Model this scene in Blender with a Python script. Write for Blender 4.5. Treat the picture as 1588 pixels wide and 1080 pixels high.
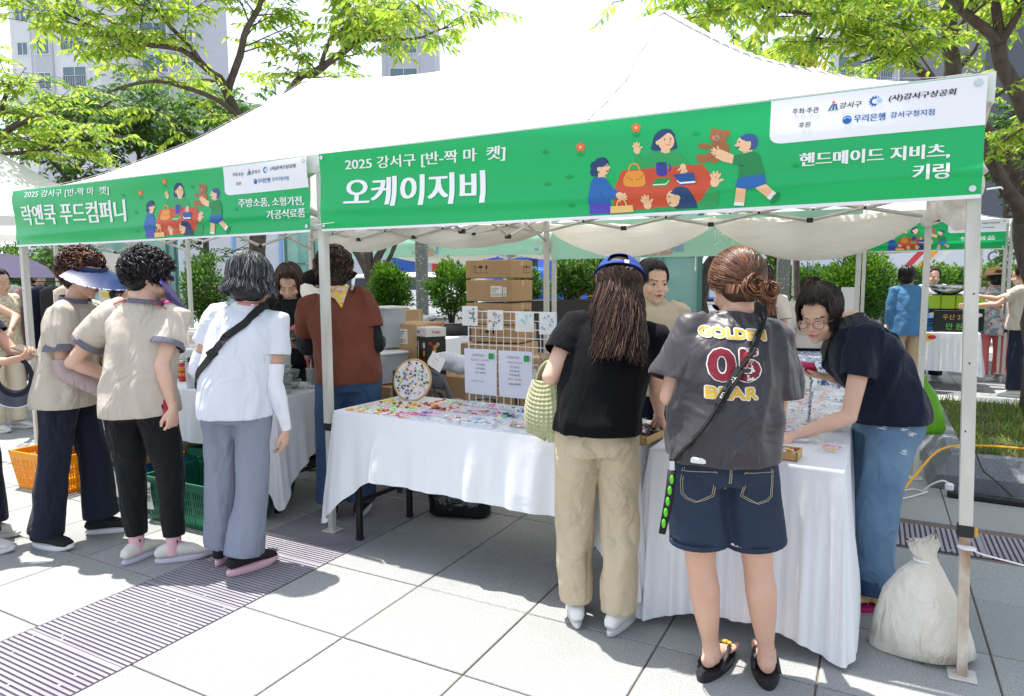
import bpy,math,random
import numpy as np
from mathutils import Vector,Matrix,noise
from mathutils.bvhtree import BVHTree
R = math.radians
for o in list(bpy.data.objects):bpy.data.objects.remove(o)
scene = bpy.context.scene
COL = scene.collection
random.seed(7);np.random.seed(7)
# ---------------------------------------------------------------- camera
YAW = -0.489382;PITCH = 0.0986707;ROLL = -0.005134
cy_,sy_ = math.cos(YAW),math.sin(YAW)
def g2w(v):return Vector((v[0]*cy_+v[1]*sy_,-v[0]*sy_+v[1]*cy_,v[2]))
CAM = Vector((2.68074,-2.80759,1.43705))
rt = g2w((1,0,0));fw = g2w((0,math.cos(PITCH),-math.sin(PITCH)));up = g2w((0,math.sin(PITCH),math.cos(PITCH)))
cr_,sr_ = math.cos(ROLL),math.sin(ROLL)
rt2 = rt*cr_ + up*sr_;up2 = up*cr_ - rt*sr_
mcam = Matrix.Identity(4)
for i_ in range(3):
 mcam[i_][0] = rt2[i_];mcam[i_][1] = up2[i_];mcam[i_][2] = -fw[i_];mcam[i_][3] = CAM[i_]
cd = bpy.data.cameras.new('camera');cam = bpy.data.objects.new('camera',cd);COL.objects.link(cam)
cam.matrix_world = mcam
cd.lens = 24.0;cd.sensor_width = 36.0;cd.sensor_fit = 'HORIZONTAL';cd.clip_start = 0.05;cd.clip_end = 1200
scene.camera = cam
# ---------------------------------------------------------------- world, sun, exposure
SUNV = Vector((-0.27,0.055,1.0)).normalized()
world = bpy.data.worlds.new('World');scene.world = world;world.use_nodes = True
nt = world.node_tree;nt.nodes.clear()
wo = nt.nodes.new('ShaderNodeOutputWorld');bg = nt.nodes.new('ShaderNodeBackground');sky = nt.nodes.new('ShaderNodeTexSky')
sky.sky_type = 'NISHITA';sky.sun_disc = False
sky.sun_elevation = math.asin(SUNV.z);sky.sun_rotation = math.atan2(SUNV.x,SUNV.y)
sky.air_density = 1.0;sky.dust_density = 1.2;sky.ozone_density = 1.0;sky.altitude = 30
bg.inputs['Strength'].default_value = 0.15
hs_ = nt.nodes.new('ShaderNodeHueSaturation');hs_.inputs['Saturation'].default_value = .5;hs_.inputs['Value'].default_value = 1.12
nt.links.new(sky.outputs[0],hs_.inputs['Color']);nt.links.new(hs_.outputs[0],bg.inputs[0]);nt.links.new(bg.outputs[0],wo.inputs[0])
sl = bpy.data.lights.new('sun','SUN');sun = bpy.data.objects.new('sun',sl);COL.objects.link(sun)
sl.energy = 4.2;sl.angle = R(0.53);sl.color = (1.0,0.955,0.89)
sun.rotation_euler = (-SUNV).to_track_quat('-Z','Y').to_euler()
vs = scene.view_settings;vs.view_transform = 'Standard';vs.look = 'None';vs.gamma = 1;vs.use_curve_mapping = False;vs.exposure = 0.96
scene.render.engine = 'CYCLES'
try:
 scene.cycles.max_bounces = 9;scene.cycles.transparent_max_bounces = 14;scene.cycles.use_denoising = True
 scene.cycles.diffuse_bounces = 4;scene.cycles.caustics_reflective = False;scene.cycles.caustics_refractive = False
except Exception:pass
# ---------------------------------------------------------------- materials
def lin(c):
 if isinstance(c,str):
  c = c.lstrip('#');c = [int(c[i:i+2],16)/255 for i in (0,2,4)]
  return tuple(x/12.92 if x <= 0.04045 else ((x+0.055)/1.055)**2.4 for x in c)
 return tuple(c)
MATS = {}
def mat(name,col='#808080',rough=0.7,metal=0.0,col2=None,nscale=8.0,nmix=1.0,stretch=(1,1,1),bump=0.0,bscale=60.0,bstretch=(1,1,1),
  spec=0.5,trans=0.0,transl=0.0,ior=1.45,sheen=0.0,coat=0.0,sss=0.0,alpha=1.0,speck=None,voro=False,obrand=0.0,emis=None,wrinkle=0.0,wscale=6.0,wstretch=(1,1,1),world_=False):
 if name in MATS:return MATS[name]
 m = bpy.data.materials.new(name);m.use_nodes = True
 n = m.node_tree;N = n.nodes;L = n.links;N.clear()
 out = N.new('ShaderNodeOutputMaterial');b = N.new('ShaderNodeBsdfPrincipled')
 L.new(b.outputs[0],out.inputs[0])
 c = lin(col);b.inputs['Base Color'].default_value = (*c,1);b.inputs['Roughness'].default_value = rough
 b.inputs['Metallic'].default_value = metal;b.inputs['Specular IOR Level'].default_value = spec;b.inputs['IOR'].default_value = ior
 b.inputs['Transmission Weight'].default_value = trans;b.inputs['Sheen Weight'].default_value = sheen;b.inputs['Coat Weight'].default_value = coat
 b.inputs['Alpha'].default_value = alpha
 if sss:b.inputs['Subsurface Weight'].default_value = sss;b.inputs['Subsurface Radius'].default_value = (0.02,0.008,0.005);b.inputs['Subsurface Scale'].default_value = 0.5
 if emis:b.inputs['Emission Color'].default_value = (*lin(col),1);b.inputs['Emission Strength'].default_value = emis
 tc = N.new('ShaderNodeTexCoord')
 osrc = tc.outputs['Object'] if not world_ else N.new('ShaderNodeNewGeometry').outputs['Position']
 def coords(st):
  if st == (1,1,1):return osrc
  mp = N.new('ShaderNodeMapping');mp.inputs['Scale'].default_value = st;L.new(osrc,mp.inputs['Vector']);return mp.outputs[0]
 cur = None
 if col2 is not None:
  nz = N.new('ShaderNodeTexNoise') if not voro else N.new('ShaderNodeTexVoronoi')
  nz.inputs['Scale'].default_value = nscale;L.new(coords(stretch),nz.inputs['Vector'])
  if not voro:nz.inputs['Detail'].default_value = 5
  rp = N.new('ShaderNodeValToRGB');rp.color_ramp.elements[0].position = 0.5-0.22*nmix if not voro else 0.0;rp.color_ramp.elements[1].position = 0.5+0.22*nmix if not voro else 0.6
  rp.color_ramp.elements[0].color = (*c,1);rp.color_ramp.elements[1].color = (*lin(col2),1)
  L.new(nz.outputs['Fac'] if not voro else nz.outputs['Distance'],rp.inputs[0]);cur = rp.outputs[0]
 if speck is not None:   # (colour, scale, amount)
  nz = N.new('ShaderNodeTexNoise');nz.inputs['Scale'].default_value = speck[1];nz.inputs['Detail'].default_value = 2;L.new(osrc,nz.inputs['Vector'])
  rp = N.new('ShaderNodeValToRGB');rp.color_ramp.elements[0].position = 0.62-speck[2]*0.2;rp.color_ramp.elements[1].position = 0.7-speck[2]*0.2
  rp.color_ramp.elements[0].color = (0,0,0,1);rp.color_ramp.elements[1].color = (1,1,1,1)
  L.new(nz.outputs['Fac'],rp.inputs[0])
  mx = N.new('ShaderNodeMixRGB');mx.inputs[1].default_value = (*c,1);mx.inputs[2].default_value = (*lin(speck[0]),1)
  if cur:L.new(cur,mx.inputs[1])
  L.new(rp.outputs[0],mx.inputs[0]);cur = mx.outputs[0]
 if obrand:
  oi = N.new('ShaderNodeObjectInfo');hs = N.new('ShaderNodeHueSaturation');mr = N.new('ShaderNodeMapRange')
  mr.inputs['To Min'].default_value = 1-obrand;mr.inputs['To Max'].default_value = 1+obrand
  L.new(oi.outputs['Random'],mr.inputs[0]);L.new(mr.outputs[0],hs.inputs['Value']);hs.inputs['Color'].default_value = (*c,1)
  if cur:L.new(cur,hs.inputs['Color'])
  cur = hs.outputs[0]
 if cur:L.new(cur,b.inputs['Base Color'])
 nrm = None
 if wrinkle:
  nz = N.new('ShaderNodeTexNoise');nz.inputs['Scale'].default_value = wscale;nz.inputs['Detail'].default_value = 3;nz.inputs['Distortion'].default_value = 0.8
  L.new(coords(wstretch),nz.inputs['Vector']);bp = N.new('ShaderNodeBump');bp.inputs['Strength'].default_value = 1.0;bp.inputs['Distance'].default_value = wrinkle
  L.new(nz.outputs['Fac'],bp.inputs['Height']);nrm = bp.outputs[0]
 if bump:
  nz = N.new('ShaderNodeTexNoise');nz.inputs['Scale'].default_value = bscale;nz.inputs['Detail'].default_value = 4
  L.new(coords(bstretch),nz.inputs['Vector']);bp = N.new('ShaderNodeBump');bp.inputs['Strength'].default_value = min(1,bump*2);bp.inputs['Distance'].default_value = bump*0.02
  L.new(nz.outputs['Fac'],bp.inputs['Height'])
  if nrm:L.new(nrm,bp.inputs['Normal'])
  nrm = bp.outputs[0]
 if nrm:L.new(nrm,b.inputs['Normal'])
 if transl:
  tr = N.new('ShaderNodeBsdfTranslucent');ms = N.new('ShaderNodeMixShader');ms.inputs[0].default_value = transl
  tr.inputs['Color'].default_value = (*c,1)
  if cur:L.new(cur,tr.inputs['Color'])
  if nrm:L.new(nrm,tr.inputs['Normal'])
  L.new(b.outputs[0],ms.inputs[1]);L.new(tr.outputs[0],ms.inputs[2]);L.new(ms.outputs[0],out.inputs[0])
 MATS[name] = m
 return m
# ---------------------------------------------------------------- mesh buffer
class MB:
 def __init__(s):s.v = [];s.f = [];s.m = []
 def add(s,vs_,fs_,mi=0):
  b = len(s.v);s.v.extend(vs_);s.f.extend([tuple(i+b for i in f) for f in fs_]);s.m.extend([mi]*len(fs_));return s
 def box(s,x0,x1,y0,y1,z0,z1,mi=0,mtx=None):
  p = [(x,y,z) for z in (z0,z1) for y in (y0,y1) for x in (x0,x1)]
  if mtx is not None:p = [tuple(mtx @ Vector(q)) for q in p]
  return s.add(p,[(0,2,3,1),(4,5,7,6),(0,1,5,4),(2,6,7,3),(0,4,6,2),(1,3,7,5)],mi)
 def cbox(s,c,d,mi=0,rz=0.0,bev=0.0,mtx=None):
  T = Matrix.Translation(Vector(c)) @ Matrix.Rotation(rz,4,'Z')
  if mtx is not None:T = mtx @ T
  hx,hy,hz = d[0]/2,d[1]/2,d[2]/2
  if bev <= 0:return s.box(-hx,hx,-hy,hy,-hz,hz,mi,T)
  b = min(bev,hx*.9,hy*.9,hz*.9);p = []
  for (sx,sy,sz) in [(x,y,z) for z in (-1,1) for y in (-1,1) for x in (-1,1)]:
   p += [(sx*(hx-b),sy*(hy-b),sz*hz),(sx*(hx-b),sy*hy,sz*(hz-b)),(sx*hx,sy*(hy-b),sz*(hz-b))]
  idx = lambda x,y,z,k:(z*4+y*2+x)*3+k
  f = []
  for z in (0,1):f.append(tuple(idx(x,y,z,0) for x,y in ((0,0),(1,0),(1,1),(0,1))[::(1 if z else -1)]))
  for y in (0,1):f.append(tuple(idx(x,y,z,1) for x,z in ((0,0),(1,0),(1,1),(0,1))[::(-1 if y else 1)]))
  for x in (0,1):f.append(tuple(idx(x,y,z,2) for y,z in ((0,0),(1,0),(1,1),(0,1))[::(1 if x else -1)]))
  for y in (0,1):
   for z in (0,1):f.append((idx(0,y,z,0),idx(1,y,z,0),idx(1,y,z,1),idx(0,y,z,1)))
  for x in (0,1):
   for z in (0,1):f.append((idx(x,0,z,0),idx(x,1,z,0),idx(x,1,z,2),idx(x,0,z,2)))
  for x in (0,1):
   for y in (0,1):f.append((idx(x,y,0,1),idx(x,y,1,1),idx(x,y,1,2),idx(x,y,0,2)))
  for x in (0,1):
   for y in (0,1):
    for z in (0,1):f.append(tuple(idx(x,y,z,k) for k in range(3)))
  return s.add([tuple(T @ Vector(q)) for q in p],f,mi)
 def loft(s,pts,rad,n=10,mi=0,cap=True,right=None,sq=0.0,rfun=None):
  """pts: list of points; rad: number, list of r or (rx,ry); right: reference x direction"""
  pts = [Vector(p) for p in pts];k = len(pts)
  if not isinstance(rad,(list,tuple)):rad = [rad]*k
  elif len(rad) == 2 and k != 2 and not isinstance(rad[0],(list,tuple)):rad = [tuple(rad)]*k
  tang = []
  for i in range(k):
   t = pts[min(i+1,k-1)]-pts[max(i-1,0)]
   tang.append(t.normalized() if t.length > 1e-9 else Vector((0,0,1)))
  x = Vector(right) if right is not None else (Vector((1,0,0)) if abs(tang[0].x) < .9 else Vector((0,1,0)))
  vs_ = []
  for i in range(k):
   t = tang[i]
   if right is not None:x = Vector(right)
   x = x - t*x.dot(t)
   x = x.normalized() if x.length > 1e-6 else t.orthogonal().normalized()
   y = t.cross(x)
   rx,ry = rad[i] if isinstance(rad[i],(list,tuple)) else (rad[i],rad[i])
   for j in range(n):
    a = 2*math.pi*j/n;ca,sa = math.cos(a),math.sin(a)
    if sq:ca = math.copysign(abs(ca)**(1-sq),ca);sa = math.copysign(abs(sa)**(1-sq),sa)
    e = rfun(i/(k-1),a) if rfun else 1.0
    vs_.append(tuple(pts[i]+x*(rx*ca*e)+y*(ry*sa*e)))
  fs_ = []
  for i in range(k-1):
   for j in range(n):fs_.append((i*n+j,i*n+(j+1) % n,(i+1)*n+(j+1) % n,(i+1)*n+j))
  if cap:fs_.append(tuple(range(n-1,-1,-1)));fs_.append(tuple(range((k-1)*n,k*n)))
  return s.add(vs_,fs_,mi)
 def tube(s,pts,r,n=8,mi=0,cap=True):return s.loft(pts,r,n,mi,cap)
 def lathe(s,prof,c=(0,0,0),n=16,mi=0,mtx=None):
  vs_ = []
  for r_,z in prof:
   for j in range(n):
    a = 2*math.pi*j/n;p = Vector((c[0]+r_*math.cos(a),c[1]+r_*math.sin(a),c[2]+z))
    vs_.append(tuple(mtx @ p if mtx is not None else p))
  fs_ = [(i*n+j,i*n+(j+1) % n,(i+1)*n+(j+1) % n,(i+1)*n+j) for i in range(len(prof)-1) for j in range(n)]
  fs_.append(tuple(range(n-1,-1,-1)));fs_.append(tuple(range((len(prof)-1)*n,len(prof)*n)))
  return s.add(vs_,fs_,mi)
 def ell(s,c,r,mtx=None,nu=12,nv=8,mi=0):
  if not isinstance(r,(list,tuple)):r = (r,r,r)
  vs_ = [];c = Vector(c)
  for i in range(1,nv):
   ph = math.pi*i/nv
   for j in range(nu):
    a = 2*math.pi*j/nu;p = Vector((r[0]*math.sin(ph)*math.cos(a),r[1]*math.sin(ph)*math.sin(a),r[2]*math.cos(ph)))
    if mtx is not None:p = mtx @ p
    vs_.append(tuple(c+p))
  t = Vector((0,0,r[2]));b = Vector((0,0,-r[2]))
  if mtx is not None:t = mtx @ t;b = mtx @ b
  vs_ += [tuple(c+t),tuple(c+b)];T = len(vs_)-2
  fs_ = [(i*nu+j,(i+1)*nu+j,(i+1)*nu+(j+1) % nu,i*nu+(j+1) % nu) for i in range(nv-2) for j in range(nu)]
  fs_ += [(T,j,(j+1) % nu) for j in range(nu)]+[(T+1,(nv-2)*nu+(j+1) % nu,(nv-2)*nu+j) for j in range(nu)]
  return s.add(vs_,fs_,mi)
 def prism(s,poly,z0,z1,mi=0,fn=None):
  n = len(poly);vs_ = [(p[0],p[1],z0) for p in poly]+[(p[0],p[1],z1) for p in poly]
  if fn:vs_ = [tuple(fn(*q)) for q in vs_]
  fs_ = [tuple(range(n-1,-1,-1)),tuple(range(n,2*n))]+[(i,(i+1) % n,n+(i+1) % n,n+i) for i in range(n)]
  return s.add(vs_,fs_,mi)
 def grid(s,nx,ny,fn,mi=0):
  vs_ = [tuple(fn(i/nx,j/ny)) for j in range(ny+1) for i in range(nx+1)]
  fs_ = [(j*(nx+1)+i,j*(nx+1)+i+1,(j+1)*(nx+1)+i+1,(j+1)*(nx+1)+i) for j in range(ny) for i in range(nx)]
  return s.add(vs_,fs_,mi)
 def mesh(s,name,mats=(),smooth=False):
  me = bpy.data.meshes.new(name);me.from_pydata([tuple(v) for v in s.v],[],s.f)
  if not isinstance(mats,(list,tuple)):mats = [mats]
  for m in mats:me.materials.append(m)
  if len(mats) > 1:me.polygons.foreach_set('material_index',s.m)
  if smooth:me.polygons.foreach_set('use_smooth',[True]*len(me.polygons))
  me.update();return me
 def build(s,name,mats,parent=None,smooth=False,**kw):return put(name,s.mesh(name,mats,smooth),parent,**kw)
def put(name,me,parent=None,loc=None,rz=None,label=None,cat=None,group=None,kind=None):
 o = bpy.data.objects.new(name,me);COL.objects.link(o)
 if parent is not None:o.parent = parent
 if loc is not None:o.location = loc
 if rz is not None:o.rotation_euler = (0,0,rz)
 tag(o,label,cat,group,kind);return o
def tag(o,label=None,cat=None,group=None,kind=None):
 if label:o['label'] = label
 if cat:o['category'] = cat
 if group:o['group'] = group
 if kind:o['kind'] = kind
 return o
def thing(name,label,cat,loc=(0,0,0),rz=0.0,group=None):
 o = bpy.data.objects.new(name,None);COL.objects.link(o);o.location = loc;o.rotation_euler = (0,0,rz);o.empty_display_size = .1
 return tag(o,label,cat,group)
def kids(o):return [c for c in o.children]
def copy_tree(o,loc=None,rz=None,label=None,group=None,parent=None):
 c = o.copy();COL.objects.link(c)
 if parent is not None:c.parent = parent
 if loc is not None:c.location = loc
 if rz is not None:c.rotation_euler = (0,0,rz)
 if label:c['label'] = label
 if group:c['group'] = group
 for ch in kids(o):copy_tree(ch,parent=c)
 return c
# --- evaluating modifiers and text in a scratch scene
TMP = bpy.data.scenes.new('scratch')
def bake(me_or_curve,mods):
 o = bpy.data.objects.new('scratch',me_or_curve);TMP.collection.objects.link(o)
 for t,kw in mods:
  m = o.modifiers.new('m',t)
  for k,v_ in kw.items():setattr(m,k,v_)
 vl = TMP.view_layers[0];vl.update();dg = vl.depsgraph
 me = bpy.data.meshes.new_from_object(o.evaluated_get(dg),preserve_all_data_layers=True,depsgraph=dg)
 bpy.data.objects.remove(o);return me
def remesh(mb,vox,smooth=2,mats=(),name='skin',adapt=0.0):
 me0 = mb.mesh('tmp');mods = [('REMESH',dict(mode='VOXEL',voxel_size=vox,adaptivity=adapt))]
 if smooth:mods.append(('SMOOTH',dict(factor=0.5,iterations=smooth)))
 me = bake(me0,mods);bpy.data.meshes.remove(me0);me.name = name;me.materials.clear()
 for m in (mats if isinstance(mats,(list,tuple)) else [mats]):me.materials.append(m)
 me.polygons.foreach_set('use_smooth',[True]*len(me.polygons));return me
def arr(me):
 a = np.empty(len(me.vertices)*3);me.vertices.foreach_get('co',a);return a.reshape(-1,3)
def setarr(me,a):me.vertices.foreach_set('co',a.reshape(-1));me.update()
def norms(me):
 a = np.empty(len(me.vertices)*3);me.vertices.foreach_get('normal',a);return a.reshape(-1,3)
def delfaces(me,fn):
 """drop faces for which fn(centre, normal) is true"""
 n = len(me.polygons);c = np.empty(n*3);me.polygons.foreach_get('center',c);nn = np.empty(n*3);me.polygons.foreach_get('normal',nn)
 c = c.reshape(-1,3);nn = nn.reshape(-1,3);kill = fn(c,nn)
 vs_ = arr(me);loops = [tuple(p.vertices) for p,k in zip(me.polygons,kill) if not k]
 ec = {}
 for f in loops:
  for a,b in zip(f,f[1:]+f[:1]):ec[(min(a,b),max(a,b))] = ec.get((min(a,b),max(a,b)),0)+1
 global BND;BND = set(i for e,k in ec.items() if k == 1 for i in e)
 used = sorted(set(i for f in loops for i in f));mp = {i:j for j,i in enumerate(used)}
 m2 = bpy.data.meshes.new(me.name);m2.from_pydata([tuple(vs_[i]) for i in used],[],[tuple(mp[i] for i in f) for f in loops])
 for m in me.materials:m2.materials.append(m)
 m2.polygons.foreach_set('use_smooth',[True]*len(m2.polygons));m2.update();bpy.data.meshes.remove(me);BND = [mp[i] for i in BND];return m2
_tx = {}
def textmesh(s,bold=0.0,spacing=1.0):
 """text as flat verts in x,y with bbox normalised to 0..1 both ways; returns (verts, faces, aspect)"""
 key = (s,bold,spacing)
 if key in _tx:return _tx[key]
 cu = bpy.data.curves.new('t','FONT');cu.body = s;cu.offset = bold;cu.resolution_u = 3;cu.space_character = spacing
 me = bake(cu,[]);a = arr(me);f = [tuple(p.vertices) for p in me.polygons];bpy.data.curves.remove(cu);bpy.data.meshes.remove(me)
 if len(a) == 0:a = np.zeros((1,3))
 mn = a.min(0);mx = a.max(0);d = np.maximum(mx-mn,1e-6);b = (a-mn)/d
 _tx[key] = (b[:,:2],f,d[0]/d[1]);return _tx[key]
def text_into(mb,s,fn,x0,z0,w,h,bold=0.0,mi=0,slope=0.0,shear=0.0,off=0.0,cut=False):
 """lay text in a rectangle of the plane mapped by fn(x, z, off)"""
 b,f,asp = subdiv_text(s,bold,.14) if cut else textmesh(s,bold)
 if w is None:w = h*asp
 vs_ = [tuple(fn(x0+u*w+shear*v*h,z0+v*h+slope*u*w,off)) for u,v in b]
 mb.add(vs_,f,mi);return w
import bmesh
def cutflat(P,F,dx,dy):
 """cut flat faces on a grid so that they can follow folds"""
 bm = bmesh.new();vv = [bm.verts.new((p[0],p[1],0)) for p in P]
 for q in F:
  try:bm.faces.new([vv[i] for i in q])
  except ValueError:pass
 bmesh.ops.triangulate(bm,faces=bm.faces[:]);xs = [p[0] for p in P];ys = [p[1] for p in P]
 for ax,d,lo,hi in ((0,dx,min(xs),max(xs)),(1,dy,min(ys),max(ys))):
  for i in range(int(lo/d),int(hi/d)+2):
   if lo < i*d < hi:bmesh.ops.bisect_plane(bm,geom=bm.verts[:]+bm.edges[:]+bm.faces[:],plane_co=(i*d,0,0) if ax == 0 else (0,i*d,0),plane_no=(1,0,0) if ax == 0 else (0,1,0))
 bm.verts.index_update();Q = [(v.co.x,v.co.y) for v in bm.verts];G = [tuple(v.index for v in fc.verts) for fc in bm.faces];bm.free();return Q,G
def subdiv_text(s_,bold,step=.22):
 b,f,asp = textmesh(s_,bold);P,F = cutflat([(p[0]*asp,p[1]) for p in b],f,step,step);return [(x/asp,y) for x,y in P],F,asp
def nz3(p,s,o=0.0):return noise.noise(Vector((p[0]*s+o,p[1]*s+o*1.7,p[2]*s-o)))
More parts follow.
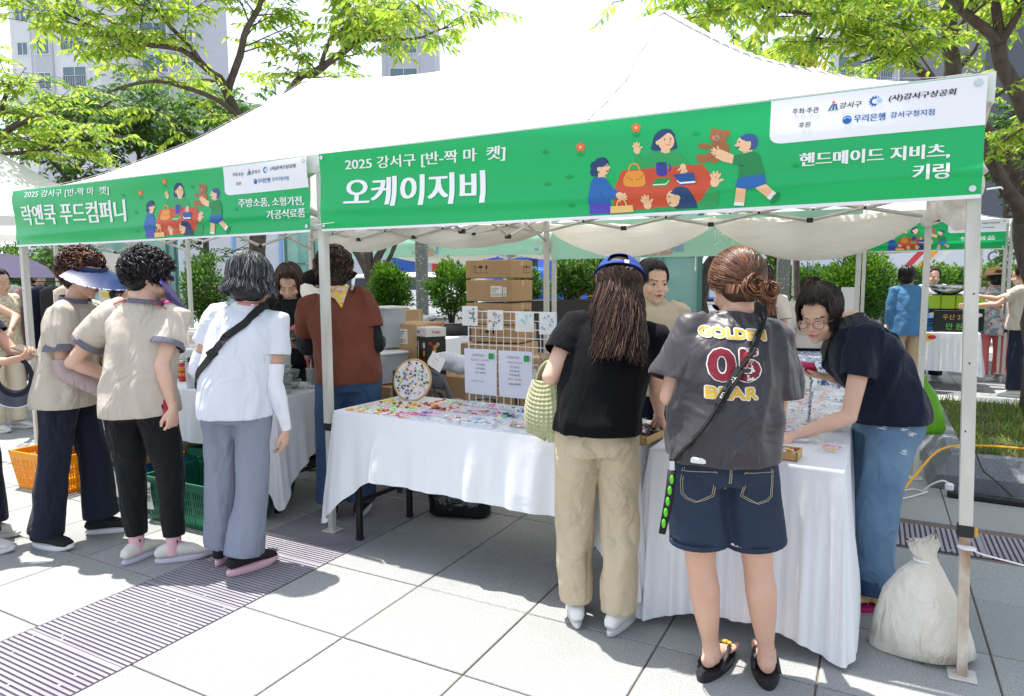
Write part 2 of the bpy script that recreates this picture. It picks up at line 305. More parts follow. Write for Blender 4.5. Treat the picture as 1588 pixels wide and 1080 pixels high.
ART=[('dgreen',[(1493,175),(1492,167),(1489,165),(1486,168),(1485,175),(1486,183),(1489,186),(1492,182)]),('dgreen',[(1481,174),(1486,168),(1487,164),(1482,164),(1475,169),(1470,175),(1469,179),(1473,179)]),('dgreen',[(1503,167),(1495,163),(1491,164),(1492,168),(1497,173),(1504,176),(1509,176),(1508,172)]),('dgreen',[(1505,52),(1504,44),(1501,41),(1498,45),(1497,52),(1498,60),(1501,63),(1504,60)]),('dgreen',[(1493,51),(1498,45),(1499,41),(1495,41),(1487,45),(1482,51),(1481,56),(1486,55)]),('dgreen',[(1515,44),(1508,40),(1503,41),(1504,45),(1509,50),(1516,54),(1521,53),(1520,49)]),('dgreen',[(2032,299),(2031,292),(2029,289),(2026,292),(2025,299),(2026,306),(2029,309),(2031,306)]),('dgreen',[(2022,298),(2027,293),(2027,289),(2024,289),(2018,293),(2013,299),(2012,303),(2016,302)]),('dgreen',[(2040,291),(2034,288),(2031,288),(2031,292),(2036,297),(2042,300),(2045,299),(2045,296)]),('dgreen',[(2401,144),(2400,137),(2398,135),(2396,138),(2395,144),(2395,151),(2397,153),(2400,150)]),('dgreen',[(2392,143),(2396,138),(2397,134),(2393,135),(2388,138),(2384,144),(2383,147),(2386,147)]),('dgreen',[(2408,137),(2403,134),(2399,134),(2400,138),(2404,142),(2409,145),(2412,145),(2412,141)]),('dgreen',[(1381,289),(1380,282),(1377,279),(1374,282),(1372,290),(1374,297),(1377,300),(1380,297)]),('dgreen',[(1368,289),(1374,282),(1375,278),(1370,278),(1363,283),(1357,289),(1356,294),(1361,293)]),('dgreen',[(1391,281),(1383,277),(1379,278),(1379,282),(1385,287),(1392,290),(1397,290),(1396,286)]),('dgreen',[(1385,152),(1384,144),(1381,141),(1378,145),(1377,153),(1378,160),(1381,163),(1384,160)]),('dgreen',[(1372,151),(1378,145),(1379,141),(1374,141),(1367,146),(1361,152),(1360,156),(1365,156)]),('dgreen',[(1395,144),(1388,140),(1383,140),(1384,145),(1389,150),(1397,154),(1402,153),(1401,149)]),('dgreen',[(1549,263),(1548,256),(1545,253),(1542,256),(1541,264),(1542,271),(1545,274),(1548,271)]),('dgreen',[(1537,263),(1543,257),(1543,252),(1539,253),(1532,257),(1526,263),(1525,268),(1530,267)]),('dgreen',[(1558,255),(1551,252),(1547,252),(1548,256),(1553,261),(1560,264),(1565,264),(1564,260)]),('coral',[(1555,300),(1553,295),(1548,292),(1542,293),(1537,297),(1535,302),(1537,307),(1542,310),(1548,309),(1553,306)]),('coral',[(1566,292),(1564,287),(1559,284),(1553,284),(1548,288),(1546,294),(1548,299),(1553,302),(1559,301),(1564,297)]),('coral',[(1562,281),(1560,275),(1555,273),(1549,273),(1544,277),(1542,282),(1544,287),(1549,290),(1555,290),(1560,286)]),('coral',[(1548,282),(1546,277),(1541,274),(1535,274),(1530,278),(1528,284),(1530,289),(1535,292),(1541,291),(1546,287)]),('coral',[(1544,294),(1542,289),(1537,286),(1531,287),(1526,290),(1524,296),(1526,301),(1531,304),(1537,303),(1542,299)]),('yellow',[(1552,290),(1551,286),(1547,284),(1543,284),(1539,287),(1538,291),(1539,295),(1543,297),(1547,297),(1551,294)]),('dgreen',[(1791,319),(1790,312),(1788,309),(1785,313),(1784,320),(1785,327),(1787,330),(1790,326)]),('dgreen',[(1780,319),(1785,313),(1786,309),(1782,309),(1775,314),(1770,320),(1769,324),(1774,323)]),('dgreen',[(1800,311),(1794,308),(1789,309),(1790,312),(1795,317),(1801,320),(1806,320),(1805,316)]),('coral',[(1796,354),(1795,350),(1790,347),(1784,348),(1780,351),(1778,356),(1780,361),(1784,364),(1790,363),(1794,360)]),('coral',[(1806,346),(1805,342),(1800,339),(1795,340),(1790,343),(1788,348),(1790,353),(1794,356),(1800,355),(1805,352)]),('coral',[(1803,336),(1801,331),(1797,328),(1791,329),(1786,332),(1784,338),(1786,342),(1791,345),(1796,344),(1801,341)]),('coral',[(1790,337),(1789,332),(1784,329),(1778,330),(1774,334),(1772,339),(1774,344),(1778,346),(1784,346),(1788,342)]),('coral',[(1786,349),(1785,344),(1780,341),(1774,342),(1770,345),(1768,351),(1770,355),(1774,358),(1780,357),(1784,354)]),('yellow',[(1794,345),(1793,341),(1789,339),(1785,339),(1782,342),(1780,346),(1782,350),(1785,352),(1789,351),(1793,349)]),('green2',[(1845,234),(1871,243),(1893,245),(1937,243),(1973,228),(1995,199),(2009,177),(1894,165),(1848,169),(1788,195),(1784,225),(1803,234),(1826,221)]),('skin',[(1808,254),(1807,247),(1802,241),(1795,239),(1788,241),(1782,247),(1779,254),(1780,262),(1785,267),(1792,269),(1800,267),(1805,262)]),('skin',[(1784,271),(1788,264),(1788,260),(1784,261),(1778,266),(1773,272),(1773,277),(1778,276)]),('skin',[(1789,278),(1790,271),(1789,267),(1785,269),(1781,276),(1779,283),(1781,287),(1785,285)]),('skin',[(1797,279),(1796,271),(1793,269),(1790,272),(1789,279),(1790,286),(1793,289),(1796,286)]),('skin',[(1805,272),(1802,266),(1798,265),(1796,269),(1797,276),(1801,282),(1804,284),(1806,280)]),('skin',[(1812,259),(1805,257),(1800,258),(1801,262),(1807,266),(1814,268),(1818,267),(1817,263)]),('navy',[(1850,255),(1857,276),(1862,300),(1877,320),(1902,329),(1928,325),(1945,306),(1952,277),(1960,248),(1947,244),(1900,243),(1863,245)]),('skin',[(1893,251),(1929,247),(1929,233),(1911,231),(1893,238)]),('skin',[(1946,275),(1944,262),(1937,251),(1926,245),(1913,243),(1900,247),(1889,256),(1882,268),(1879,282),(1881,295),(1888,306),(1899,312),(1912,314),(1925,310),(1936,301),(1943,289)]),('skin',[(1888,277),(1885,269),(1879,267),(1873,271),(1870,278),(1872,286),(1879,288),(1885,285)]),('navy',[(1863,275),(1866,307),(1891,327),(1928,323),(1935,314),(1914,309),(1888,290),(1876,284)]),('navy',[(1910,286),(1909,283),(1906,283),(1904,286),(1906,289),(1909,289)]),('navy',[(1934,286),(1932,283),(1929,284),(1928,287),(1929,290),(1932,290)]),('coral',[(1932,266),(1930,263),(1925,261),(1920,261),(1915,262),(1911,265),(1908,269),(1910,269),(1913,267),(1916,265),(1920,264),(1924,264),(1928,265),(1930,267)]),('brown',[(1929,283),(1933,274),(1926,272)]),('table',[(1727,179),(2059,177),(2084,144),(2098,115),(2085,74),(2069,47),(2048,33),(1867,16),(1775,17),(1713,23),(1691,33),(1687,93),(1700,122)]),('skin',[(1970,171),(1971,178),(1975,183),(1981,185),(1988,183),(1993,178),(1995,171),(1994,164),(1990,159),(1984,157),(1977,159),(1972,164)]),('skin',[(1991,156),(1987,162),(1987,166),(1991,165),(1997,161),(2001,155),(2001,151),(1997,151)]),('skin',[(1987,149),(1986,156),(1987,160),(1991,158),(1994,151),(1996,145),(1994,141),(1991,143)]),('skin',[(1980,149),(1980,155),(1983,158),(1986,155),(1987,148),(1986,141),(1984,139),(1981,142)]),('skin',[(1973,154),(1976,160),(1979,161),(1981,158),(1980,151),(1977,145),(1973,144),(1971,147)]),('skin',[(1966,167),(1973,169),(1977,168),(1976,164),(1971,160),(1964,158),(1961,159),(1961,162)]),('obag',[(1753,173),(1755,185),(1760,195),(1767,202),(1776,205),(1785,205),(1795,200),(1802,191),(1807,181),(1809,169),(1802,169),(1800,179),(1797,188),(1791,194),(1784,198),(1777,199),(1770,196),(1765,190),(1762,182),(1760,172)]),('obag',[(1747,170),(1766,174),(1800,173),(1819,166),(1827,145),(1829,120),(1820,110),(1790,108),(1747,113),(1735,121),(1733,145)]),('tan',[(1820,156),(1816,147),(1807,140),(1795,136),(1782,136),(1768,138),(1756,144),(1747,152),(1742,162),(1745,162),(1749,153),(1758,146),(1769,141),(1782,139),(1794,139),(1805,143),(1813,149),(1817,156)]),('yellow',[(1785,139),(1784,135),(1780,135),(1778,140),(1780,144),(1783,144)]),('mug',[(1923,189),(1928,187),(1932,183),(1935,176),(1935,169),(1933,163),(1929,159),(1923,158),(1923,164),(1926,165),(1928,167),(1929,171),(1929,176),(1928,180),(1926,182),(1923,184)]),('mug',[(1873,196),(1893,199),(1916,196),(1919,148),(1898,142),(1875,149)]),('navy',[(1912,192),(1909,189),(1900,189),(1889,190),(1880,192),(1877,195),(1880,197),(1889,198),(1900,197),(1909,194)]),('book1',[(1856,112),(1871,136),(1930,135),(1931,120),(1916,103),(1859,103)]),('cream',[(1861,109),(1913,108),(1926,122),(1926,127),(1913,113),(1859,114)]),('book2',[(1943,146),(2023,148),(2035,108),(2034,103),(1974,104),(1964,110)]),('white',[(1959,125),(1969,114),(2032,114),(2032,107),(1972,107),(1959,118)]),('navy',[(1671,214),(1668,204),(1661,196),(1650,193),(1638,194),(1627,199),(1619,208),(1616,219),(1619,229),(1627,236),(1637,240),(1650,239),(1660,233),(1668,224)]),('navy',[(1631,205),(1629,196),(1623,189),(1614,186),(1604,186),(1596,191),(1589,199),(1587,208),(1589,217),(1595,224),(1604,227),(1614,226),(1623,222),(1629,214)]),('navy',[(1617,181),(1616,174),(1611,168),(1605,165),(1598,165),(1591,169),(1587,176),(1585,184),(1587,191),(1591,197),(1597,200),(1605,200),(1611,196),(1616,189)]),('navy',[(1648,179),(1646,169),(1639,162),(1629,158),(1619,159),(1609,164),(1602,173),(1600,183),(1602,192),(1609,199),(1618,203),(1629,202),(1639,197),(1646,189)]),('skin',[(1624,179),(1652,177),(1656,154),(1620,156)]),('skin',[(1673,192),(1671,180),(1665,171),(1655,167),(1644,168),(1635,174),(1628,184),(1625,195),(1628,207),(1634,216),(1644,220),(1655,219),(1664,213),(1671,203)]),('skin',[(1668,205),(1681,195),(1668,187)]),('skin',[(1633,192),(1632,188),(1630,185),(1627,184),(1624,184),(1621,186),(1619,189),(1618,193),(1619,197),(1621,200),(1624,201),(1627,201),(1630,199),(1632,196)]),('navy',[(1664,217),(1661,209),(1654,203),(1643,200),(1631,201),(1620,205),(1612,213),(1609,221),(1612,230),(1619,236),(1630,238),(1642,237),(1653,233),(1661,225)]),('navy',[(1667,204),(1665,201),(1662,201),(1661,204),(1662,208),(1665,207)]),('navy',[(1658,184),(1672,184),(1664,176)]),('blue',[(1601,160),(1650,159),(1668,135),(1688,108),(1716,98),(1706,61),(1675,68),(1677,47),(1578,49),(1581,92),(1585,133)]),('navy',[(1652,73),(1648,75),(1643,78),(1639,82),(1636,87),(1633,93),(1631,99),(1630,105),(1632,105),(1633,99),(1635,94),(1638,88),(1641,84),(1644,80),(1648,77),(1653,76)]),('purple',[(1583,53),(1678,49),(1678,7),(1583,9)]),('skin',[(1714,65),(1707,71),(1704,78),(1705,85),(1710,90),(1718,92),(1726,90),(1733,84),(1736,77),(1735,70),(1730,65),(1722,63)]),('skin',[(1740,76),(1732,76),(1728,79),(1731,82),(1738,85),(1746,85),(1750,82),(1747,79)]),('skin',[(1745,68),(1737,71),(1734,75),(1738,77),(1746,76),(1753,74),(1756,70),(1753,68)]),('skin',[(1742,60),(1735,65),(1734,70),(1738,70),(1746,67),(1752,62),(1754,58),(1749,57)]),('skin',[(1733,57),(1729,64),(1729,68),(1733,67),(1739,62),(1744,56),(1743,51),(1739,52)]),('skin',[(1717,59),(1718,67),(1721,70),(1724,67),(1726,59),(1725,52),(1722,49),(1719,52)]),('bagy',[(1702,33),(1704,46),(1709,56),(1717,63),(1727,65),(1736,62),(1745,54),(1750,43),(1752,30),(1746,30),(1744,41),(1740,50),(1734,57),(1727,59),(1720,58),(1714,52),(1710,43),(1708,32)]),('bagy',[(1678,36),(1775,36),(1779,8),(1678,7)]),('bear',[(2110,298),(2109,293),(2105,290),(2100,288),(2095,288),(2090,291),(2086,296),(2085,301),(2086,306),(2089,309),(2094,311),(2100,310),(2105,308),(2108,303)]),('bear',[(2162,286),(2161,281),(2158,277),(2153,276),(2147,276),(2143,279),(2139,283),(2138,288),(2139,293),(2142,297),(2147,299),(2152,298),(2157,295),(2161,291)]),('bear',[(2090,238),(2087,234),(2079,232),(2069,232),(2057,235),(2047,239),(2040,245),(2038,250),(2041,254),(2049,256),(2060,256),(2071,253),(2081,248),(2088,243)]),('bear',[(2080,190),(2076,184),(2068,180),(2058,181),(2048,184),(2039,190),(2034,198),(2034,206),(2038,212),(2046,215),(2056,215),(2066,211),(2074,205),(2079,197)]),('bear',[(2124,185),(2118,179),(2109,176),(2096,178),(2084,183),(2074,192),(2069,201),(2069,210),(2074,216),(2084,219),(2096,217),(2108,212),(2118,204),(2124,194)]),('bear',[(2160,225),(2157,210),(2147,199),(2133,194),(2116,195),(2101,203),(2091,216),(2087,231),(2090,246),(2100,257),(2115,262),(2131,260),(2146,252),(2156,240)]),('bear',[(2150,273),(2147,261),(2138,252),(2124,248),(2110,249),(2096,256),(2086,267),(2083,280),(2086,292),(2095,301),(2108,305),(2123,303),(2137,297),(2146,286)]),('bearl',[(2122,270),(2121,265),(2116,261),(2111,260),(2104,260),(2098,263),(2093,268),(2092,273),(2093,279),(2097,282),(2103,284),(2110,284),(2116,281),(2120,276)]),('blue',[(2106,284),(2105,281),(2102,281),(2100,284),(2102,287),(2104,287)]),('blue',[(2128,278),(2127,275),(2124,275),(2122,278),(2124,281),(2126,281)]),('blue',[(2116,270),(2114,267),(2110,266),(2107,268),(2105,271),(2106,273),(2110,274),(2114,273)]),('blue',[(2120,262),(2117,260),(2113,258),(2109,258),(2104,259),(2100,262),(2097,265),(2099,265),(2101,263),(2104,261),(2109,260),(2113,260),(2116,261),(2118,263)]),('skin',[(2210,221),(2243,218),(2247,201),(2211,201)]),('navy2',[(2265,242),(2263,230),(2257,220),(2247,214),(2235,213),(2223,217),(2212,224),(2205,235),(2202,248),(2204,259),(2211,269),(2221,275),(2233,276),(2245,272),(2255,265),(2262,254)]),('skin',[(2239,236),(2238,224),(2232,215),(2224,209),(2214,208),(2204,211),(2195,218),(2189,229),(2186,241),(2188,253),(2194,262),(2202,268),(2212,269),(2222,266),(2231,259),(2237,248)]),('skin',[(2188,244),(2177,235),(2190,229)]),('skin',[(2239,237),(2237,230),(2232,228),(2226,232),(2223,239),(2226,246),(2231,248),(2237,245)]),('navy2',[(2196,266),(2219,275),(2245,265),(2252,237),(2239,245),(2221,247),(2203,257)]),('navy',[(2198,247),(2197,244),(2194,244),(2193,247),(2194,250),(2197,250)]),('navy',[(2185,229),(2201,230),(2192,222)]),('skin',[(2130,225),(2154,212),(2181,198),(2174,167),(2138,179),(2107,197),(2113,217)]),('skin',[(2124,227),(2131,223),(2135,216),(2135,210),(2132,204),(2125,202),(2118,202),(2112,206),(2108,213),(2107,220),(2111,225),(2117,228)]),('skin',[(2104,213),(2111,214),(2115,212),(2113,209),(2107,206),(2101,205),(2097,206),(2098,210)]),('skin',[(2099,220),(2106,218),(2109,215),(2106,213),(2099,212),(2092,214),(2089,217),(2092,219)]),('skin',[(2100,228),(2106,224),(2108,220),(2105,219),(2098,221),(2091,225),(2090,228),(2093,230)]),('skin',[(2107,232),(2112,226),(2112,222),(2109,222),(2102,226),(2098,232),(2097,236),(2101,236)]),('skin',[(2121,232),(2121,225),(2119,222),(2116,224),(2113,231),(2113,238),(2115,241),(2118,239)]),('shirtg',[(2178,199),(2207,201),(2247,208),(2270,193),(2279,162),(2291,120),(2195,112),(2198,160),(2172,167)]),('navy',[(2199,160),(2215,160),(2215,156),(2199,156)]),('blue',[(2195,113),(2289,121),(2299,84),(2256,68),(2250,77),(2244,66),(2187,78)]),('skin',[(2191,76),(2226,68),(2219,18),(2182,21)]),('white',[(2182,23),(2219,19),(2217,7),(2180,11)]),('skin',[(2259,70),(2297,82),(2323,57),(2305,30)]),('white',[(2322,57),(2334,47),(2312,23),(2300,32)]),('shirtg',[(2339,21),(2331,14),(2324,9),(2318,9),(2314,12),(2314,18),(2317,27),(2322,36),(2330,43),(2337,47),(2343,48),(2347,45),(2347,38),(2344,30)]),('green2',[(1859,17),(1874,22),(1955,19),(2041,7),(2062,48),(2082,80),(2127,72),(2123,37),(2115,9),(2111,5),(1867,8)]),('skin',[(1853,37),(1853,28),(1849,20),(1842,16),(1832,17),(1824,22),(1820,31),(1819,40),(1823,48),(1831,52),(1840,51),(1848,46)]),('skin',[(1821,52),(1828,45),(1829,40),(1823,40),(1815,44),(1808,51),(1807,56),(1813,57)]),('skin',[(1825,62),(1829,53),(1828,48),(1822,50),(1816,57),(1813,66),(1814,70),(1819,69)]),('skin',[(1835,65),(1835,56),(1833,51),(1828,55),(1825,63),(1824,72),(1827,76),(1832,73)]),('skin',[(1845,59),(1843,51),(1838,48),(1835,52),(1835,61),(1838,70),(1842,72),(1845,68)]),('skin',[(1856,44),(1849,40),(1843,40),(1843,45),(1849,52),(1857,56),(1862,56),(1862,51)]),('skin',[(2125,100),(2121,91),(2114,85),(2104,85),(2096,89),(2091,98),(2090,108),(2094,117),(2101,123),(2110,123),(2119,118),(2124,110)]),('skin',[(2101,127),(2104,118),(2103,113),(2097,115),(2091,123),(2088,133),(2089,138),(2095,136)]),('skin',[(2109,135),(2109,125),(2105,121),(2101,125),(2098,134),(2099,144),(2102,148),(2106,144)]),('skin',[(2120,133),(2116,124),(2112,122),(2109,127),(2109,136),(2113,145),(2117,147),(2120,142)]),('skin',[(2127,123),(2121,117),(2116,116),(2115,121),(2118,130),(2125,136),(2130,137),(2131,132)]),('skin',[(2131,104),(2122,104),(2117,106),(2119,111),(2128,115),(2137,115),(2142,113),(2139,108)]),('navy',[(1933,56),(1936,80),(1954,96),(1975,98),(2004,87),(2023,61),(2035,35),(2040,9),(1955,10),(1944,19)]),('skin',[(1969,49),(1967,35),(1960,24),(1949,19),(1938,19),(1927,26),(1919,38),(1917,52),(1919,67),(1926,78),(1937,83),(1948,82),(1959,75),(1966,64)]),('skin',[(1925,56),(1914,51),(1927,42)]),('skin',[(1973,53),(1971,47),(1966,45),(1960,48),(1958,54),(1960,61),(1965,63),(1970,60)]),('navy',[(1932,74),(1954,90),(1972,82),(1972,62),(1954,65)]),('navy',[(1931,59),(1930,56),(1927,57),(1925,60),(1927,63),(1930,63)]),('navy',[(1923,36),(1937,38),(1929,30)])]
ART=[(c,[(x/1000,y/1000) for x,y in p]) for c,p in ART]
TXT1=[('2025 강서구 [반-짝 마  켓]',0.225,0.286,1.17,0.268,0.067,'white',0.02,0.12),('오케이지비',0.219,0.106,1.054,0.087,0.149,'white',0.028,0),('핸드메이드 지비츠,',2.413,0.134,2.878,0.126,0.05,'white',0.03,0.0),('키링',2.776,0.061,2.879,0.058,0.052,'white',0.03,0.0)]
TXTC=[('주최·주관',2.38,0.329,2.469,0.325,0.021,'ink',0.01,0),('강서구',2.535,0.33,2.605,0.329,0.021,'ink',0.01,0.15),('(사)강서구상공회',2.69,0.333,2.885,0.33,0.025,'ink',0.02,0.15),('후원',2.403,0.276,2.442,0.276,0.02,'ink',0.005,0.1),('우리은행',2.585,0.276,2.682,0.273,0.026,'bankblue',0.02,0),('강서구청지점',2.698,0.278,2.829,0.274,0.021,'bankblue',0.01,0)]
TXT2=[('2025 강서구 [반-짝 마  켓]',0.237,0.324,1.23,0.296,0.058,'white',0.02,0.12),('락앤쿡 푸드컴퍼니',0.19,0.139,1.381,0.12,0.14,'white',0.028,0),('주방소품, 소형가전,',2.418,0.15,2.925,0.133,0.051,'white',0.03,0),('가공식료품',2.644,0.072,2.939,0.069,0.049,'white',0.03,0)]
BOX=[(2.299,0.373),(2.304,0.285),(2.309,0.256),(2.323,0.238),(2.344,0.231),(2.969,0.223),(2.962,0.385)]
# ================================================================ SETTING
m_ground = mat('ground_mortar','#6f706e',.9,col2='#8a8a86',nscale=3,bump=.3,bscale=40)
m_paver = mat('granite_paver','#a7a8a4',.8,col2='#959793',nscale=1.7,nmix=1.5,speck=('#7a7d81',240,.6),bump=.12,bscale=200,obrand=.06,world_=True)
m_paverd = mat('dark_granite_paver','#7c7f84',.8,col2='#6c7076',nscale=3,speck=('#4c4f55',200,.5),bump=.12,bscale=180,obrand=.08)
m_grate = mat('grooved_granite','#9c999f',.75,col2='#87838c',nscale=2.5,bump=.08,bscale=90,world_=True)
m_groove = mat('groove_base','#463d4c',.95)  # even dark purple base colour between the granite bars
m_road = mat('road_asphalt','#77787a',.9,col2='#6a6b6c',nscale=.6,bump=.2,bscale=30)
m_white = mat('road_paint','#e9e9e5',.7)
m_joint = mat('joint_sand','#5c5752',.95,col2='#7a6a5c',nscale=6)
g = MB();g.grid(12,12,lambda u,v:(-420+840*u,-60+900*v,-0.022))
g.build('ground',m_ground,kind='structure')
X0,DX,Y0,DY = 0.25,0.575,-0.80,0.524
pl = MB();pl.box(-14.2,8.6,-2.95,13.0,-0.02,-0.008)
paving = pl.build('plaza_paving',m_joint,kind='structure')
STRIP = (-0.375,0.25)
cells = []
for i in range(-25,15):
 for j in range(-4,26):
  xa = X0+DX*i;xb = xa+DX;ya = Y0+DY*j;yb = ya+DY
  if i < 0:xa -= .05;xb -= .05
  if i == -1:continue           # the grooved strip takes this column
  if 1.30 < (ya+yb)/2 < 1.8 and xa > 2.4:ya,yb = (1.742,yb) if yb > 1.742 else (ya,1.338)
  if yb-ya < .08:continue
  d = math.hypot((xa+xb)/2-CAM.x,(ya+yb)/2-CAM.y)
  # keep those in the camera's field
  dx,dy = (xa+xb)/2-CAM.x,(ya+yb)/2-CAM.y
  fwd = dx*-.47+dy*.8826;rgt = dx*.8826+dy*.47
  if fwd < .6 or abs(rgt) > fwd*.86+.7:continue
  cells.append((d,xa,xb,ya,yb,i,j))
cells.sort()
GAP = .0035
unit = {}
rest = MB()
for k,(d,xa,xb,ya,yb,i,j) in enumerate(cells):
 w,h = xb-xa-2*GAP,yb-ya-2*GAP
 dz = random.uniform(-.0012,.0008)
 dark = (j >= 8 and ((i+j) % 5 == 0 or (i in (7,8) and j > 10)))
 if k < 290:
  key = (round(w,3),round(h,3),dark)
  if key not in unit:
   b = MB();b.cbox((0,0,-.006),(w,h,.012),bev=.003);unit[key] = b.mesh('paver',m_paverd if dark else m_paver)
  o = put('paver',unit[key],paving,loc=((xa+xb)/2,(ya+yb)/2,dz));o.rotation_euler[0] = random.uniform(-.0012,.0012)
 else:rest.cbox(((xa+xb)/2,(ya+yb)/2,-.006+dz),(w,h,.012),mi=1 if dark else 0)
rest.build('paver_field',[m_paver,m_paverd],paving,kind='stuff')
def grooved(name,x0,x1,y0,y1,along_x,pitch,barw,unitlen,label=None):
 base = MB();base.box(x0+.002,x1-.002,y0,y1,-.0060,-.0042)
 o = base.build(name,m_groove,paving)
 bars = MB();a0,a1 = (y0,y1) if along_x else (x0,x1);t = a0;n = 0
 while t < a1-pitch:
  rel = (t-a0) % unitlen
  wdt = barw if rel > pitch else barw*1.9
  c0,c1 = (x0+.004,x1-.004) if along_x else (y0+.004,y1-.004)
  if along_x:bars.box(c0,c1,t,t+wdt,-.0055,-.0006)
  else:bars.box(t,t+wdt,c0,c1,-.0055,-.0006)
  for _ in range(1 if random.random() < .3 else 0):   # little bridges of stone left between the grooves
   q = random.uniform(c0,c1-.03);l = random.uniform(.008,.02)
   if along_x:bars.box(q,q+l,t+wdt-.001,t+pitch+.001,-.0055,-.0012)
   else:bars.box(t+wdt-.001,t+pitch+.001,q,q+l,-.0055,-.0012)
  t += pitch;n += 1
 bars.build('groove_bars',m_grate,o,kind='stuff');return o
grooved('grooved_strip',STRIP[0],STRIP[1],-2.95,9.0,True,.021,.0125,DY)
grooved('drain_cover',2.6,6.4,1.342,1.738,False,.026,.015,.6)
# road behind the market, a kerb and painted lines
rd = MB();rd.box(-90,60,17.5,47,-.021,-.008);road = rd.build('road',m_road,kind='structure')
mk = MB()
for k in range(18):mk.box(-70+7*k,-67+7*k,31.0,31.16,-.0079,-.004)
mk.box(-90,60,20.4,20.55,-.0079,-.004)
mk.build('lane_marking',m_white,road)
kb = MB();kb.box(-90,60,17.1,17.3,-.02,.13);kb.build('kerb',mat('kerb_stone','#b9b9b5',.8,speck=('#8a8a8a',90,.4)),kind='structure')
# walkway between plaza and road: pale concrete sheet
wk = MB();wk.box(-90,60,13.05,17.08,-.02,-.004);wk.build('pavement',mat('pale_concrete','#a5a49f',.85,col2='#969590',nscale=1.2,bump=.1),kind='structure')
wk = MB();wk.box(-60,-14.3,-3,13.0,-.02,-.004);wk.build('pavement',MATS['pale_concrete'],kind='structure')
# ---- low granite planter bed at the right, with grass
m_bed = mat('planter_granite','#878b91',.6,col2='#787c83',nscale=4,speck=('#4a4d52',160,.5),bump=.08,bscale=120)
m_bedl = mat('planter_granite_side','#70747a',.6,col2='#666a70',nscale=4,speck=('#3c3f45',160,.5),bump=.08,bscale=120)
bed = thing('planter_bed','low dark granite planter bed with sloping sides filled with grass, right of the stall','planter',(3.05,2.6,0))
W,D,H = 4.2,2.9,.2
def fr(x,y,z):return (x,y,z)
b = MB()
b.add([(0,0,0),(W,0,0),(W,.0,.1),(0.05,0,.1),(.14,.2,H),(W,.2,H)],[(0,1,2,3),(3,2,5,4)])
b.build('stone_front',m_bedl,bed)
b = MB()
b.add([(0,0,0),(.05,0,.1),(.14,.2,H),(.14,D,H),(0,D,0)],[(0,4,3,2,1)])
b.build('stone_side',m_bed,bed)
n = 7
for k in range(n):
 b = MB();x = .14+(W-.14)/n*k;b.cbox((x+(W-.14)/n/2,.2+.055,H-.012),((W-.14)/n-.004,.11,.03),bev=.004);b.build('coping_stone',m_bed,bed)
for k in range(4):
 b = MB();yy = .315+(D-.32)/4*k;b.cbox((.14+.05,yy+(D-.32)/8,H-.012),(.10,(D-.32)/4-.004,.03),bev=.004);b.build('coping_stone',m_bed,bed)
b = MB();b.grid(20,14,lambda u,v:(.24+(W-.24)*u,.31+(D-.31)*v,H-.03+.03*noise.noise(Vector((u*6,v*5,0)))));b.build('soil',mat('soil','#5a4a38',.95,col2='#3f3a2a',nscale=10,bump=.6,bscale=30),bed)
gr = MB()
for k in range(16000):
 x = random.uniform(.24,3.4);y = random.uniform(.3,D)
 cl = noise.noise(Vector((x*3,y*3,5)))
 hgt = random.uniform(.03,.085)*(1+.7*cl)
 if y > 1.6 and random.random() < .4:continue
 a = random.uniform(0,6.283);ln = random.uniform(.01,.07);w = random.uniform(.0025,.005)
 dx,dy = math.cos(a),math.sin(a)
 z0 = H-.03
 p0 = (x-dy*w,y+dx*w,z0);p1 = (x+dy*w,y-dx*w,z0);pm = (x+dx*ln*.4-dy*w*.8,y+dy*ln*.4+dx*w*.8,z0+hgt*.7);pn = (x+dx*ln*.4+dy*w*.8,y+dy*ln*.4-dx*w*.8,z0+hgt*.7);pt = (x+dx*ln,y+dy*ln,z0+hgt)
 gr.add([p0,p1,pn,pm,pt],[(0,1,2,3),(3,2,4)],random.choice((0,0,1,2)))
gr.build('grass',[mat('grass_a','#5d7d2c',.6,transl=.35),mat('grass_b','#7f9a3a',.6,transl=.35),mat('grass_c','#8c8a4a',.7,transl=.3)],bed,kind='stuff')
# garden hose and cables
m_yel = mat('yellow_hose','#e0a414',.45);m_blk = mat('black_plastic','#17181a',.45);m_wh = mat('white_plastic','#e4e4e2',.4)
h = MB();pts = [(2.75,2.05,.16),(2.98,2.25,.27),(3.14,2.62,.27),(3.3,2.9,.262),(3.6,3.02,.25),(4.1,3.05,.25),(4.8,3.1,.25)]
def smooth_path(P,n=6):
 P = [Vector(p) for p in P];out = []
 for i in range(len(P)-1):
  a = P[max(i-1,0)];b_ = P[i];c = P[i+1];d = P[min(i+2,len(P)-1)]
  for k in range(n):
   t = k/n;out.append(0.5*((2*b_)+(c-a)*t+(2*a-5*b_+4*c-d)*t*t+(3*b_-a-3*c+d)*t**3))
 out.append(P[-1]);return out
h.tube(smooth_path([(2.72,1.95,.006),(2.84,2.1,.03),(2.96,2.4,.12),(3.12,2.75,.235),(3.35,2.95,.25),(3.8,3.0,.25),(4.6,3.05,.25),(5.6,3.2,.25)],8),.008,8)
h.build('garden_hose',m_yel,label='thin yellow hose curving over the granite planter bed',cat='hose')
t = thing('power_strip','black power strip with a white plug lying on the paving by the planter','power strip',(3.36,2.42,.0),R(-3))
b = MB();b.cbox((0,0,.02),(.42,.07,.04),bev=.008);b.build('strip_body',m_blk,t,smooth=False)
for k in range(4):
 b = MB();b.lathe([(.02,0),(.02,.002),(.012,.0025)],(-.12+.08*k,0,.0405),12);b.build('socket',m_blk if k else mat('orange_switch','#e0601a',.4),t)
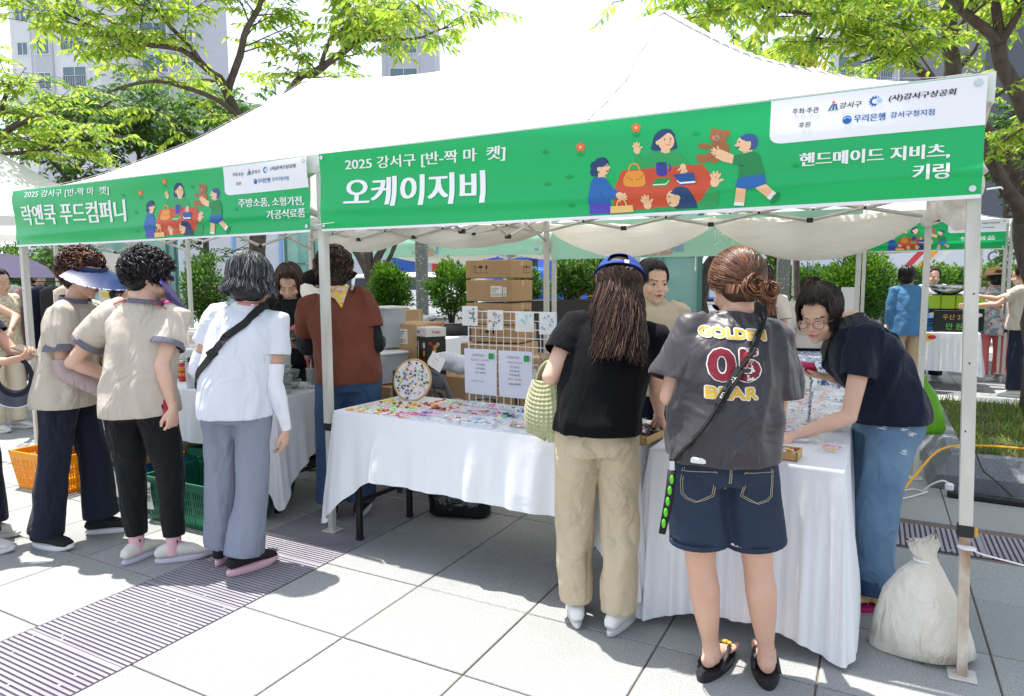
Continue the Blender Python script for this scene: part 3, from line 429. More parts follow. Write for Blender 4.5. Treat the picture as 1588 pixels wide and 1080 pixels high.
b = MB();b.cbox((-.2,0,.065),(.05,.045,.05),bev=.01);b.tube(smooth_path([(-.2,0,.085),(-.24,.0,.1),(-.3,.02,.06),(-.34,.04,.01)]),.006,6);b.build('plug',m_wh,t)
b = MB();b.tube(smooth_path([(3.02,2.44,.01),(2.95,2.47,.008),(2.85,2.35,.008),(2.72,2.38,.008),(2.6,2.5,.008)],8),.0045,6)
b.tube(smooth_path([(3.04,2.42,.02),(2.95,2.3,.008),(2.83,2.17,.008),(2.66,2.2,.008),(2.5,2.3,.008)],8),.0045,6)
b.build('extension_cable',m_wh,label='white cables lying on the paving between stall and power strip',cat='cable')
b = MB();b.tube(smooth_path([(3.57,2.42,.02),(3.7,2.38,.008),(3.9,2.44,.008),(4.3,2.36,.008)],8),.006,6)
b.tube(smooth_path([(3.5,2.42,.05),(3.42,2.5,.12),(3.36,2.62,.16),(3.33,2.85,.26)],8),.005,6)
b.build('black_cable',m_blk,label='black cable running from the power strip over the planter edge',cat='cable')
# ================================================================ THE WHITE FRAME TENT
m_canvas = mat('white_canvas','#efeeec',.55,transl=.30,wrinkle=.012,wscale=2.2,bump=.03,bscale=400)
m_canvas2 = mat('used_canvas','#f6f4ef',.75,transl=.55,wrinkle=.03,wscale=3.5,wstretch=(.6,1,3),bump=.04,bscale=300,col2='#f2eee6',nscale=3)
m_steel = mat('painted_steel','#d3d2ca',.42,spec=.5,col2='#bdbbb0',nscale=14,stretch=(1,1,.25),bump=.05,bscale=50)
m_rust = mat('rusty_steel','#cfcabb',.55,col2='#8a5a30',nscale=7,nmix=.55,stretch=(1,1,.5))
m_joint2 = mat('joint_plastic','#1b1c1e',.45)
m_seam = mat('seam_tape','#c4c2c6',.6)
m_metal = mat('bright_metal','#b9bbbe',.25,metal=1.0)
EZ = 2.115
def roof_z(x,y,x0,x1,pk,pks):
 """hip roof with two peaks and a sagging ridge"""
 d = min(y/1.5,(3-y)/1.5,(x-x0)/1.5,(x1-x)/1.5);d = max(0,min(1,d))
 z = EZ+(pk-EZ)*d**1.5
 for a,b in pks:
  if a < x < b:z -= .125*math.sin(math.pi*(x-a)/(b-a))*d**2
 z -= .012*math.sin(x*9+y*2)*(1-d)*d*4*.5
 return z
def pole(parent,x,y,ztop,lean=(0,0),rust=False,clampz=.52):
 l = MB();s = .021
 T = Matrix.Translation((x,y,0)) @ Matrix.Shear('XY',4,(lean[0],lean[1])) if False else None
 def seg(z0,z1,s_,mi=0):
  v = [(x+lean[0]*z+sx*s_,y+lean[1]*z+sy*s_,z) for z in (z0,z1) for sy in (-1,1) for sx in (-1,1)]
  l.add(v,[(0,2,3,1),(4,5,7,6),(0,1,5,4),(2,6,7,3),(0,4,6,2),(1,3,7,5)],mi)
 seg(clampz,ztop,.0205);seg(.004,clampz-.001,.016,1)
 leg = l.build('leg',[m_steel,m_rust if rust else m_steel],parent)
 f = MB();f.cbox((x,y,.004),(.09,.09,.006),bev=.002);f.build('foot_plate',m_steel,leg)
 c = MB();c.cbox((x+lean[0]*clampz,y+lean[1]*clampz,clampz),(.05,.05,.045),bev=.006);c.cbox((x+lean[0]*clampz+.03,y,clampz-.005),(.014,.02,.03),mi=1,bev=.003)
 c.build('height_clamp',[m_joint2,mat('yellow_tab','#d9a51c',.4)],leg)
 c = MB()
 for k in range(3):c.box(x+lean[0]*1.2-.0025,x+lean[0]*1.2+.0025,y-.0215,y-.0206,.9+k*.24,.906+k*.24)
 c.build('leg_hole',m_joint2,leg)
 return leg
def bar(mb,a,b,r=.0125,mi=0):
 mb.loft([a,b],(r,r*1.3),4,mi,True)
def scissor(parent,a,b,n,zt,zb):
 """row of crossed bars between two legs"""
 a = Vector(a);b = Vector(b);m = MB();j = MB()
 for k in range(n):
  p = a.lerp(b,k/n);q = a.lerp(b,(k+1)/n)
  hi,lo = (zt,zb)
  if k % 2:bar(m,(p.x,p.y,zb),(q.x,q.y,zt));bar(m,(p.x,p.y+.016,zt),(q.x,q.y+.016,zb))
  else:bar(m,(p.x,p.y,zb),(q.x,q.y,zt));bar(m,(p.x,p.y+.016,zt),(q.x,q.y+.016,zb))
  mid = (p+q)/2;j.cbox((mid.x,mid.y+.01,(zt+zb)/2),(.02,.05,.02),bev=.003)
  if k:j.cbox((p.x,p.y,zb),(.045,.04,.035),bev=.004);j.cbox((p.x,p.y,zt),(.045,.04,.03),bev=.004)
 m.build('truss',m_steel,parent);j.build('truss_joint',m_joint2,parent)
def swag(parent,a,b,ztop,drop,seed,mats=None,name='rolled_curtain',y_bulge=.05):
 """side wall gathered up and hanging in a swag between two points"""
 a = Vector(a);b = Vector(b);L_ = (b-a);nrm = Vector((-L_.y,L_.x,0)).normalized()
 nx,ny = 48,22
 def fn(u,v):
  sag = math.sin(math.pi*u)**.8
  c = a+L_*u
  hgt = .06+drop*sag
  ang = math.pi*2*v
  # closed soft bundle section
  rx = y_bulge*(.45+.9*sag)*(1+.25*math.sin(5*u+seed));rz = hgt/2
  x = rx*math.cos(ang);z = rz*math.sin(ang)
  fold = .014*math.sin(9*ang/2+7*u*(1+sag)+seed*2)+.02*noise.noise(Vector((u*5,math.cos(ang)*1.5,seed+math.sin(ang)*2)))
  zc = ztop-hgt/2-.03*sag
  p = c+nrm*(x*(1+fold*10));return (p.x,p.y,zc+z*(1+fold*2.5)+fold*.6*sag)
 m = MB();m.grid(nx,ny,fn);me = m.mesh(name,mats or m_canvas2,True)
 return put(name,me,parent)
def build_tent(x0,x1,label,legs,pk=3.08):
 t = thing('canopy_tent',label,'tent',(x0,0,0))
 ox = x0
 NX,NY = 96,48
 pks = [(x0+1.55,x1-1.56)] if x1-x0 > 4 else []
 pxs = (x0+1.5,x1-1.56)
 r = MB();r.grid(NX,NY,lambda u,v:((x1-x0)*u,3*v,roof_z(x0+(x1-x0)*u,3*v,x0,x1,pk,pks)))
 # eave skirt hanging all round
 def skirt(ax,ay,bx_,by_):
  r.grid(40,3,lambda u,v:(ax+(bx_-ax)*u,ay+(by_-ay)*u,EZ-.10*v+.0+.006*math.sin(u*40)*v))
 W = x1-x0
 skirt(0,.0,W,.0);skirt(0,3,W,3);skirt(0,0,0,3);skirt(W,0,W,3)
 put('roof',r.mesh('roof',m_canvas,True),t)
 # seams: a thin tape on hips and at the panel centres
 def seam(P,w=.007,jit=0.0):
  s = MB();P = [Vector(p) for p in P];vs_ = []
  for i,p in enumerate(P):
   d = (P[min(i+1,len(P)-1)]-P[max(i-1,0)]).normalized();n_ = d.cross(Vector((0,0,1))).normalized()*w
   vs_ += [tuple(p-n_+Vector((0,0,.004))),tuple(p+n_+Vector((0,0,.004)))]
  s.add(vs_,[(2*i,2*i+1,2*i+3,2*i+2) for i in range(len(P)-1)]);s.build('roof_seam',m_seam,t)
 def rp(x,y,dz=0):return (x-x0,y,roof_z(x,y,x0,x1,pk,pks)+dz)
 for cx in (x0+1.5,x1-1.56):
  for sg,ye in ((1,0),(-1,3)):
   seam([rp(cx+.03*noise.noise(Vector((k*.8,cx,0)))*(k > 2),1.5+(ye-1.5)*k/24,.006) for k in range(1,24)])
 for cx,ex in ((x0+1.5,x0),(x1-1.56,x1)):
  for ye in (0,3):seam([rp(cx+(ex-cx)*k/24,1.5+(ye-1.5)*k/24,.007) for k in range(24)],.009)
 lx = [l for l in legs]
 for (x,y,zt,lean,rust,cz) in lx:pole(t,x-x0,y,zt,lean,rust,cz)
 c = MB()
 for cx in (x0+1.5-x0,x1-1.56-x0):
  c.tube([(cx,1.5,pk-.5),(cx,1.5,pk-.06)],.022,8);c.ell((cx,1.5,pk-.045),.05)
  for dx,dy in ((1,1),(1,-1),(-1,1),(-1,-1)):bar(c,(cx,1.5,pk-.35),(cx+dx*.75,1.5+dy*.75,2.22),.011)
 c.build('centre_post',m_steel,t)
 return t
leg_spec = [(-2.91,.0,2.06,(0,0),False,.6),(-.045,.085,2.06,(.03,-.03),False,.62),(3.012,.03,2.07,(-.03,-.0),True,.545),
   (-2.95,2.97,2.05,(0,0),False,.62),(-.03,2.97,2.05,(0,0),False,.62),(2.985,2.80,2.05,(-.0,.03),False,.56)]
tent = build_tent(-3.0,3.0,'big white peaked market tent on grey metal legs over both stalls',leg_spec)
for (a,b,y) in ((0.06,2.96,.03),(3.04,5.98,.03),(0.06,2.94,2.93),(3.0,5.95,2.90)):
 scissor(tent,(a,y,0),(b,y,0),4,2.03,1.80 if y < 1 else 1.88)
scissor(tent,(5.99,.06,0),(5.99,2.85,0),4,2.03,1.80)
scissor(tent,(2.965,.08,0),(2.965,2.95,0),4,2.03,1.80)
scissor(tent,(.06,.08,0),(.06,2.95,0),4,2.03,1.80)
S3 = [(2.98,4.45,1.96,.20),(4.45,5.96,1.95,.22),(0.0,1.5,1.97,.18),(1.5,2.98,1.97,.17)]
def curt(a,b,zt,dr,sd):swag(tent,(a,3.02,0),(b,3.02,0),zt,dr,sd,y_bulge=.06)
curt(2.10,2.98,1.99,.10,3.1);curt(2.98,4.48,1.955,.23,1.3);curt(4.48,5.97,1.935,.27,2.2);curt(0.02,1.5,2.0,.16,.4);curt(1.2,2.98,1.995,.15,5.2)
# wall rolled up and tied round the right front corner
b = MB()
rr = random.Random(3)
for k,(x,y,z,a,c,d) in enumerate([(3.03,.42,1.86,.085,.2,.085),(3.03,.7,1.87,.09,.22,.09),(3.035,1.05,1.845,.085,.22,.1),(3.03,1.4,1.865,.075,.2,.075),(3.02,.2,1.93,.05,.12,.12),(3.02,2.0,1.89,.06,.5,.06),(3.02,2.6,1.90,.05,.3,.05),(3.05,.85,1.76,.06,.13,.05)]):
 b.ell((x-.045,y+.12,z-.06),(a*.62,c,d*.85),nu=16,nv=12)
me = remesh(b,.014,3,m_canvas2,'rolled_wall');a = arr(me);n_ = norms(me)
for i in range(len(a)):a[i] += n_[i]*(.016*noise.noise(Vector((a[i][0]*14,a[i][1]*6,a[i][2]*14)))+.008*math.sin(a[i][1]*40+a[i][2]*60))
setarr(me,a);put('rolled_wall',me,tent,loc=(3.0,0,0))
# ---------------------------------------------------------------- banners
BC = dict(skin='#f6c79a',navy='#23426f',navy2='#39598f',orange='#e0603a',table='#cf5232',green2='#2fa35a',dgreen='#0d9a4c',coral='#f0694a',yellow='#f5c443',
          brown='#c58a5a',obag='#ef9a3a',tan='#b9762c',mug='#3a3f9e',book1='#1f9a48',book2='#1f5799',cream='#f3ecd0',white='#f4f4f4',blue='#2667ad',purple='#5148b5',bagy='#f3c374',
          bear='#a8673a',bearl='#c58552',shirtg='#1f8a4a',ink='#26242c',bankblue='#1a63ad',green='#0fb765',boxw='#f0f0f2')
BM = {}
def bmat(c):
 if c not in BM:BM[c] = mat('print_'+c,BC[c],.38,spec=.45,transl=.0)
 return BM[c]
m_bgreen = mat('banner_green','#12b565',.3,spec=.5,transl=.12)
m_bback = mat('banner_back','#b9dcc6',.6,transl=.45)
def banner_fn(seed,y=-.028,H=.39):
 def f(x,z,off=0.0):
  v = z/H
  rip = .022*noise.noise(Vector((x*1.3+seed,v*1.6,seed)))+.012*math.sin(x*2.1+v*3.3+seed)*(1-abs(2*v-1)**2)+.012*math.exp(-((v-.22-.04*math.sin(x*1.5+seed))/.07)**2)*min(1,x*3)
  sag = -.006*math.sin(math.pi*x/3)
  return (x,y-rip*.9-off,z+sag+1.715)
 return f
def poly_faces(mb,pts,fn,off,mi):
 c = (sum(p[0] for p in pts)/len(pts),sum(p[1] for p in pts)/len(pts))
 Q,G = cutflat(pts,[tuple(range(len(pts)))],.08,.016);mb.add([tuple(fn(x,y,off)) for x,y in Q],G,mi)
def make_banner(x0,seed,texts,label,loc=None,rz=0,full=True,endx=(.05,2.965),depth_y=-.028,back=False):
 t = thing('market_banner',label,'banner',(x0,0,0) if loc is None else loc,rz)
 f = banner_fn(seed,depth_y);H = .39;a,b_ = endx
 m = MB();m.grid(120,32,lambda u,v:f(a+(b_-a)*u,H*v));put('banner_cloth',m.mesh('banner_cloth',m_bgreen,True),t)
 m = MB();m.grid(90,1,lambda u,v:f(a+(b_-a)*u,-.012+.0125*v,.0004));m.build('white_hem',bmat('boxw'),t)
 m = MB()
 m.add([f(*p,.0012) for p in [(2.304,.387)]+BOX[1:-1]+[(b_,.222),(b_,.387)]],[tuple(range(len(BOX)-2+3))]);
 # fill the box as a fine grid so that it follows the ripples
 m = MB();m.grid(30,8,lambda u,v:f(2.304+(b_-2.304)*u,(.258+(.388-.258)*v),.0012));m.grid(30,2,lambda u,v:f(2.345+(b_-2.345)*u,.226+.032*v+.0,.0012))
 m.add([f(2.304,.258,.0012),f(2.309,.243,.0012),f(2.322,.231,.0012),f(2.345,.226,.0012),f(2.345,.258,.0012)],[(0,1,2,3,4)])
 put('sponsor_panel',m.mesh('sponsor_panel',bmat('boxw'),True),t)
 cols = sorted(set(c for c,_ in ART));m = MB()
 BB = []
 for c,pts in ART:
  b = (min(p[0] for p in pts),max(p[0] for p in pts),min(p[1] for p in pts),max(p[1] for p in pts));lv = 1+max([l for q,l in BB if q[0] < b[1] and b[0] < q[1] and q[2] < b[3] and b[2] < q[3]] or [0]);BB.append((b,lv));poly_faces(m,pts,f,.001+.0004*lv,cols.index(c))
 m.build('illustration',[bmat(c) for c in cols],t)
 for s_,xa,za,xb,zb,h,c,bold,sh in texts+TXTC:
  m = MB();sl_ = (zb-za)/(xb-xa)
  for q in range(4):text_into(m,s_,f,xa+(q-1.5)*h*bold*1.1,za,xb-xa,h,0,0,sl_,sh,.0032+q*.00012,cut=h > .04)
  m.build('lettering',bmat(c),t)
 # emblems: a district mark, a cog ring, a bank disc
 m = MB()
 def disc(cx,cz,r,a0,a1,off,mi,r2=0,n=12):
  if r2:
   for k in range(n):
    q = [a0+(a1-a0)*k/n,a0+(a1-a0)*(k+1)/n]
    m.add([f(cx+rr_*math.cos(R(w)),cz+rr_*math.sin(R(w)),off) for rr_,w in ((r2,q[0]),(r,q[0]),(r,q[1]),(r2,q[1]))],[(0,1,2,3)],mi)
  else:m.add([f(cx+r*math.cos(R(a0+(a1-a0)*k/n)),cz+r*math.sin(R(a0+(a1-a0)*k/n)),off) for k in range(n)],[tuple(range(n))],mi)
 disc(2.517,.356,.005,0,360,.0022,2)
 for k in range(3):m.add([f(2.500+.012*k,.330,.0022),f(2.507+.012*k,.330,.0022),f(2.517+.005*k,.350,.0022),f(2.512+.005*k,.350,.0022)],[(0,1,2,3)],1)
 m.add([f(2.497,.326,.0022),f(2.535,.328,.0022),f(2.535,.330,.0022),f(2.497,.3285,.0022)],[(0,1,2,3)],3)
 disc(2.648,.343,.015,60,300,.0022,0,.009)
 for k in range(8):disc(2.648+.017*math.cos(R(50+32*k)),.343+.017*math.sin(R(50+32*k)),.0025,0,360,.0022,0,0,6)
 disc(2.662,.343,.009,0,360,.0022,4)
 disc(2.563,.288,.015,0,360,.0022,0,0,20);disc(2.563,.286,.0125,20,160,.0026,4,.009,8)
 m.build('emblem',[bmat('bankblue'),bmat('navy2'),bmat('coral'),bmat('dgreen'),mat('print_lightblue','#a9cdf0',.4)],t)
 for x,z in ((a+.02,.37),(a+.02,.02),(b_-.025,.365),(b_-.025,.02)):
  g_ = MB();g_.lathe([(.005,0),(.011,0),(.011,.003),(.005,.003)],(0,0,0),14,mtx=Matrix.Translation(f(x,z,.002)) @ Matrix.Rotation(R(90),4,'X'));g_.build('grommet',m_metal,t)
 if back:
  m = MB();m.grid(90,3,lambda u,v:f(a+(b_-a)*u,H*v,-.003));put('banner_back',m.mesh('banner_back',m_bback,True),t)
 return t
make_banner(0,1.3,TXT1,'green printed banner lettered 오케이지비 across the front right of the tent',endx=(.055,2.975))
make_banner(-3,4.1,TXT2,'green printed banner lettered 락앤쿡 푸드컴퍼니 across the front left of the tent',endx=(.06,2.97))
# zip ties and strings holding the banner
b = MB();b.tube([(.0,-.03,1.735),(.10,-.05,1.74),(.17,-.06,1.742)],.0022,5);b.tube([(2.99,-.03,1.73),(3.03,-.02,1.735),(3.04,.03,1.735)],.003,5)
b.build('banner_tie',m_wh,label='white ties holding the banner ends to the tent legs',cat='cable tie')
b = MB();b.tube([(3.0,.0,.49),(3.04,-.03,.485),(3.16,-.05,.475),(3.22,-.06,.47)],.0028,5);b.ell((3.0,0.0,.49),(.03,.03,.004));b.build('cable_tie',m_wh,label='long white cable tie sticking out from the front right tent leg',cat='cable tie')
# sandbag tied to the right front leg
def sandbag(name,loc,label,s=1.0,fat=1.0):
 t = thing(name,label,'sandbag',loc)
 m = MB();prof = [(0,.02),(.17,.0),(.185,.02),(.19,.08),(.175,.18),(.145,.28),(.105,.37),(.065,.43),(.04,.455),(.036,.475),(.045,.5),(.062,.55),(.055,.56),(.03,.535)]
 m.loft([(0.01*math.sin(i),0,z) for i,(r_,z) in enumerate(prof)],[(r_*1.12*fat,r_*.72) for r_,z in prof],40,rfun=lambda u,a:1+.10*math.sin(a*11+3*u)*max(0,u-.25)*1.6+.04*math.sin(a*5+5*u)*u)
 me = m.mesh('sack',mat('sandbag_canvas','#e2ddd2',.85,col2='#d3cbbb',nscale=5,bump=.2,bscale=220,wrinkle=.03,wscale=13,wstretch=(1,1,.5)),True)
 a = arr(me)
 for i in range(len(a)):
  x,y,z = a[i];k = max(0,.3-z)/.3
  a[i][0] += .018*noise.noise(Vector((x*8,y*8,z*6)))+(.022*math.copysign(1,x)*k*(abs(x) > .12));a[i][1] += .018*noise.noise(Vector((x*7+4,y*8,z*6)))
  if z < .06:a[i][0] *= 1.06
 setarr(me,a*s);put('sack',me,t)
 m = MB();m.loft([Vector((.042*s*math.cos(a*.314),.036*s*math.sin(a*.314),.462*s)) for a in range(21)],.006,6);me = m.mesh('tie_cord',m_wh,True);put('tie_cord',me,t)
 return t
sandbag('sandbag',(2.885,.145,0),'big cream canvas sandbag tied to the front right tent leg',.80,.95)
# ================================================================ PEOPLE
m_skin = mat('skin','#d5ae98',.5,sss=.06,col2='#cca08a',nscale=9,bump=.05,bscale=300,spec=.4)
m_skinl = mat('fair_skin','#dfb9a3',.5,sss=.08,col2='#d8ad95',nscale=9,bump=.05,bscale=300,spec=.4)
m_skind = mat('tanned_skin','#c08f70',.5,sss=.12,col2='#ad7350',nscale=9,bump=.05,bscale=300,spec=.4)
m_lip = mat('lips','#b4676a',.45);m_eye = mat('eye_white','#d9d4cf',.3);m_iris = mat('dark_eye','#1a100c',.25);m_browc = mat('brow_hair','#3a2a22',.8);m_mouth = mat('mouth_inside','#3d1518',.7)
def hairmats(k,a,b,c):return [mat('hair_'+k+'_a',a,.42,spec=.5),mat('hair_'+k+'_b',b,.38,spec=.55),mat('hair_'+k+'_c',c,.36,spec=.6)]
HAIR = dict(brown=hairmats('brown','#2a1610','#5a3423','#8a5a3e'),black=hairmats('black','#0c0b0c','#1b191b','#39363a'),grey=hairmats('grey','#1d1d20','#3e3e42','#85858a'),
   chestnut=hairmats('chestnut','#3a2317','#5f3a25','#8f5f3d'),longb=hairmats('longb','#22160f','#3f2a20','#6b4c3c'),dark=hairmats('dark','#120d0c','#271c19','#46342e'),dkbrown=hairmats('dkbrown','#1f1411','#3b2922','#6b5044'))
def V(*a):return Vector(a)
def lerp(a,b,t):return a+(b-a)*t
class Person:
 def __init__(s,label,loc,face,H=1.58,lean=0.0,side=0.0,twist=0.0,skin=None,group=None,fat=1.0,shift=(0,0),head_yaw=0.0,head_pitch=0.0,head_roll=0.0,headoff=(0,0,0),zoff=0.0,pel=None,hd=None):
  """face: world direction (x,y) the body looks to"""
  s.t = thing('person',label,'person',(loc[0],loc[1],zoff),math.atan2(-face[0],face[1]),group)
  s.k = H/1.58;s.skin = skin or m_skin;s.lean = R(lean);s.side = R(side);s.twist = R(twist);s.fat = fat;s.shift = V(shift[0],shift[1],0)
  s.inv = Matrix.Rotation(-s.t.rotation_euler[2],3,'Z');s.loc = V(loc[0],loc[1],zoff)
  s.hy,s.hp,s.hr = R(head_yaw),R(head_pitch),R(head_roll);s.headoff = V(*headoff)
  s.body = MB()         # accumulates final skin
  s.rough = MB()        # limbs before remesh
  if pel:
   s.shift = s.L(pel[0],pel[1],0);s.shift.z = 0
   if hd:
    q = s.L(hd[0],hd[1],0)-s.shift;s.lean = math.asin(max(-.9,min(.9,q.y/(.56*s.k))));s.side = math.asin(max(-.9,min(.9,q.x/(.56*s.k))))
  s.right = Matrix.Rotation(s.twist,3,'Z') @ V(1,0,0)
  s.N = s.bend(V(0,-.012,1.335));s.HC = s.bend(V(0,.0,1.385))+Matrix.Rotation(s.lean*.7,3,'X').inverted() @ (V(0,.005,.055)*s.k)+s.headoff
  s.hm = (Matrix.Rotation(s.hy,3,'Z') @ Matrix.Rotation(-s.hp,3,'X') @ Matrix.Rotation(s.hr,3,'Y')).to_4x4()
  s.hmat = Matrix.Translation(s.HC) @ s.hm @ Matrix.Scale(s.k*1.06,4)
 def L(s,wx,wy,wz):           # world point -> local
  return s.inv @ (V(wx,wy,wz)-s.loc)
 def bend(s,p):
  """p in straight 1.58 m coordinates -> local metres"""
  p = V(*p)*s.k;zp = .86*s.k
  q = V(p.x,p.y,p.z)
  if p.z > zp:
   w = min(1,(p.z-zp)/(.34*s.k));w = w*w*(3-2*w)*.5+w*.5
   r_ = Matrix.Rotation(-s.lean*w,3,'X') @ Matrix.Rotation(s.side*w,3,'Y')
   tw = Matrix.Rotation(s.twist*w,3,'Z')
   q = tw @ V(p.x,p.y,p.z-zp);q = r_ @ q;q.z += zp
  w2 = min(1,max(0,p.z/(.8*s.k)));return q+s.shift*w2
 def rings(s,lst):
  """lst of (z, rx, ry, ycentre)"""
  return [s.bend(V(0,r_[3] if len(r_) > 3 else 0,r_[0])) for r_ in lst],[(r_[1]*s.k*s.fat,r_[2]*s.k*s.fat) for r_ in lst]
 def torso(s,mb,lst,n=28,sq=.12):
  p,r_ = s.rings(lst);mb.loft(p,r_,n,right=tuple(s.right),sq=sq)
 def arms(s,eL=None,wL=None,eR=None,wR=None,shz=1.275,shx=.155):
  k = s.k;s.sh = {-1:s.bend(V(-shx,-.005,shz)),1:s.bend(V(shx,-.005,shz))}
  s.el = {-1:eL or s.sh[-1]+V(-.05,-.02,-.25)*k,1:eR or s.sh[1]+V(.05,-.02,-.25)*k}
  s.wr = {-1:wL or s.el[-1]+V(0,.04,-.21)*k,1:wR or s.el[1]+V(0,.04,-.21)*k}
 def legs(s,aL,aR,kL=None,kR=None,out=.015,fwd=.02):
  """ankles as local xy"""
  k = s.k;s.hip = {-1:V(-.086*k,0,.84*k)+s.shift,1:V(.086*k,0,.84*k)+s.shift}
  s.an = {-1:V(aL[0],aL[1],.075*k+(aL[2] if len(aL) > 2 else 0)),1:V(aR[0],aR[1],.075*k+(aR[2] if len(aR) > 2 else 0))}
  s.kn = {}
  for sd,kk in ((-1,kL),(1,kR)):s.kn[sd] = V(*kk) if kk else lerp(s.hip[sd],s.an[sd],.5)+V(out*sd,fwd,.01)
 def skin_limbs(s,legs=True,bare_feet=False,arm=1.0):
  k = s.k;m = s.rough
  s.torso(m,[(.80,.13,.10),(.88,.150,.105),(.98,.118,.088),(1.08,.122,.09),(1.18,.135,.092),(1.25,.13,.08),(1.30,.085,.062,-.008),(1.335,.052,.05,-.012),(1.36,.046,.046,-.008)])
  m.loft([s.N-V(0,0,.03),lerp(s.N,s.HC,.45),s.HC-V(0,0,.03)],[(.055*k,.052*k),(.047*k,.047*k),(.045*k,.045*k)],16)
  for sd in (-1,1):
   a,e,w = s.sh[sd],s.el[sd],s.wr[sd];f = arm*.92
   m.ell(a,(.046*k,.046*k,.05*k))
   m.loft([a,lerp(a,e,.3),lerp(a,e,.7),e,lerp(e,w,.12),lerp(e,w,.3),lerp(e,w,.65),w],[.046*k*f,.045*k*f,.039*k*f,.034*k*f,.036*k*f,.037*k*f,.028*k*f,.021*k],14)
   m.ell(e,.036*k*f)
   if legs:
    h,kn,an = s.hip[sd],s.kn[sd],s.an[sd]
    m.loft([h+V(0,0,.04),h,lerp(h,kn,.3),lerp(h,kn,.75),kn,lerp(kn,an,.1),lerp(kn,an,.3)+V(0,-.012,0)*k,lerp(kn,an,.55)+V(0,-.006,0)*k,lerp(kn,an,.85),an+V(0,0,.0),an-V(0,0,.035)],
                       [.085*k,.087*k,.080*k,.061*k,.054*k,.051*k,.056*k,.048*k,.031*k,.031*k,.033*k],18)
 def finish_skin(s,vox=.0095,smooth=3):
  me = remesh(s.rough,vox*s.k,smooth,s.skin);a = arr(me)
  s.body.add([tuple(x) for x in a],[tuple(p.vertices) for p in me.polygons]);bpy.data.meshes.remove(me)
  me = s.body.mesh('body',s.skin,True);s.bodyob = put('body',me,s.t);return s.bodyob
 def addmesh(s,mb,vox,smooth=1):
  me = remesh(mb,vox,smooth,s.skin);a = arr(me);s.body.add([tuple(x) for x in a],[tuple(p.vertices) for p in me.polygons]);return me
 # ---------------- hands
 def hand(s,sd,d=None,n=None,curl=.35,thumb=1.0,spread=1.0,curls=None,size=1.0):
  """d: towards the fingertips, n: out of the palm (local)"""
  w = s.wr[sd];e = s.el[sd];k = s.k*.95*size
  d = V(*d).normalized() if d else (w-e).normalized()
  n = V(*n) if n else V(-sd,0,0)
  n = (n-d*n.dot(d)).normalized()
  lat = d.cross(n)*sd            # little-finger side ... thumb is on -lat
  th = -lat
  if sd < 0:th = -lat
  m = MB();P = lambda a,b,c:w+d*(a*k)+th*(b*k)+n*(c*k)
  m.loft([w-d*.035*k,w,P(.03,.0,0),P(.06,.001,0),P(.088,.0,0)],[(.021*k,.021*k),(.025*k,.019*k),(.034*k,.0165*k),(.038*k,.0145*k),(.036*k,.012*k)],14,right=tuple(th))
  cs = curls or [curl]*4
  for i,(b,ln,r_) in enumerate(((.028,.066,.0088),(.0095,.075,.0092),(-.009,.070,.0088),(-.0265,.054,.0078))):
   c = cs[i];p = P(.075,b,0);pts = [p-d*.01*k,p];ang = 0;dd = d+th*(b*3.2*spread)
   dd.normalize();base = P(.09,b*1.05,0);pts = [P(.07,b,0),base];cur = base
   for seg,fr_ in ((1,.46),(2,.30),(3,.24)):
    ang += c*(.9 if seg == 1 else 1.15)
    v = dd*math.cos(ang)+n*math.sin(ang);cur = cur+v*(ln*fr_*k);pts.append(cur.copy())
   m.loft(pts,[r_*k*1.1,r_*k*1.08,r_*k,r_*k*.92,r_*k*.72],9)
   m.ell(pts[-1],r_*k*.76,nu=8,nv=6)
  b0 = P(.018,.018,.004);b1 = P(.045,.040,.012);b2 = P(.07,.05*thumb,.02);b3 = P(.092,.047*thumb,.026)
  m.loft([b0,b1,b2,b3],[.014*k,.0125*k,.0098*k,.0075*k],10);m.ell(b3,.0078*k,nu=8,nv=6)
  m.ell(P(.035,.022,.008),(.018*k,.018*k,.014*k))
  s.addmesh(m,.0032*s.k,1);return P
 # ---------------- feet
 def foot(s,sd,ang=0.0,tip=0.0):
  """bare foot in a slipper; ang: toe-out"""
  k = s.k;a = s.an[sd];T = Matrix.Translation((a.x,a.y,a.z-.075*k)) @ Matrix.Rotation(R(-ang*sd),4,'Z');m = MB()
  z0 = .028
  P = lambda x,y,z:T @ V(x*k,y*k,z*k)
  m.loft([P(0,.0,.11),P(0,0,.085),P(0,.004,.06)],[.032*k,.034*k,.036*k],14)
  m.loft([P(0,-.048,z0+.022),P(0,-.03,z0+.026),P(0,.01,z0+.032),P(0,.06,z0+.027),P(-sd*.004,.11,z0+.018),P(-sd*.004,.145,z0+.012)],[(.016*k,.017*k),(.028*k,.026*k),(.031*k,.033*k),(.036*k,.026*k),(.043*k,.016*k),(.042*k,.011*k)],16,right=tuple((T.to_3x3() @ V(1,0,0))))
  for i,(x,l,r_) in enumerate(((-.030,.045,.0125),(-.0095,.043,.0095),(.006,.038,.0088),(.021,.032,.0082),(.034,.024,.0078))):
   x *= sd;x -= sd*.003
   m.loft([P(x,.135-i*.004,z0+.011),P(x,.135+l*.6-i*.008,z0+.011),P(x,.135+l-i*.008,z0+.008)],[r_*k,r_*k,r_*k*.8],8);m.ell(P(x,.135+l-i*.008,z0+.008),r_*k*.82,nu=8,nv=6)
  s.addmesh(m,.004,2);return T
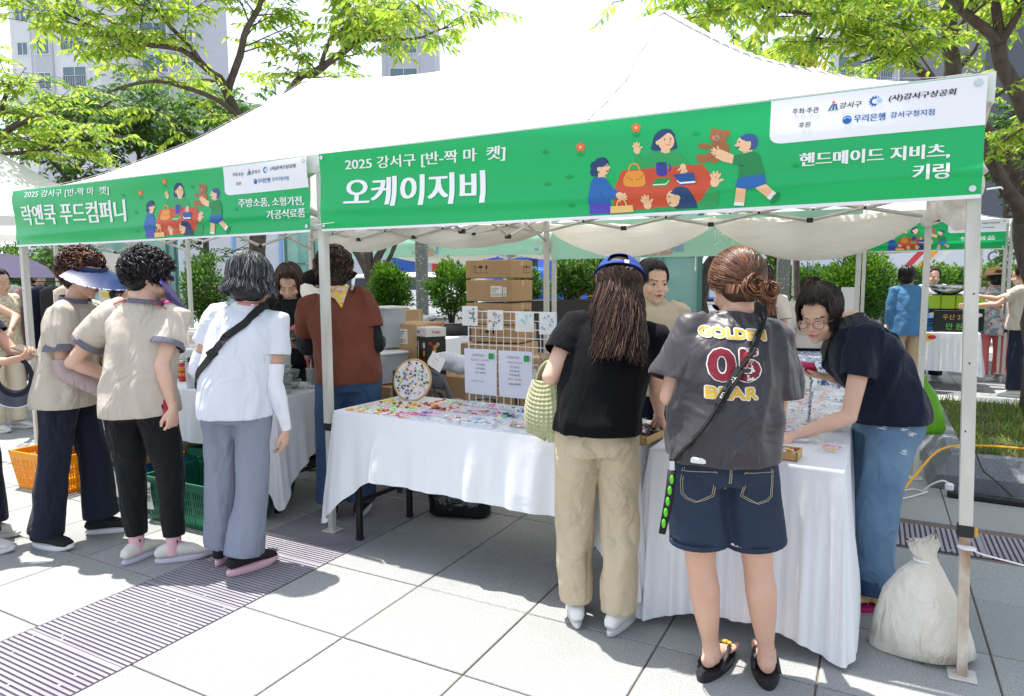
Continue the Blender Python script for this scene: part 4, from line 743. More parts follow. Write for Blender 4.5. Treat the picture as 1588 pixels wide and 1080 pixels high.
 # ---------------- head
 def head(s,features=True,gaze='down',mouth='closed',vox=.0042,ears=True):
  m = MB();hm = s.hmat;k = s.k
  def E_(c,r_,rot=None):
   R3 = hm.to_3x3() if rot is None else hm.to_3x3() @ rot
   m.ell(hm @ V(*c),r_,R3,20,14)
  E_((0,-.014,.032),(.073,.091,.080));E_((0,.020,-.028),(.0615,.066,.079));E_((0,.034,-.066),(.041,.045,.038));E_((0,.062,-.090),(.017,.016,.014))
  for x in (-1,1):
   E_((x*.036,.058,-.030),(.024,.022,.024));E_((x*.031,.0735,.004),(.0145,.0085,.009));E_((x*.009,.092,-.0265),(.0065,.008,.006))
   if ears:
    E_((x*.074,-.006,-.006),(.006,.017,.030),Matrix.Rotation(R(-18),3,'X') @ Matrix.Rotation(R(x*14),3,'Z'));E_((x*.077,-.014,.008),(.006,.012,.016))
  E_((0,.075,.024),(.044,.007,.008))
  m.loft([hm @ V(0,.080,.016),hm @ V(0,.090,-.004),hm @ V(0,.100,-.021),hm @ V(0,.093,-.031)],[.006*k,.006*k,.0092*k,.0065*k],10)
  E_((0,.0845,-.0505),(.021,.0085,.0052));E_((0,.0835,-.0605),(.017,.0085,.0058))
  m.loft([hm @ V(0,-.02,-.03),hm @ V(0,-.022,-.09)+V(0,0,0),lerp(hm @ V(0,-.025,-.11),s.N,.7)],[(.050*k,.052*k),(.046*k,.048*k),(.047*k,.048*k)],16)
  me = s.addmesh(m,vox*k,2)
  if features:
   bv = BVHTree.FromPolygons([tuple(v.co) for v in me.vertices],[tuple(p.vertices) for p in me.polygons])
   R3 = hm.to_3x3().normalized();dr = -(R3 @ V(0,1,0));fwd_ = R3 @ V(0,1,0)
   def proj(x,z,off):
    o = hm @ V(x,.2,z);h = bv.ray_cast(o,dr)
    return (h[0]+h[1]*off) if h[0] is not None else hm @ V(x,.085,z)
   def patch(name,pts,mt,off,par=s.t):
    c = (sum(p[0] for p in pts)/len(pts),sum(p[1] for p in pts)/len(pts));q = MB()
    vs_ = [tuple(proj(c[0],c[1],off))]+[tuple(proj(lerp(c[0],p[0],.55),lerp(c[1],p[1],.55),off)) for p in pts]+[tuple(proj(p[0],p[1],off)) for p in pts];n_ = len(pts)
    q.add(vs_,[(0,1+i,1+(i+1) % n_) for i in range(n_)]+[(1+i,1+n_+i,1+n_+(i+1) % n_,1+(i+1) % n_) for i in range(n_)]);return q.build(name,mt,par,True)
   for x in (-1,1):
    if gaze == 'down':
     patch('eye',[(x*.017,.0),(x*.024,-.0030),(x*.033,-.0042),(x*.042,-.0026),(x*.047,.0008),(x*.042,-.0008),(x*.033,-.0024),(x*.024,-.0012)],m_iris,.0008)
     patch('eyelid',[(x*.018,.006),(x*.026,.0098),(x*.036,.0102),(x*.045,.007),(x*.036,.0088),(x*.026,.0085)],m_browc,.0005)
    else:
     e = patch('eye',[(x*.018,.001),(x*.025,.0062),(x*.034,.007),(x*.042,.0045),(x*.046,.001),(x*.038,-.0028),(x*.028,-.0035)],m_eye,.0007)
     gx_ = gaze if isinstance(gaze,(int,float)) else 0
     patch('iris',[(x*.0315+gx_+.0055*math.cos(a),.002+.0048*math.sin(a)) for a in [i*.785 for i in range(8)]],m_iris,.0012,e)
     patch('eyelid',[(x*.017,.001),(x*.025,.0068),(x*.034,.0078),(x*.043,.0052),(x*.048,.001),(x*.043,.0036),(x*.034,.0058),(x*.025,.0050)],m_iris,.0013)
    patch('eyebrow',[(x*.015,.0225),(x*.025,.0270),(x*.036,.0280),(x*.048,.0230),(x*.036,.0257),(x*.025,.0240),(x*.015,.0198)],m_browc,.0009)
   patch('lips',[(-.025,-.0545),(-.013,-.0500),(-.004,-.0478),(0,-.0490),(.004,-.0478),(.013,-.0500),(.025,-.0545),(.013,-.0615),(0,-.0635),(-.013,-.0615)],m_lip,.0007)
   if mouth == 'open':patch('mouth',[(-.014,-.0555),(0,-.0530),(.014,-.0555),(.006,-.0605),(-.006,-.0605)],m_mouth,.0013)
   else:patch('mouth',[(-.019,-.0555),(0,-.0545),(.019,-.0555),(0,-.0562)],m_mouth,.0013)
   for x in (-1,1):patch('nostril',[(x*.0065+.0028*math.cos(a),-.0325+.0016*math.sin(a)) for a in [i*1.05 for i in range(6)]],m_mouth,.0006)
  return me
 # ---------------- garments
 def garment(s,name,mb,mt,vox=.0105,smooth=3,opens=(),fold=.006,fs=(7,7,3),seed=1.0,sharp=True,hem=None,keep=False,parent=None):
  me = remesh(mb,vox,smooth,mt,name)
  if opens:
   def kill(c,n_):
    out = np.zeros(len(c),bool)
    for (p,d,r_,dep) in opens:
     p = np.array(p);d = np.array(V(*d).normalized());q = c-p;h = q@d;rad = np.linalg.norm(q-np.outer(h,d),axis=1)
     out |= (h > -dep) & (h < .03) & (rad < r_) & (n_@d > .5)
    return out
   me = delfaces(me,kill)
  a = arr(me);nn = norms(me);b = a.copy();fold *= 1.6
  for i in range(len(a)):
   p = a[i];q = Vector((p[0]*fs[0]+seed,p[1]*fs[1]-seed,p[2]*fs[2]+seed*.3))
   f = noise.noise(q+Vector((noise.noise(q*.7)*.8,0,0)))
   if sharp:f = (1-abs(f)*2.6)
   q2 = Vector((p[0]*15+seed,p[1]*15,p[2]*9+p[0]*6))
   b[i] = a[i]+nn[i]*(max(-.003,f*fold+noise.noise(q2)*fold*.5) if name == 'shirt' else min(.006,f*fold*.8+noise.noise(q2)*fold*.5))
  if opens:
   for i in BND:
    for (p,d,r_,dep) in opens:
     d = V(*d).normalized();q = Vector(b[i])-V(*p);h = q.dot(d)
     if abs(h) < dep+.014 and (q-d*h).length < r_*1.1:b[i] = b[i]-np.array(d)*(h+.004);break
  setarr(me,b);o = put(name,me,parent or s.t)
  return o
 def tee(s,mt,hem=.82,ease=.02,sleeve=.58,sw=.062,name='shirt',neck=1.335,fold=.006,seed=1.0,hw=None,bust=.0,drop=.0,puff=1.0,short_neck=False,extra=None):
  k = s.k;m = MB();e = ease;hw = hw or (.165+e)
  hw += .008;L_ = [(hem,hw,.134+e),(hem+.05,hw*.998,.134+e),(.93,hw*.96,.118+e),(.99,.14+e*1.25,.102+e),(1.08,.140+e*1.1,.108+e+bust*.5,.004+bust*.3),(1.17,.152+e*.7,.112+e*.7+bust,.003+bust*.4),(1.235,.152+e*.5,.100+e*.5),(1.285,.125+e*.3,.078+e*.4,-.008),(1.318,.082,.062,-.012),(neck+.008,.062,.057,-.012)]
  s.torso(m,L_,36,sq=.1)
  opens = [(s.bend(V(0,0,hem)),s.bend(V(0,0,hem))-s.bend(V(0,0,hem+.1)),.4,.022),(s.bend(V(0,-.012,neck+.008)),s.bend(V(0,-.012,neck+.02))-s.bend(V(0,-.012,neck-.03)),.075,.02)]
  for sd in (-1,1):
   a,el,w = s.sh[sd],s.el[sd],s.wr[sd]
   m.ell(a+V(-.01*sd,0,-.005),(.054*k+e*.3,.055*k+e*.4,.052*k))
   if sleeve <= 1:
    end = lerp(a,el,sleeve);m.loft([a+V(-.045*sd,0,.0),a,lerp(a,el,sleeve*.5),end],[(.055*k,.06*k),(.056*k+e*.2,.058*k+e*.2),sw*k*puff*.99,sw*k*puff],22)
    opens.append((end,el-a,sw*k*1.2,.02))
   else:
    f = sleeve-1;end = lerp(el,w,f)
    m.loft([a+V(-.045*sd,0,0),a,lerp(a,el,.5),lerp(a,el,.93),el,lerp(el,w,.1*f+.05),lerp(el,w,f*.6),end],[(.055*k,.06*k),.056*k+e*.2,.053*k+e*.2,.047*k+e*.15,.045*k+e*.15,.044*k+e*.15,.04*k+e*.1,.033*k],18)
    opens.append((end,w-el,.05*k,.014))
  if extra:extra(m)
  return s.garment(name,m,mt,opens=opens,fold=fold,seed=seed)
 def trousers(s,mt,top=.90,radii=(.098,.09,.083,.08,.085),end=.97,hipw=(.178,.128),name='trousers',fold=.007,seed=2.0,shorts=None,waist=(.145,.11),fs=(9,9,2.2),ends=None,drape=0.0):
  k = s.k;m = MB();s_ = s.shift
  pts = [s.bend(V(0,0,top)),s.bend(V(0,-.002,.87)),V(0,-.006,.80*k)+s_,V(0,-.004,.755*k)+s_]
  m.loft(pts,[(waist[0]*.9*k*s.fat,waist[1]*.95*k*s.fat),(hipw[0]*.88*k*s.fat,hipw[1]*.9*k*s.fat),(hipw[0]*k*s.fat,(hipw[1]-.004)*k*s.fat),(hipw[0]*.93*k*s.fat,(hipw[1]-.02)*k*s.fat)],34,right=(1,0,0),sq=.08)
  opens = []
  for sd in (-1,1):
   h,kn,an = s.hip[sd],s.kn[sd],s.an[sd];r_ = [x*k for x in radii]
   if shorts:
    e = lerp(h,kn,shorts);m.loft([h+V(0,0,.03)*k,h+V(0,0,-.03)*k,lerp(h,kn,shorts*.5),e],[r_[0],r_[0]*1.02,r_[1],r_[2]],26)
    opens.append((e,kn-h,r_[2]*1.4,.02))
   else:
    ee = ends[0 if sd < 0 else 1] if ends else end
    e = lerp(kn,an,ee)
    m.loft([h+V(0,0,.03)*k,h+V(0,-.004,-.04)*k,lerp(h,kn,.55),kn,lerp(kn,an,.3),lerp(kn,an,.65*ee),e],[(r_[0],r_[0]*1.08),(r_[0],r_[0]*1.08),r_[1],r_[2],(r_[2]+r_[3])/2,r_[3],r_[4]],26,rfun=lambda u,a,q=seed*sd:1+drape*math.sin(a*4+u*3+q)*min(1,u*1.5))
    opens.append((e,an-kn,r_[4]*1.5,.016))
  return s.garment(name,m,mt,opens=opens,fold=fold,seed=seed,fs=fs)
 def sneaker(s,sd,ang,mu,ms,size=1.0,name='shoe',accent=None,chunky=False,lift=0.0,pitch=0.0,laces=True):
  k = s.k*size;a = s.an[sd];T = Matrix.Translation((a.x,a.y,a.z-.075*s.k+lift)) @ Matrix.Rotation(R(-ang*sd),4,'Z') @ Matrix.Rotation(R(pitch),4,'X')
  out = [];n_ = 40
  for i in range(n_):
   t = 2*math.pi*i/n_;y = math.cos(t);x = math.sin(t)
   w = .036+.009*y+.004*math.cos(2*t);X = x*w*1.0+(-.006*sd*max(0,y));Y = .045+y*.128
   out.append((X,Y))
  h = .034 if chunky else .026
  m = MB();vs_ = [];lv = [(0.0,.96),(.006,1.03),(h*.75,1.05),(h,.99)]
  for z,sc in lv:vs_ += [tuple(T @ V(x*sc*k,(.045+(y-.045)*sc)*k,(z+max(0,y-.11)*.16)*k)) for x,y in out]
  f = [(r_*n_+i,r_*n_+(i+1) % n_,(r_+1)*n_+(i+1) % n_,(r_+1)*n_+i) for r_ in range(3) for i in range(n_)];f += [tuple(range(n_-1,-1,-1)),tuple(range(3*n_,4*n_))]
  m.add(vs_,f);so = MB();
  u = MB();P = lambda x,y,z:T @ V(x*k,y*k,z*k)
  rr_ = T.to_3x3() @ V(1,0,0)
  u.loft([P(0,-.080,h+.012),P(0,-.066,h+.026),P(0,-.03,h+.036),P(0,.02,h+.036),P(-.002*sd,.07,h+.026),P(-.004*sd,.12,h+.016),P(-.004*sd,.155,h+.008),P(-.004*sd,.166,h+.003)],
               [(.02*k,.016*k),(.030*k,.028*k),(.035*k,.036*k),(.037*k,.036*k),(.040*k,.026*k),(.041*k,.020*k),(.032*k,.014*k),(.016*k,.008*k)],20,right=tuple(rr_),sq=.1)
  u.loft([P(0,-.02,h+.03),P(0,-.022,h+.062)],[(.036*k,.05*k),(.031*k,.044*k)],20,right=tuple(rr_))
  me = remesh(u,.0062,2,mu,'upper');sh = put(name,me,s.t)
  m.build('sole',ms,sh,True)
  if laces:
   l = MB()
   for q in range(4):y = .035+.02*q;zz = h+.067-.010*q;l.tube([P(-.018,y,zz-.006),P(0,y+.002,zz),P(.018,y,zz-.006)],.0022*k,5)
   l.build('laces',accent or ms,sh)
  return sh,P,T
 # ---------------- hair
 def hair_cap(s,mats_,extra=None,r_=(.083,.098,.086),c=(0,-.029,.038),back=(0,-.048,-.028,.071,.058,.066),cut=None):
  m = MB();hm = s.hmat;R3 = hm.to_3x3()
  m.ell(hm @ V(*c),r_,R3,24,16)
  if back:m.ell(hm @ V(*back[:3]),back[3:],R3,20,14)
  for e in (extra or []):m.ell(hm @ V(*e[:3]),e[3:6],R3,16,10)
  me = remesh(m,.007,2,mats_[0],'hair')
  a = arr(me);nn = norms(me)
  for i in range(len(a)):a[i] += nn[i]*.003*noise.noise(Vector(a[i]*40))
  setarr(me,a);s.hairob = put('hair',me,s.t);return s.hairob
 def strands(s,mats_,paths,r0=.0028,n=3,weights=(.4,.42,.18),name='hair_strands',seed=1):
  m = MB();rr_ = random.Random(seed);hm = s.hmat
  for p in paths:
   L_ = [hm @ Vector(q) for q in p];k = len(L_);x = rr_.random();mi = 0 if x < weights[0] else (1 if x < weights[0]+weights[1] else 2);w = r0*.72*rr_.uniform(.5,1.3)
   m.loft(L_,[(w*1.8*(1-.72*(i/(k-1))**2),w*.8*(1-.5*i/(k-1))) for i in range(k)],n,mi,False)
  me = m.mesh(name,mats_,True);return put(name,me,s.hairob,kind='stuff')
def cap_paths(n,seed,th1=2.1,rad=(.086,.104,.092),c=(0,-.022,.036),face_cut=.95,jit=.06,lift=.05,steps=8,hang=0.0,wave=0.0,part=0.0,face_th=.8,wavef=30,th0=(0.0,1.2),out=0.0,curlin=0.0):
 """strands running from the crown down the skull, then hanging"""
 r_ = random.Random(seed);P = []
 for _ in range(n):
  az = r_.uniform(0,2*math.pi);front = math.cos(az)   # az 0 = forward
  a0 = r_.uniform(*th0);lim = th1 if front < math.cos(face_cut) else face_th+r_.uniform(-.1,.08)
  if a0 > lim-.35:a0 = max(0,lim-.5)
  l = 1+r_.uniform(-.01,lift);j = r_.uniform(-jit,jit);ph = r_.uniform(0,6.28);pts = []
  crown = (part,-.25)
  lim2 = lim+r_.uniform(-.12,.1)
  for i in range(steps+1):
   t = i/steps;th = a0+(lim2-a0)*t;azz = az+j*t*2+wave*math.sin(th*4+ph)
   nx,ny,nz = math.sin(th)*math.sin(azz),math.sin(th)*math.cos(azz)-.12*(1-t),math.cos(th)
   ll = l+.02*math.sin(th*6+ph)*wave*3
   pts.append((c[0]+rad[0]*nx*ll,c[1]+rad[1]*ny*ll,c[2]+rad[2]*nz*ll))
  if hang > 0 and front < math.cos(face_cut)+.05:
   x,y,z = pts[-1];H_ = hang*r_.uniform(.8,1.08);ns = max(3,int(H_/.03));w0 = r_.uniform(-.015,.015)
   for i in range(1,ns+1):
    t = i/ns;pts.append((x*(1+out*t-curlin*t*t)+w0*t+wave*.05*math.sin(wavef*H_*t+ph)*min(1,t*3),y*(1+out*t*.6-curlin*t*t)+wave*.04*math.cos(wavef*H_*t+ph*1.3)*min(1,t*3),z-H_*t))
  P.append(pts)
 return P
def curly_paths(n,seed,rad=(.090,.108,.098),c=(0,-.022,.036),th_max=2.45,face_cut=.85,face_th=1.0,size=.012,turns=1.3,back=None):
 r_ = random.Random(seed);P = []
 while len(P) < n:
  az = r_.uniform(0,6.283);th = math.acos(r_.uniform(math.cos(th_max),1))
  if abs((az+math.pi) % (2*math.pi)-math.pi) < face_cut and th > face_th:continue
  if abs(az-math.pi) > 1.3 and th > 2.0:continue
  nv = Vector((math.sin(th)*math.sin(az),math.sin(th)*math.cos(az),math.cos(th)));l = r_.uniform(.95,1.06)
  p = Vector((c[0]+rad[0]*nv.x*l,c[1]+rad[1]*nv.y*l,c[2]+rad[2]*nv.z*l))
  t1 = nv.orthogonal().normalized();t1 = Matrix.Rotation(r_.uniform(0,6.28),3,nv) @ t1;t2 = nv.cross(t1);sz = size*r_.uniform(.6,1.4);tn = turns*r_.uniform(.7,1.3);dirr = (t1*r_.uniform(-1,1)+t2*r_.uniform(-1,1)+Vector((0,0,-.6)))*sz*1.3
  ph = r_.uniform(0,6.28)
  P.append([tuple(p+t1*(sz*math.cos(ph+6.28*tn*i/9))+nv*(sz*.7*math.sin(ph+6.28*tn*i/9))+dirr*(i/9)) for i in range(10)])
 return P
def project_on(ob,fn_pts,faces,mt,name,o,ux,uz,d,off=.002,parent=None):
 """drop flat points (u, v) given in a plane through o onto the surface of ob along d"""
 me = ob.data;bv = BVHTree.FromPolygons([tuple(v.co) for v in me.vertices],[tuple(p.vertices) for p in me.polygons])
 vs_ = []
 for u,v in fn_pts:
  q = o+ux*u+uz*v;h = bv.ray_cast(q,d);vs_.append(tuple(h[0]-d*off) if h[0] is not None else tuple(q+d*.3))
 m = MB();m.add(vs_,faces);return m.build(name,mt,parent or ob)
def tube_on(pts,r,mt,name,parent,n=8,flat=None,right=None):
 m = MB();m.tube(smooth_path(pts,6),r,n);return m.build(name,mt,parent,True)
AW = (-.47,.883)
def pol(name,c,**k):return mat(name,c,.82,bump=.04,bscale=260,sheen=.06,spec=.3,wrinkle=k.pop('wrinkle',.05),wscale=k.pop('wscale',7),wstretch=k.pop('wstretch',(1,1,.5)),**k)
m_polo = pol('beige_jersey','#c3b8aa');m_greyt = pol('grey_trim','#6a6b78');m_pip = mat('red_piping','#c03040',.6)
m_navy = pol('navy_cloth','#1b2030');m_black = pol('black_cloth','#111114');m_whitet = pol('white_jersey','#dfe3ec',transl=.06)
m_lav = pol('mauve_sleeve','#b5a3a4');m_slv = pol('white_sleeve','#e6e8f0');m_brownt = pol('brown_jersey','#6b3a2a');m_bsl = pol('black_sleeve','#17181c')
m_jean = mat('blue_denim','#3c5677',.85,col2='#2a4263',nscale=5,nmix=1.4,bump=.08,bscale=350,wrinkle=.035,wscale=9,wstretch=(1,1,.7))
m_jeanp = mat('pale_denim','#4f6d8b',.85,col2='#7492ab',nscale=5,nmix=1.2,bump=.08,bscale=350,wrinkle=.035,wscale=9,wstretch=(1,1,.7))
m_jeand = mat('dark_denim','#1b283b',.85,col2='#26364d',nscale=6,nmix=1.3,bump=.1,bscale=350,wrinkle=.03,wscale=8)
m_linen = mat('cream_linen','#cdbfa6',.85,col2='#c4b496',nscale=4,bump=.1,bscale=280,wrinkle=.045,wscale=8,wstretch=(1,1,.8),transl=.08)
m_greytr = mat('grey_blue_cotton','#8990a0',.8,bump=.04,bscale=250,wrinkle=.04,wscale=6,wstretch=(1,1,.4),col2='#7e8596',nscale=3)
m_satin = mat('charcoal_satin','#332e34',.42,spec=.55,sheen=.2,wrinkle=.05,wscale=6,wstretch=(1,1,.6))
m_rib = mat('black_ribbed_knit','#0c0d12',.9,spec=.2,wrinkle=.004,wscale=60,wstretch=(1,1,.03),sheen=.03)
m_navyt = pol('navy_jersey','#121a2e');m_knit = mat('beige_knit','#cdbda2',.9,bump=.5,bscale=110,bstretch=(1,1,2.5),sheen=.3)
m_sneakw = mat('cream_mesh','#d3d0c7',.8,bump=.15,bscale=200);m_solew = mat('white_rubber','#dcdcdd',.55);m_sneakb = mat('black_mesh','#1c1c20',.85,bump=.2,bscale=160);m_solec = mat('lilac_sole','#c9c3d4',.5)
m_solep = mat('pink_sole','#dcb3be',.45);m_sock = mat('pink_sock','#d8aab2',.85,bump=.1,bscale=200);m_strap = mat('black_webbing','#101012',.7,bump=.1,bscale=300)
def ring_at(p,me_name,c,d,r0,r1,w,mt,parent,n=22,rx=None):
 """short open band round a limb"""
 c = Vector(c);d = Vector(d).normalized();m = MB();m.loft([c-d*w/2,c-d*w*.25,c+d*w*.25,c+d*w/2],[r0,(r0*1.01),(r1*1.01),r1],n,cap=False,right=rx);return m.build(me_name,mt,parent,True)
def visor(p,mt,mrim,L_=.125,tilt=-28,w=.105,mband=None,z=.035,wide=1.15,name='visor_brim'):
 hm = p.hmat;T = hm @ Matrix.Translation((0,.0,z)) @ Matrix.Rotation(R(tilt),4,'X');a = MB()
 def fn(u,v):
  an = R(-wide*68+wide*136*u);r_ = .083+v*(L_*(.35+.65*math.cos(an*.85)))
  return T @ V(r_*math.sin(an)*1.02,.008+r_*math.cos(an)*1.18-.005,.02*math.cos(an*1.2)*(1-v)-.25*(r_*math.sin(an))**2*8*.5*v)
 a.grid(26,6,fn);o = put(name,a.mesh(name,mt,True),p.t)
 b = MB();b.tube([fn(i/26,1) for i in range(27)],.0028,5);b.build('brim_edge',mrim,o,True)
 b = MB();n_ = 40;bd = [hm @ V(.088*math.sin(6.283*i/n_),-.014+.108*math.cos(6.283*i/n_),z+.006+(-.02 if math.cos(6.283*i/n_) < 0 else -.0)) for i in range(n_+1)]
 b.loft(bd,[(.003,.013)]*(n_+1),6,right=None);b.build('head_band',mband or mrim,o,True);return o
def collar(p,mt,h=.035,r_=.066,z=1.325,name='collar',open_=0.5):
 m = MB()
 def fn(u,v):
  an = R(-180+open_*30+(360-open_*60)*u)+math.pi
  rr_ = r_*(1.12+.25*(v-.3)*(v > .3));return p.bend(V(rr_*math.sin(an)*1.05,-.012-rr_*math.cos(an+math.pi)*-.92*-1,z+.006+h*(v if v < .45 else .9-v)))
 m.grid(28,6,fn);me = m.mesh(name,mt,True);return put(name,me,p.t)
# --------- 1 woman in beige polo, blue visor, at the far left of the group
p = Person('woman in beige polo and wide navy trousers with blue striped visor, looking down in profile',(-1.235,-.69),(.80,.60),H=1.60,pel=(-1.215,-.685),hd=(-1.12,-.635),head_yaw=-26,head_pitch=16,headoff=(0,.02,.028),skin=m_skin,group='shoppers at the kitchen goods table',fat=1.0)
L = p.L
p.arms(eR=L(-1.03,-.80,.985),wR=L(-.93,-.58,.80),eL=L(-1.15,-.50,1.0),wL=L(-.95,-.42,.88));p.legs(tuple(L(-1.20,-.55,0))[:2],tuple(L(-1.26,-.83,0))[:2],out=.01)
p.skin_limbs(legs=False);p.hand(1,d=tuple(p.wr[1]-p.el[1]),n=(-1,0,0),curl=.5);p.hand(-1,curl=.5)
p.head(gaze='down');p.finish_skin()
sh = p.tee(m_polo,hem=.76,ease=.026,sleeve=.62,sw=.076,hw=.175,seed=3,fold=.010)
for sd in (-1,1):ring_at(p,'sleeve_cuff',lerp(p.sh[sd],p.el[sd],.61),p.el[sd]-p.sh[sd],.0835,.0865,.036,m_greyt,sh)
collar(p,m_greyt,.045)
ring_at(p,'arm_sleeve',(0,0,0),(0,0,1),.01,.01,.01,m_lav,p.t) if False else None
m = MB();m.loft([lerp(p.sh[1],p.el[1],.82),p.el[1],lerp(p.el[1],p.wr[1],.3),lerp(p.el[1],p.wr[1],.97)],[.047,.044,.045,.028],18,cap=False);m.build('arm_sleeve',m_lav,p.t,True)
p.trousers(m_navy,top=.88,radii=(.090,.078,.075,.080,.088),end=1.0,hipw=(.152,.128),drape=.05,fold=.009,ends=(.94,.99),seed=5)
p.sneaker(1,25,m_sneakb,m_solew,1.03);p.sneaker(-1,10,m_sneakb,m_solew,1.03)
p.hair_cap(HAIR['brown'],extra=[(0,-.05,.02,.088,.085,.095),(0,.03,.085,.06,.05,.035)])
p.strands(HAIR['brown'],curly_paths(1100,4,size=.014,turns=.9,rad=(.094,.118,.104),c=(0,-.026,.036)),.0036,4,(.42,.38,.2))
visor(p,mat('blue_visor_mesh','#1b2f60',.4,spec=.3,alpha=.92),mat('visor_stripe','#dfe4f0',.5,col2='#28407c',nscale=60,nmix=.1),.14,-10,z=.044,mband=mat('visor_band','#27365f',.7))
# --------- 2 woman in beige polo, curly black hair, seen from the back
p = Person('woman in beige polo seen from behind, curly black hair, purple visor and pink socks',(-.555,-.64),(-.42,.9),H=1.585,pel=(-.61,-.665),hd=(-.595,-.595),head_yaw=-52,head_pitch=24,headoff=(0,.02,.015),skin=m_skinl,group='shoppers at the kitchen goods table',fat=1.02)
L = p.L
p.arms(eR=L(-.425,-.665,1.03),wR=L(-.405,-.63,.81),eL=L(-.945,-.80,1.03),wL=L(-.88,-.56,.90),shx=.162);p.legs(tuple(L(-.655,-.70,0))[:2],tuple(L(-.47,-.62,0))[:2],out=.01)
p.skin_limbs(legs=False,arm=1.1);p.hand(1,d=(-.12,.08,-1),n=(-.9,.35,0),curl=.75);p.hand(-1,d=(.5,.8,-.3),n=(0,-.3,-1),curl=.4)
p.head(gaze='down');p.finish_skin()
sh = p.tee(m_polo,hem=.765,ease=.026,sleeve=.60,sw=.074,hw=.168,seed=8,fold=.009)
for sd in (-1,1):ring_at(p,'sleeve_cuff',lerp(p.sh[sd],p.el[sd],.59),p.el[sd]-p.sh[sd],.0815,.0835,.03,m_greyt,sh)
collar(p,m_greyt,.042)
for sd in (-1,1):
 b_ = [p.bend(V(sd*x,y,z)) for x,y,z in ((.06,-.075,1.338),(.10,-.070,1.325),(.135,-.062,1.31),(.165,-.05,1.285))];tube_on(b_,.0028,m_pip,'piping',sh)
p.trousers(m_black,top=.88,radii=(.096,.084,.069,.056,.051),end=.86,hipw=(.172,.135),fold=.006,seed=9)
for sd in (-1,1):
 m = MB();m.loft([p.an[sd]+V(0,0,.09),p.an[sd]+V(0,0,.03),p.an[sd]+V(0,.0,-.03)],[(.038,.040),(.036,.038),(.036,.05)],16,cap=False);so = m.build('sock',m_sock,p.t,True)
 m = MB();c = p.an[sd];m.prism([(-.016,-.006),(.016,-.006),(.018,.012),(.008,.004),(0,.012),(-.008,.004),(-.018,.012)],0,.001,fn=lambda x,y,z,c=c:(c.x+.030+z*3,c.y-.012+x*.8,c.z+.035+y));m.build('sock_print',m_blk,so)
p.sneaker(-1,-18,m_sneakw,m_solec,1.03);p.sneaker(1,62,m_sneakw,m_solec,1.05)
p.hair_cap(HAIR['black'],extra=[(0,-.05,.03,.092,.088,.092),(0,.03,.088,.065,.05,.036)])
p.strands(HAIR['black'],curly_paths(1300,14,size=.0120,turns=1.4,rad=(.098,.120,.108),c=(0,-.026,.036)),.003,4,(.4,.35,.25))
visor(p,mat('purple_visor_mesh','#3b2a6e',.4,alpha=.85),mat('purple_rim','#5a4ab0',.4),.12,-30,mband=mat('purple_band','#35285f',.7))
w = p.wr[1];ph = MB();T = Matrix.Translation(w+V(-.045,-.012,.0)) @ Matrix.Rotation(R(10),4,'Z') @ Matrix.Rotation(R(-16),4,'Y')
ph.cbox((0,0,0),(.050,.018,.165),bev=.005,mtx=T)
HELD = []
def held(p,mb,name,mats_,label,cat,sub=()):
 t = thing(name,label,cat,tuple(p.t.location),p.t.rotation_euler[2]);o = mb.build('case',mats_,t);
 for nm,mb2,mt2 in sub:mb2.build(nm,mt2,t)
 return t
pg = MB();pg.cbox((.004,.002,0),(.046,.008,.158),mtx=T)
held(p,ph,'phone_case',mat('red_leather','#a82436',.5),'red folding phone case held by the woman with curly black hair','phone case',[('page',pg,mat('pale_pink_paper','#e9c7c7',.6))])
# --------- 3 woman in white, grey bob
p = Person('woman in white T-shirt and white arm sleeves with black shoulder strap and grey bobbed hair',(-.14,-.515),(-.46,.89),H=1.575,pel=(-.11,-.49),hd=(-.06,-.40),head_yaw=-8,head_pitch=14,skin=m_skin,group='shoppers at the kitchen goods table',fat=1.03)
L = p.L
p.arms(eR=L(.070,-.41,.94),wR=L(.075,-.35,.70),eL=L(-.310,-.56,1.0),wL=L(-.33,-.34,.86),shx=.142);p.legs(tuple(L(-.245,-.50,0))[:2],tuple(L(-.04,-.545,0))[:2],out=.01)
p.skin_limbs(legs=False);p.hand(1,d=(-.15,.15,-1),n=(-1,.1,0),curl=.45);p.hand(-1,d=(.2,1,-.1),n=(.2,0,-1),curl=.4)
p.head(gaze='down');p.finish_skin()
sh = p.tee(m_whitet,hem=.775,ease=.024,sleeve=.56,sw=.062,hw=.160,seed=12,fold=.009)
for sd in (-1,1):
 m = MB();a,e,w = p.sh[sd],p.el[sd],p.wr[sd];m.loft([lerp(a,e,.70),lerp(a,e,.85),e,lerp(e,w,.12),lerp(e,w,.35),lerp(e,w,1.02)],[.0445,.043,.041,.043,.042,.0265],18,cap=False,rfun=lambda u,a_:1+.03*noise.noise(Vector((u*30,math.cos(a_)*2,math.sin(a_)*2))));m.build('arm_sleeve',m_slv,p.t,True)
collar(p,mat('coral_collar','#dd8f88',.8),.03,.064)
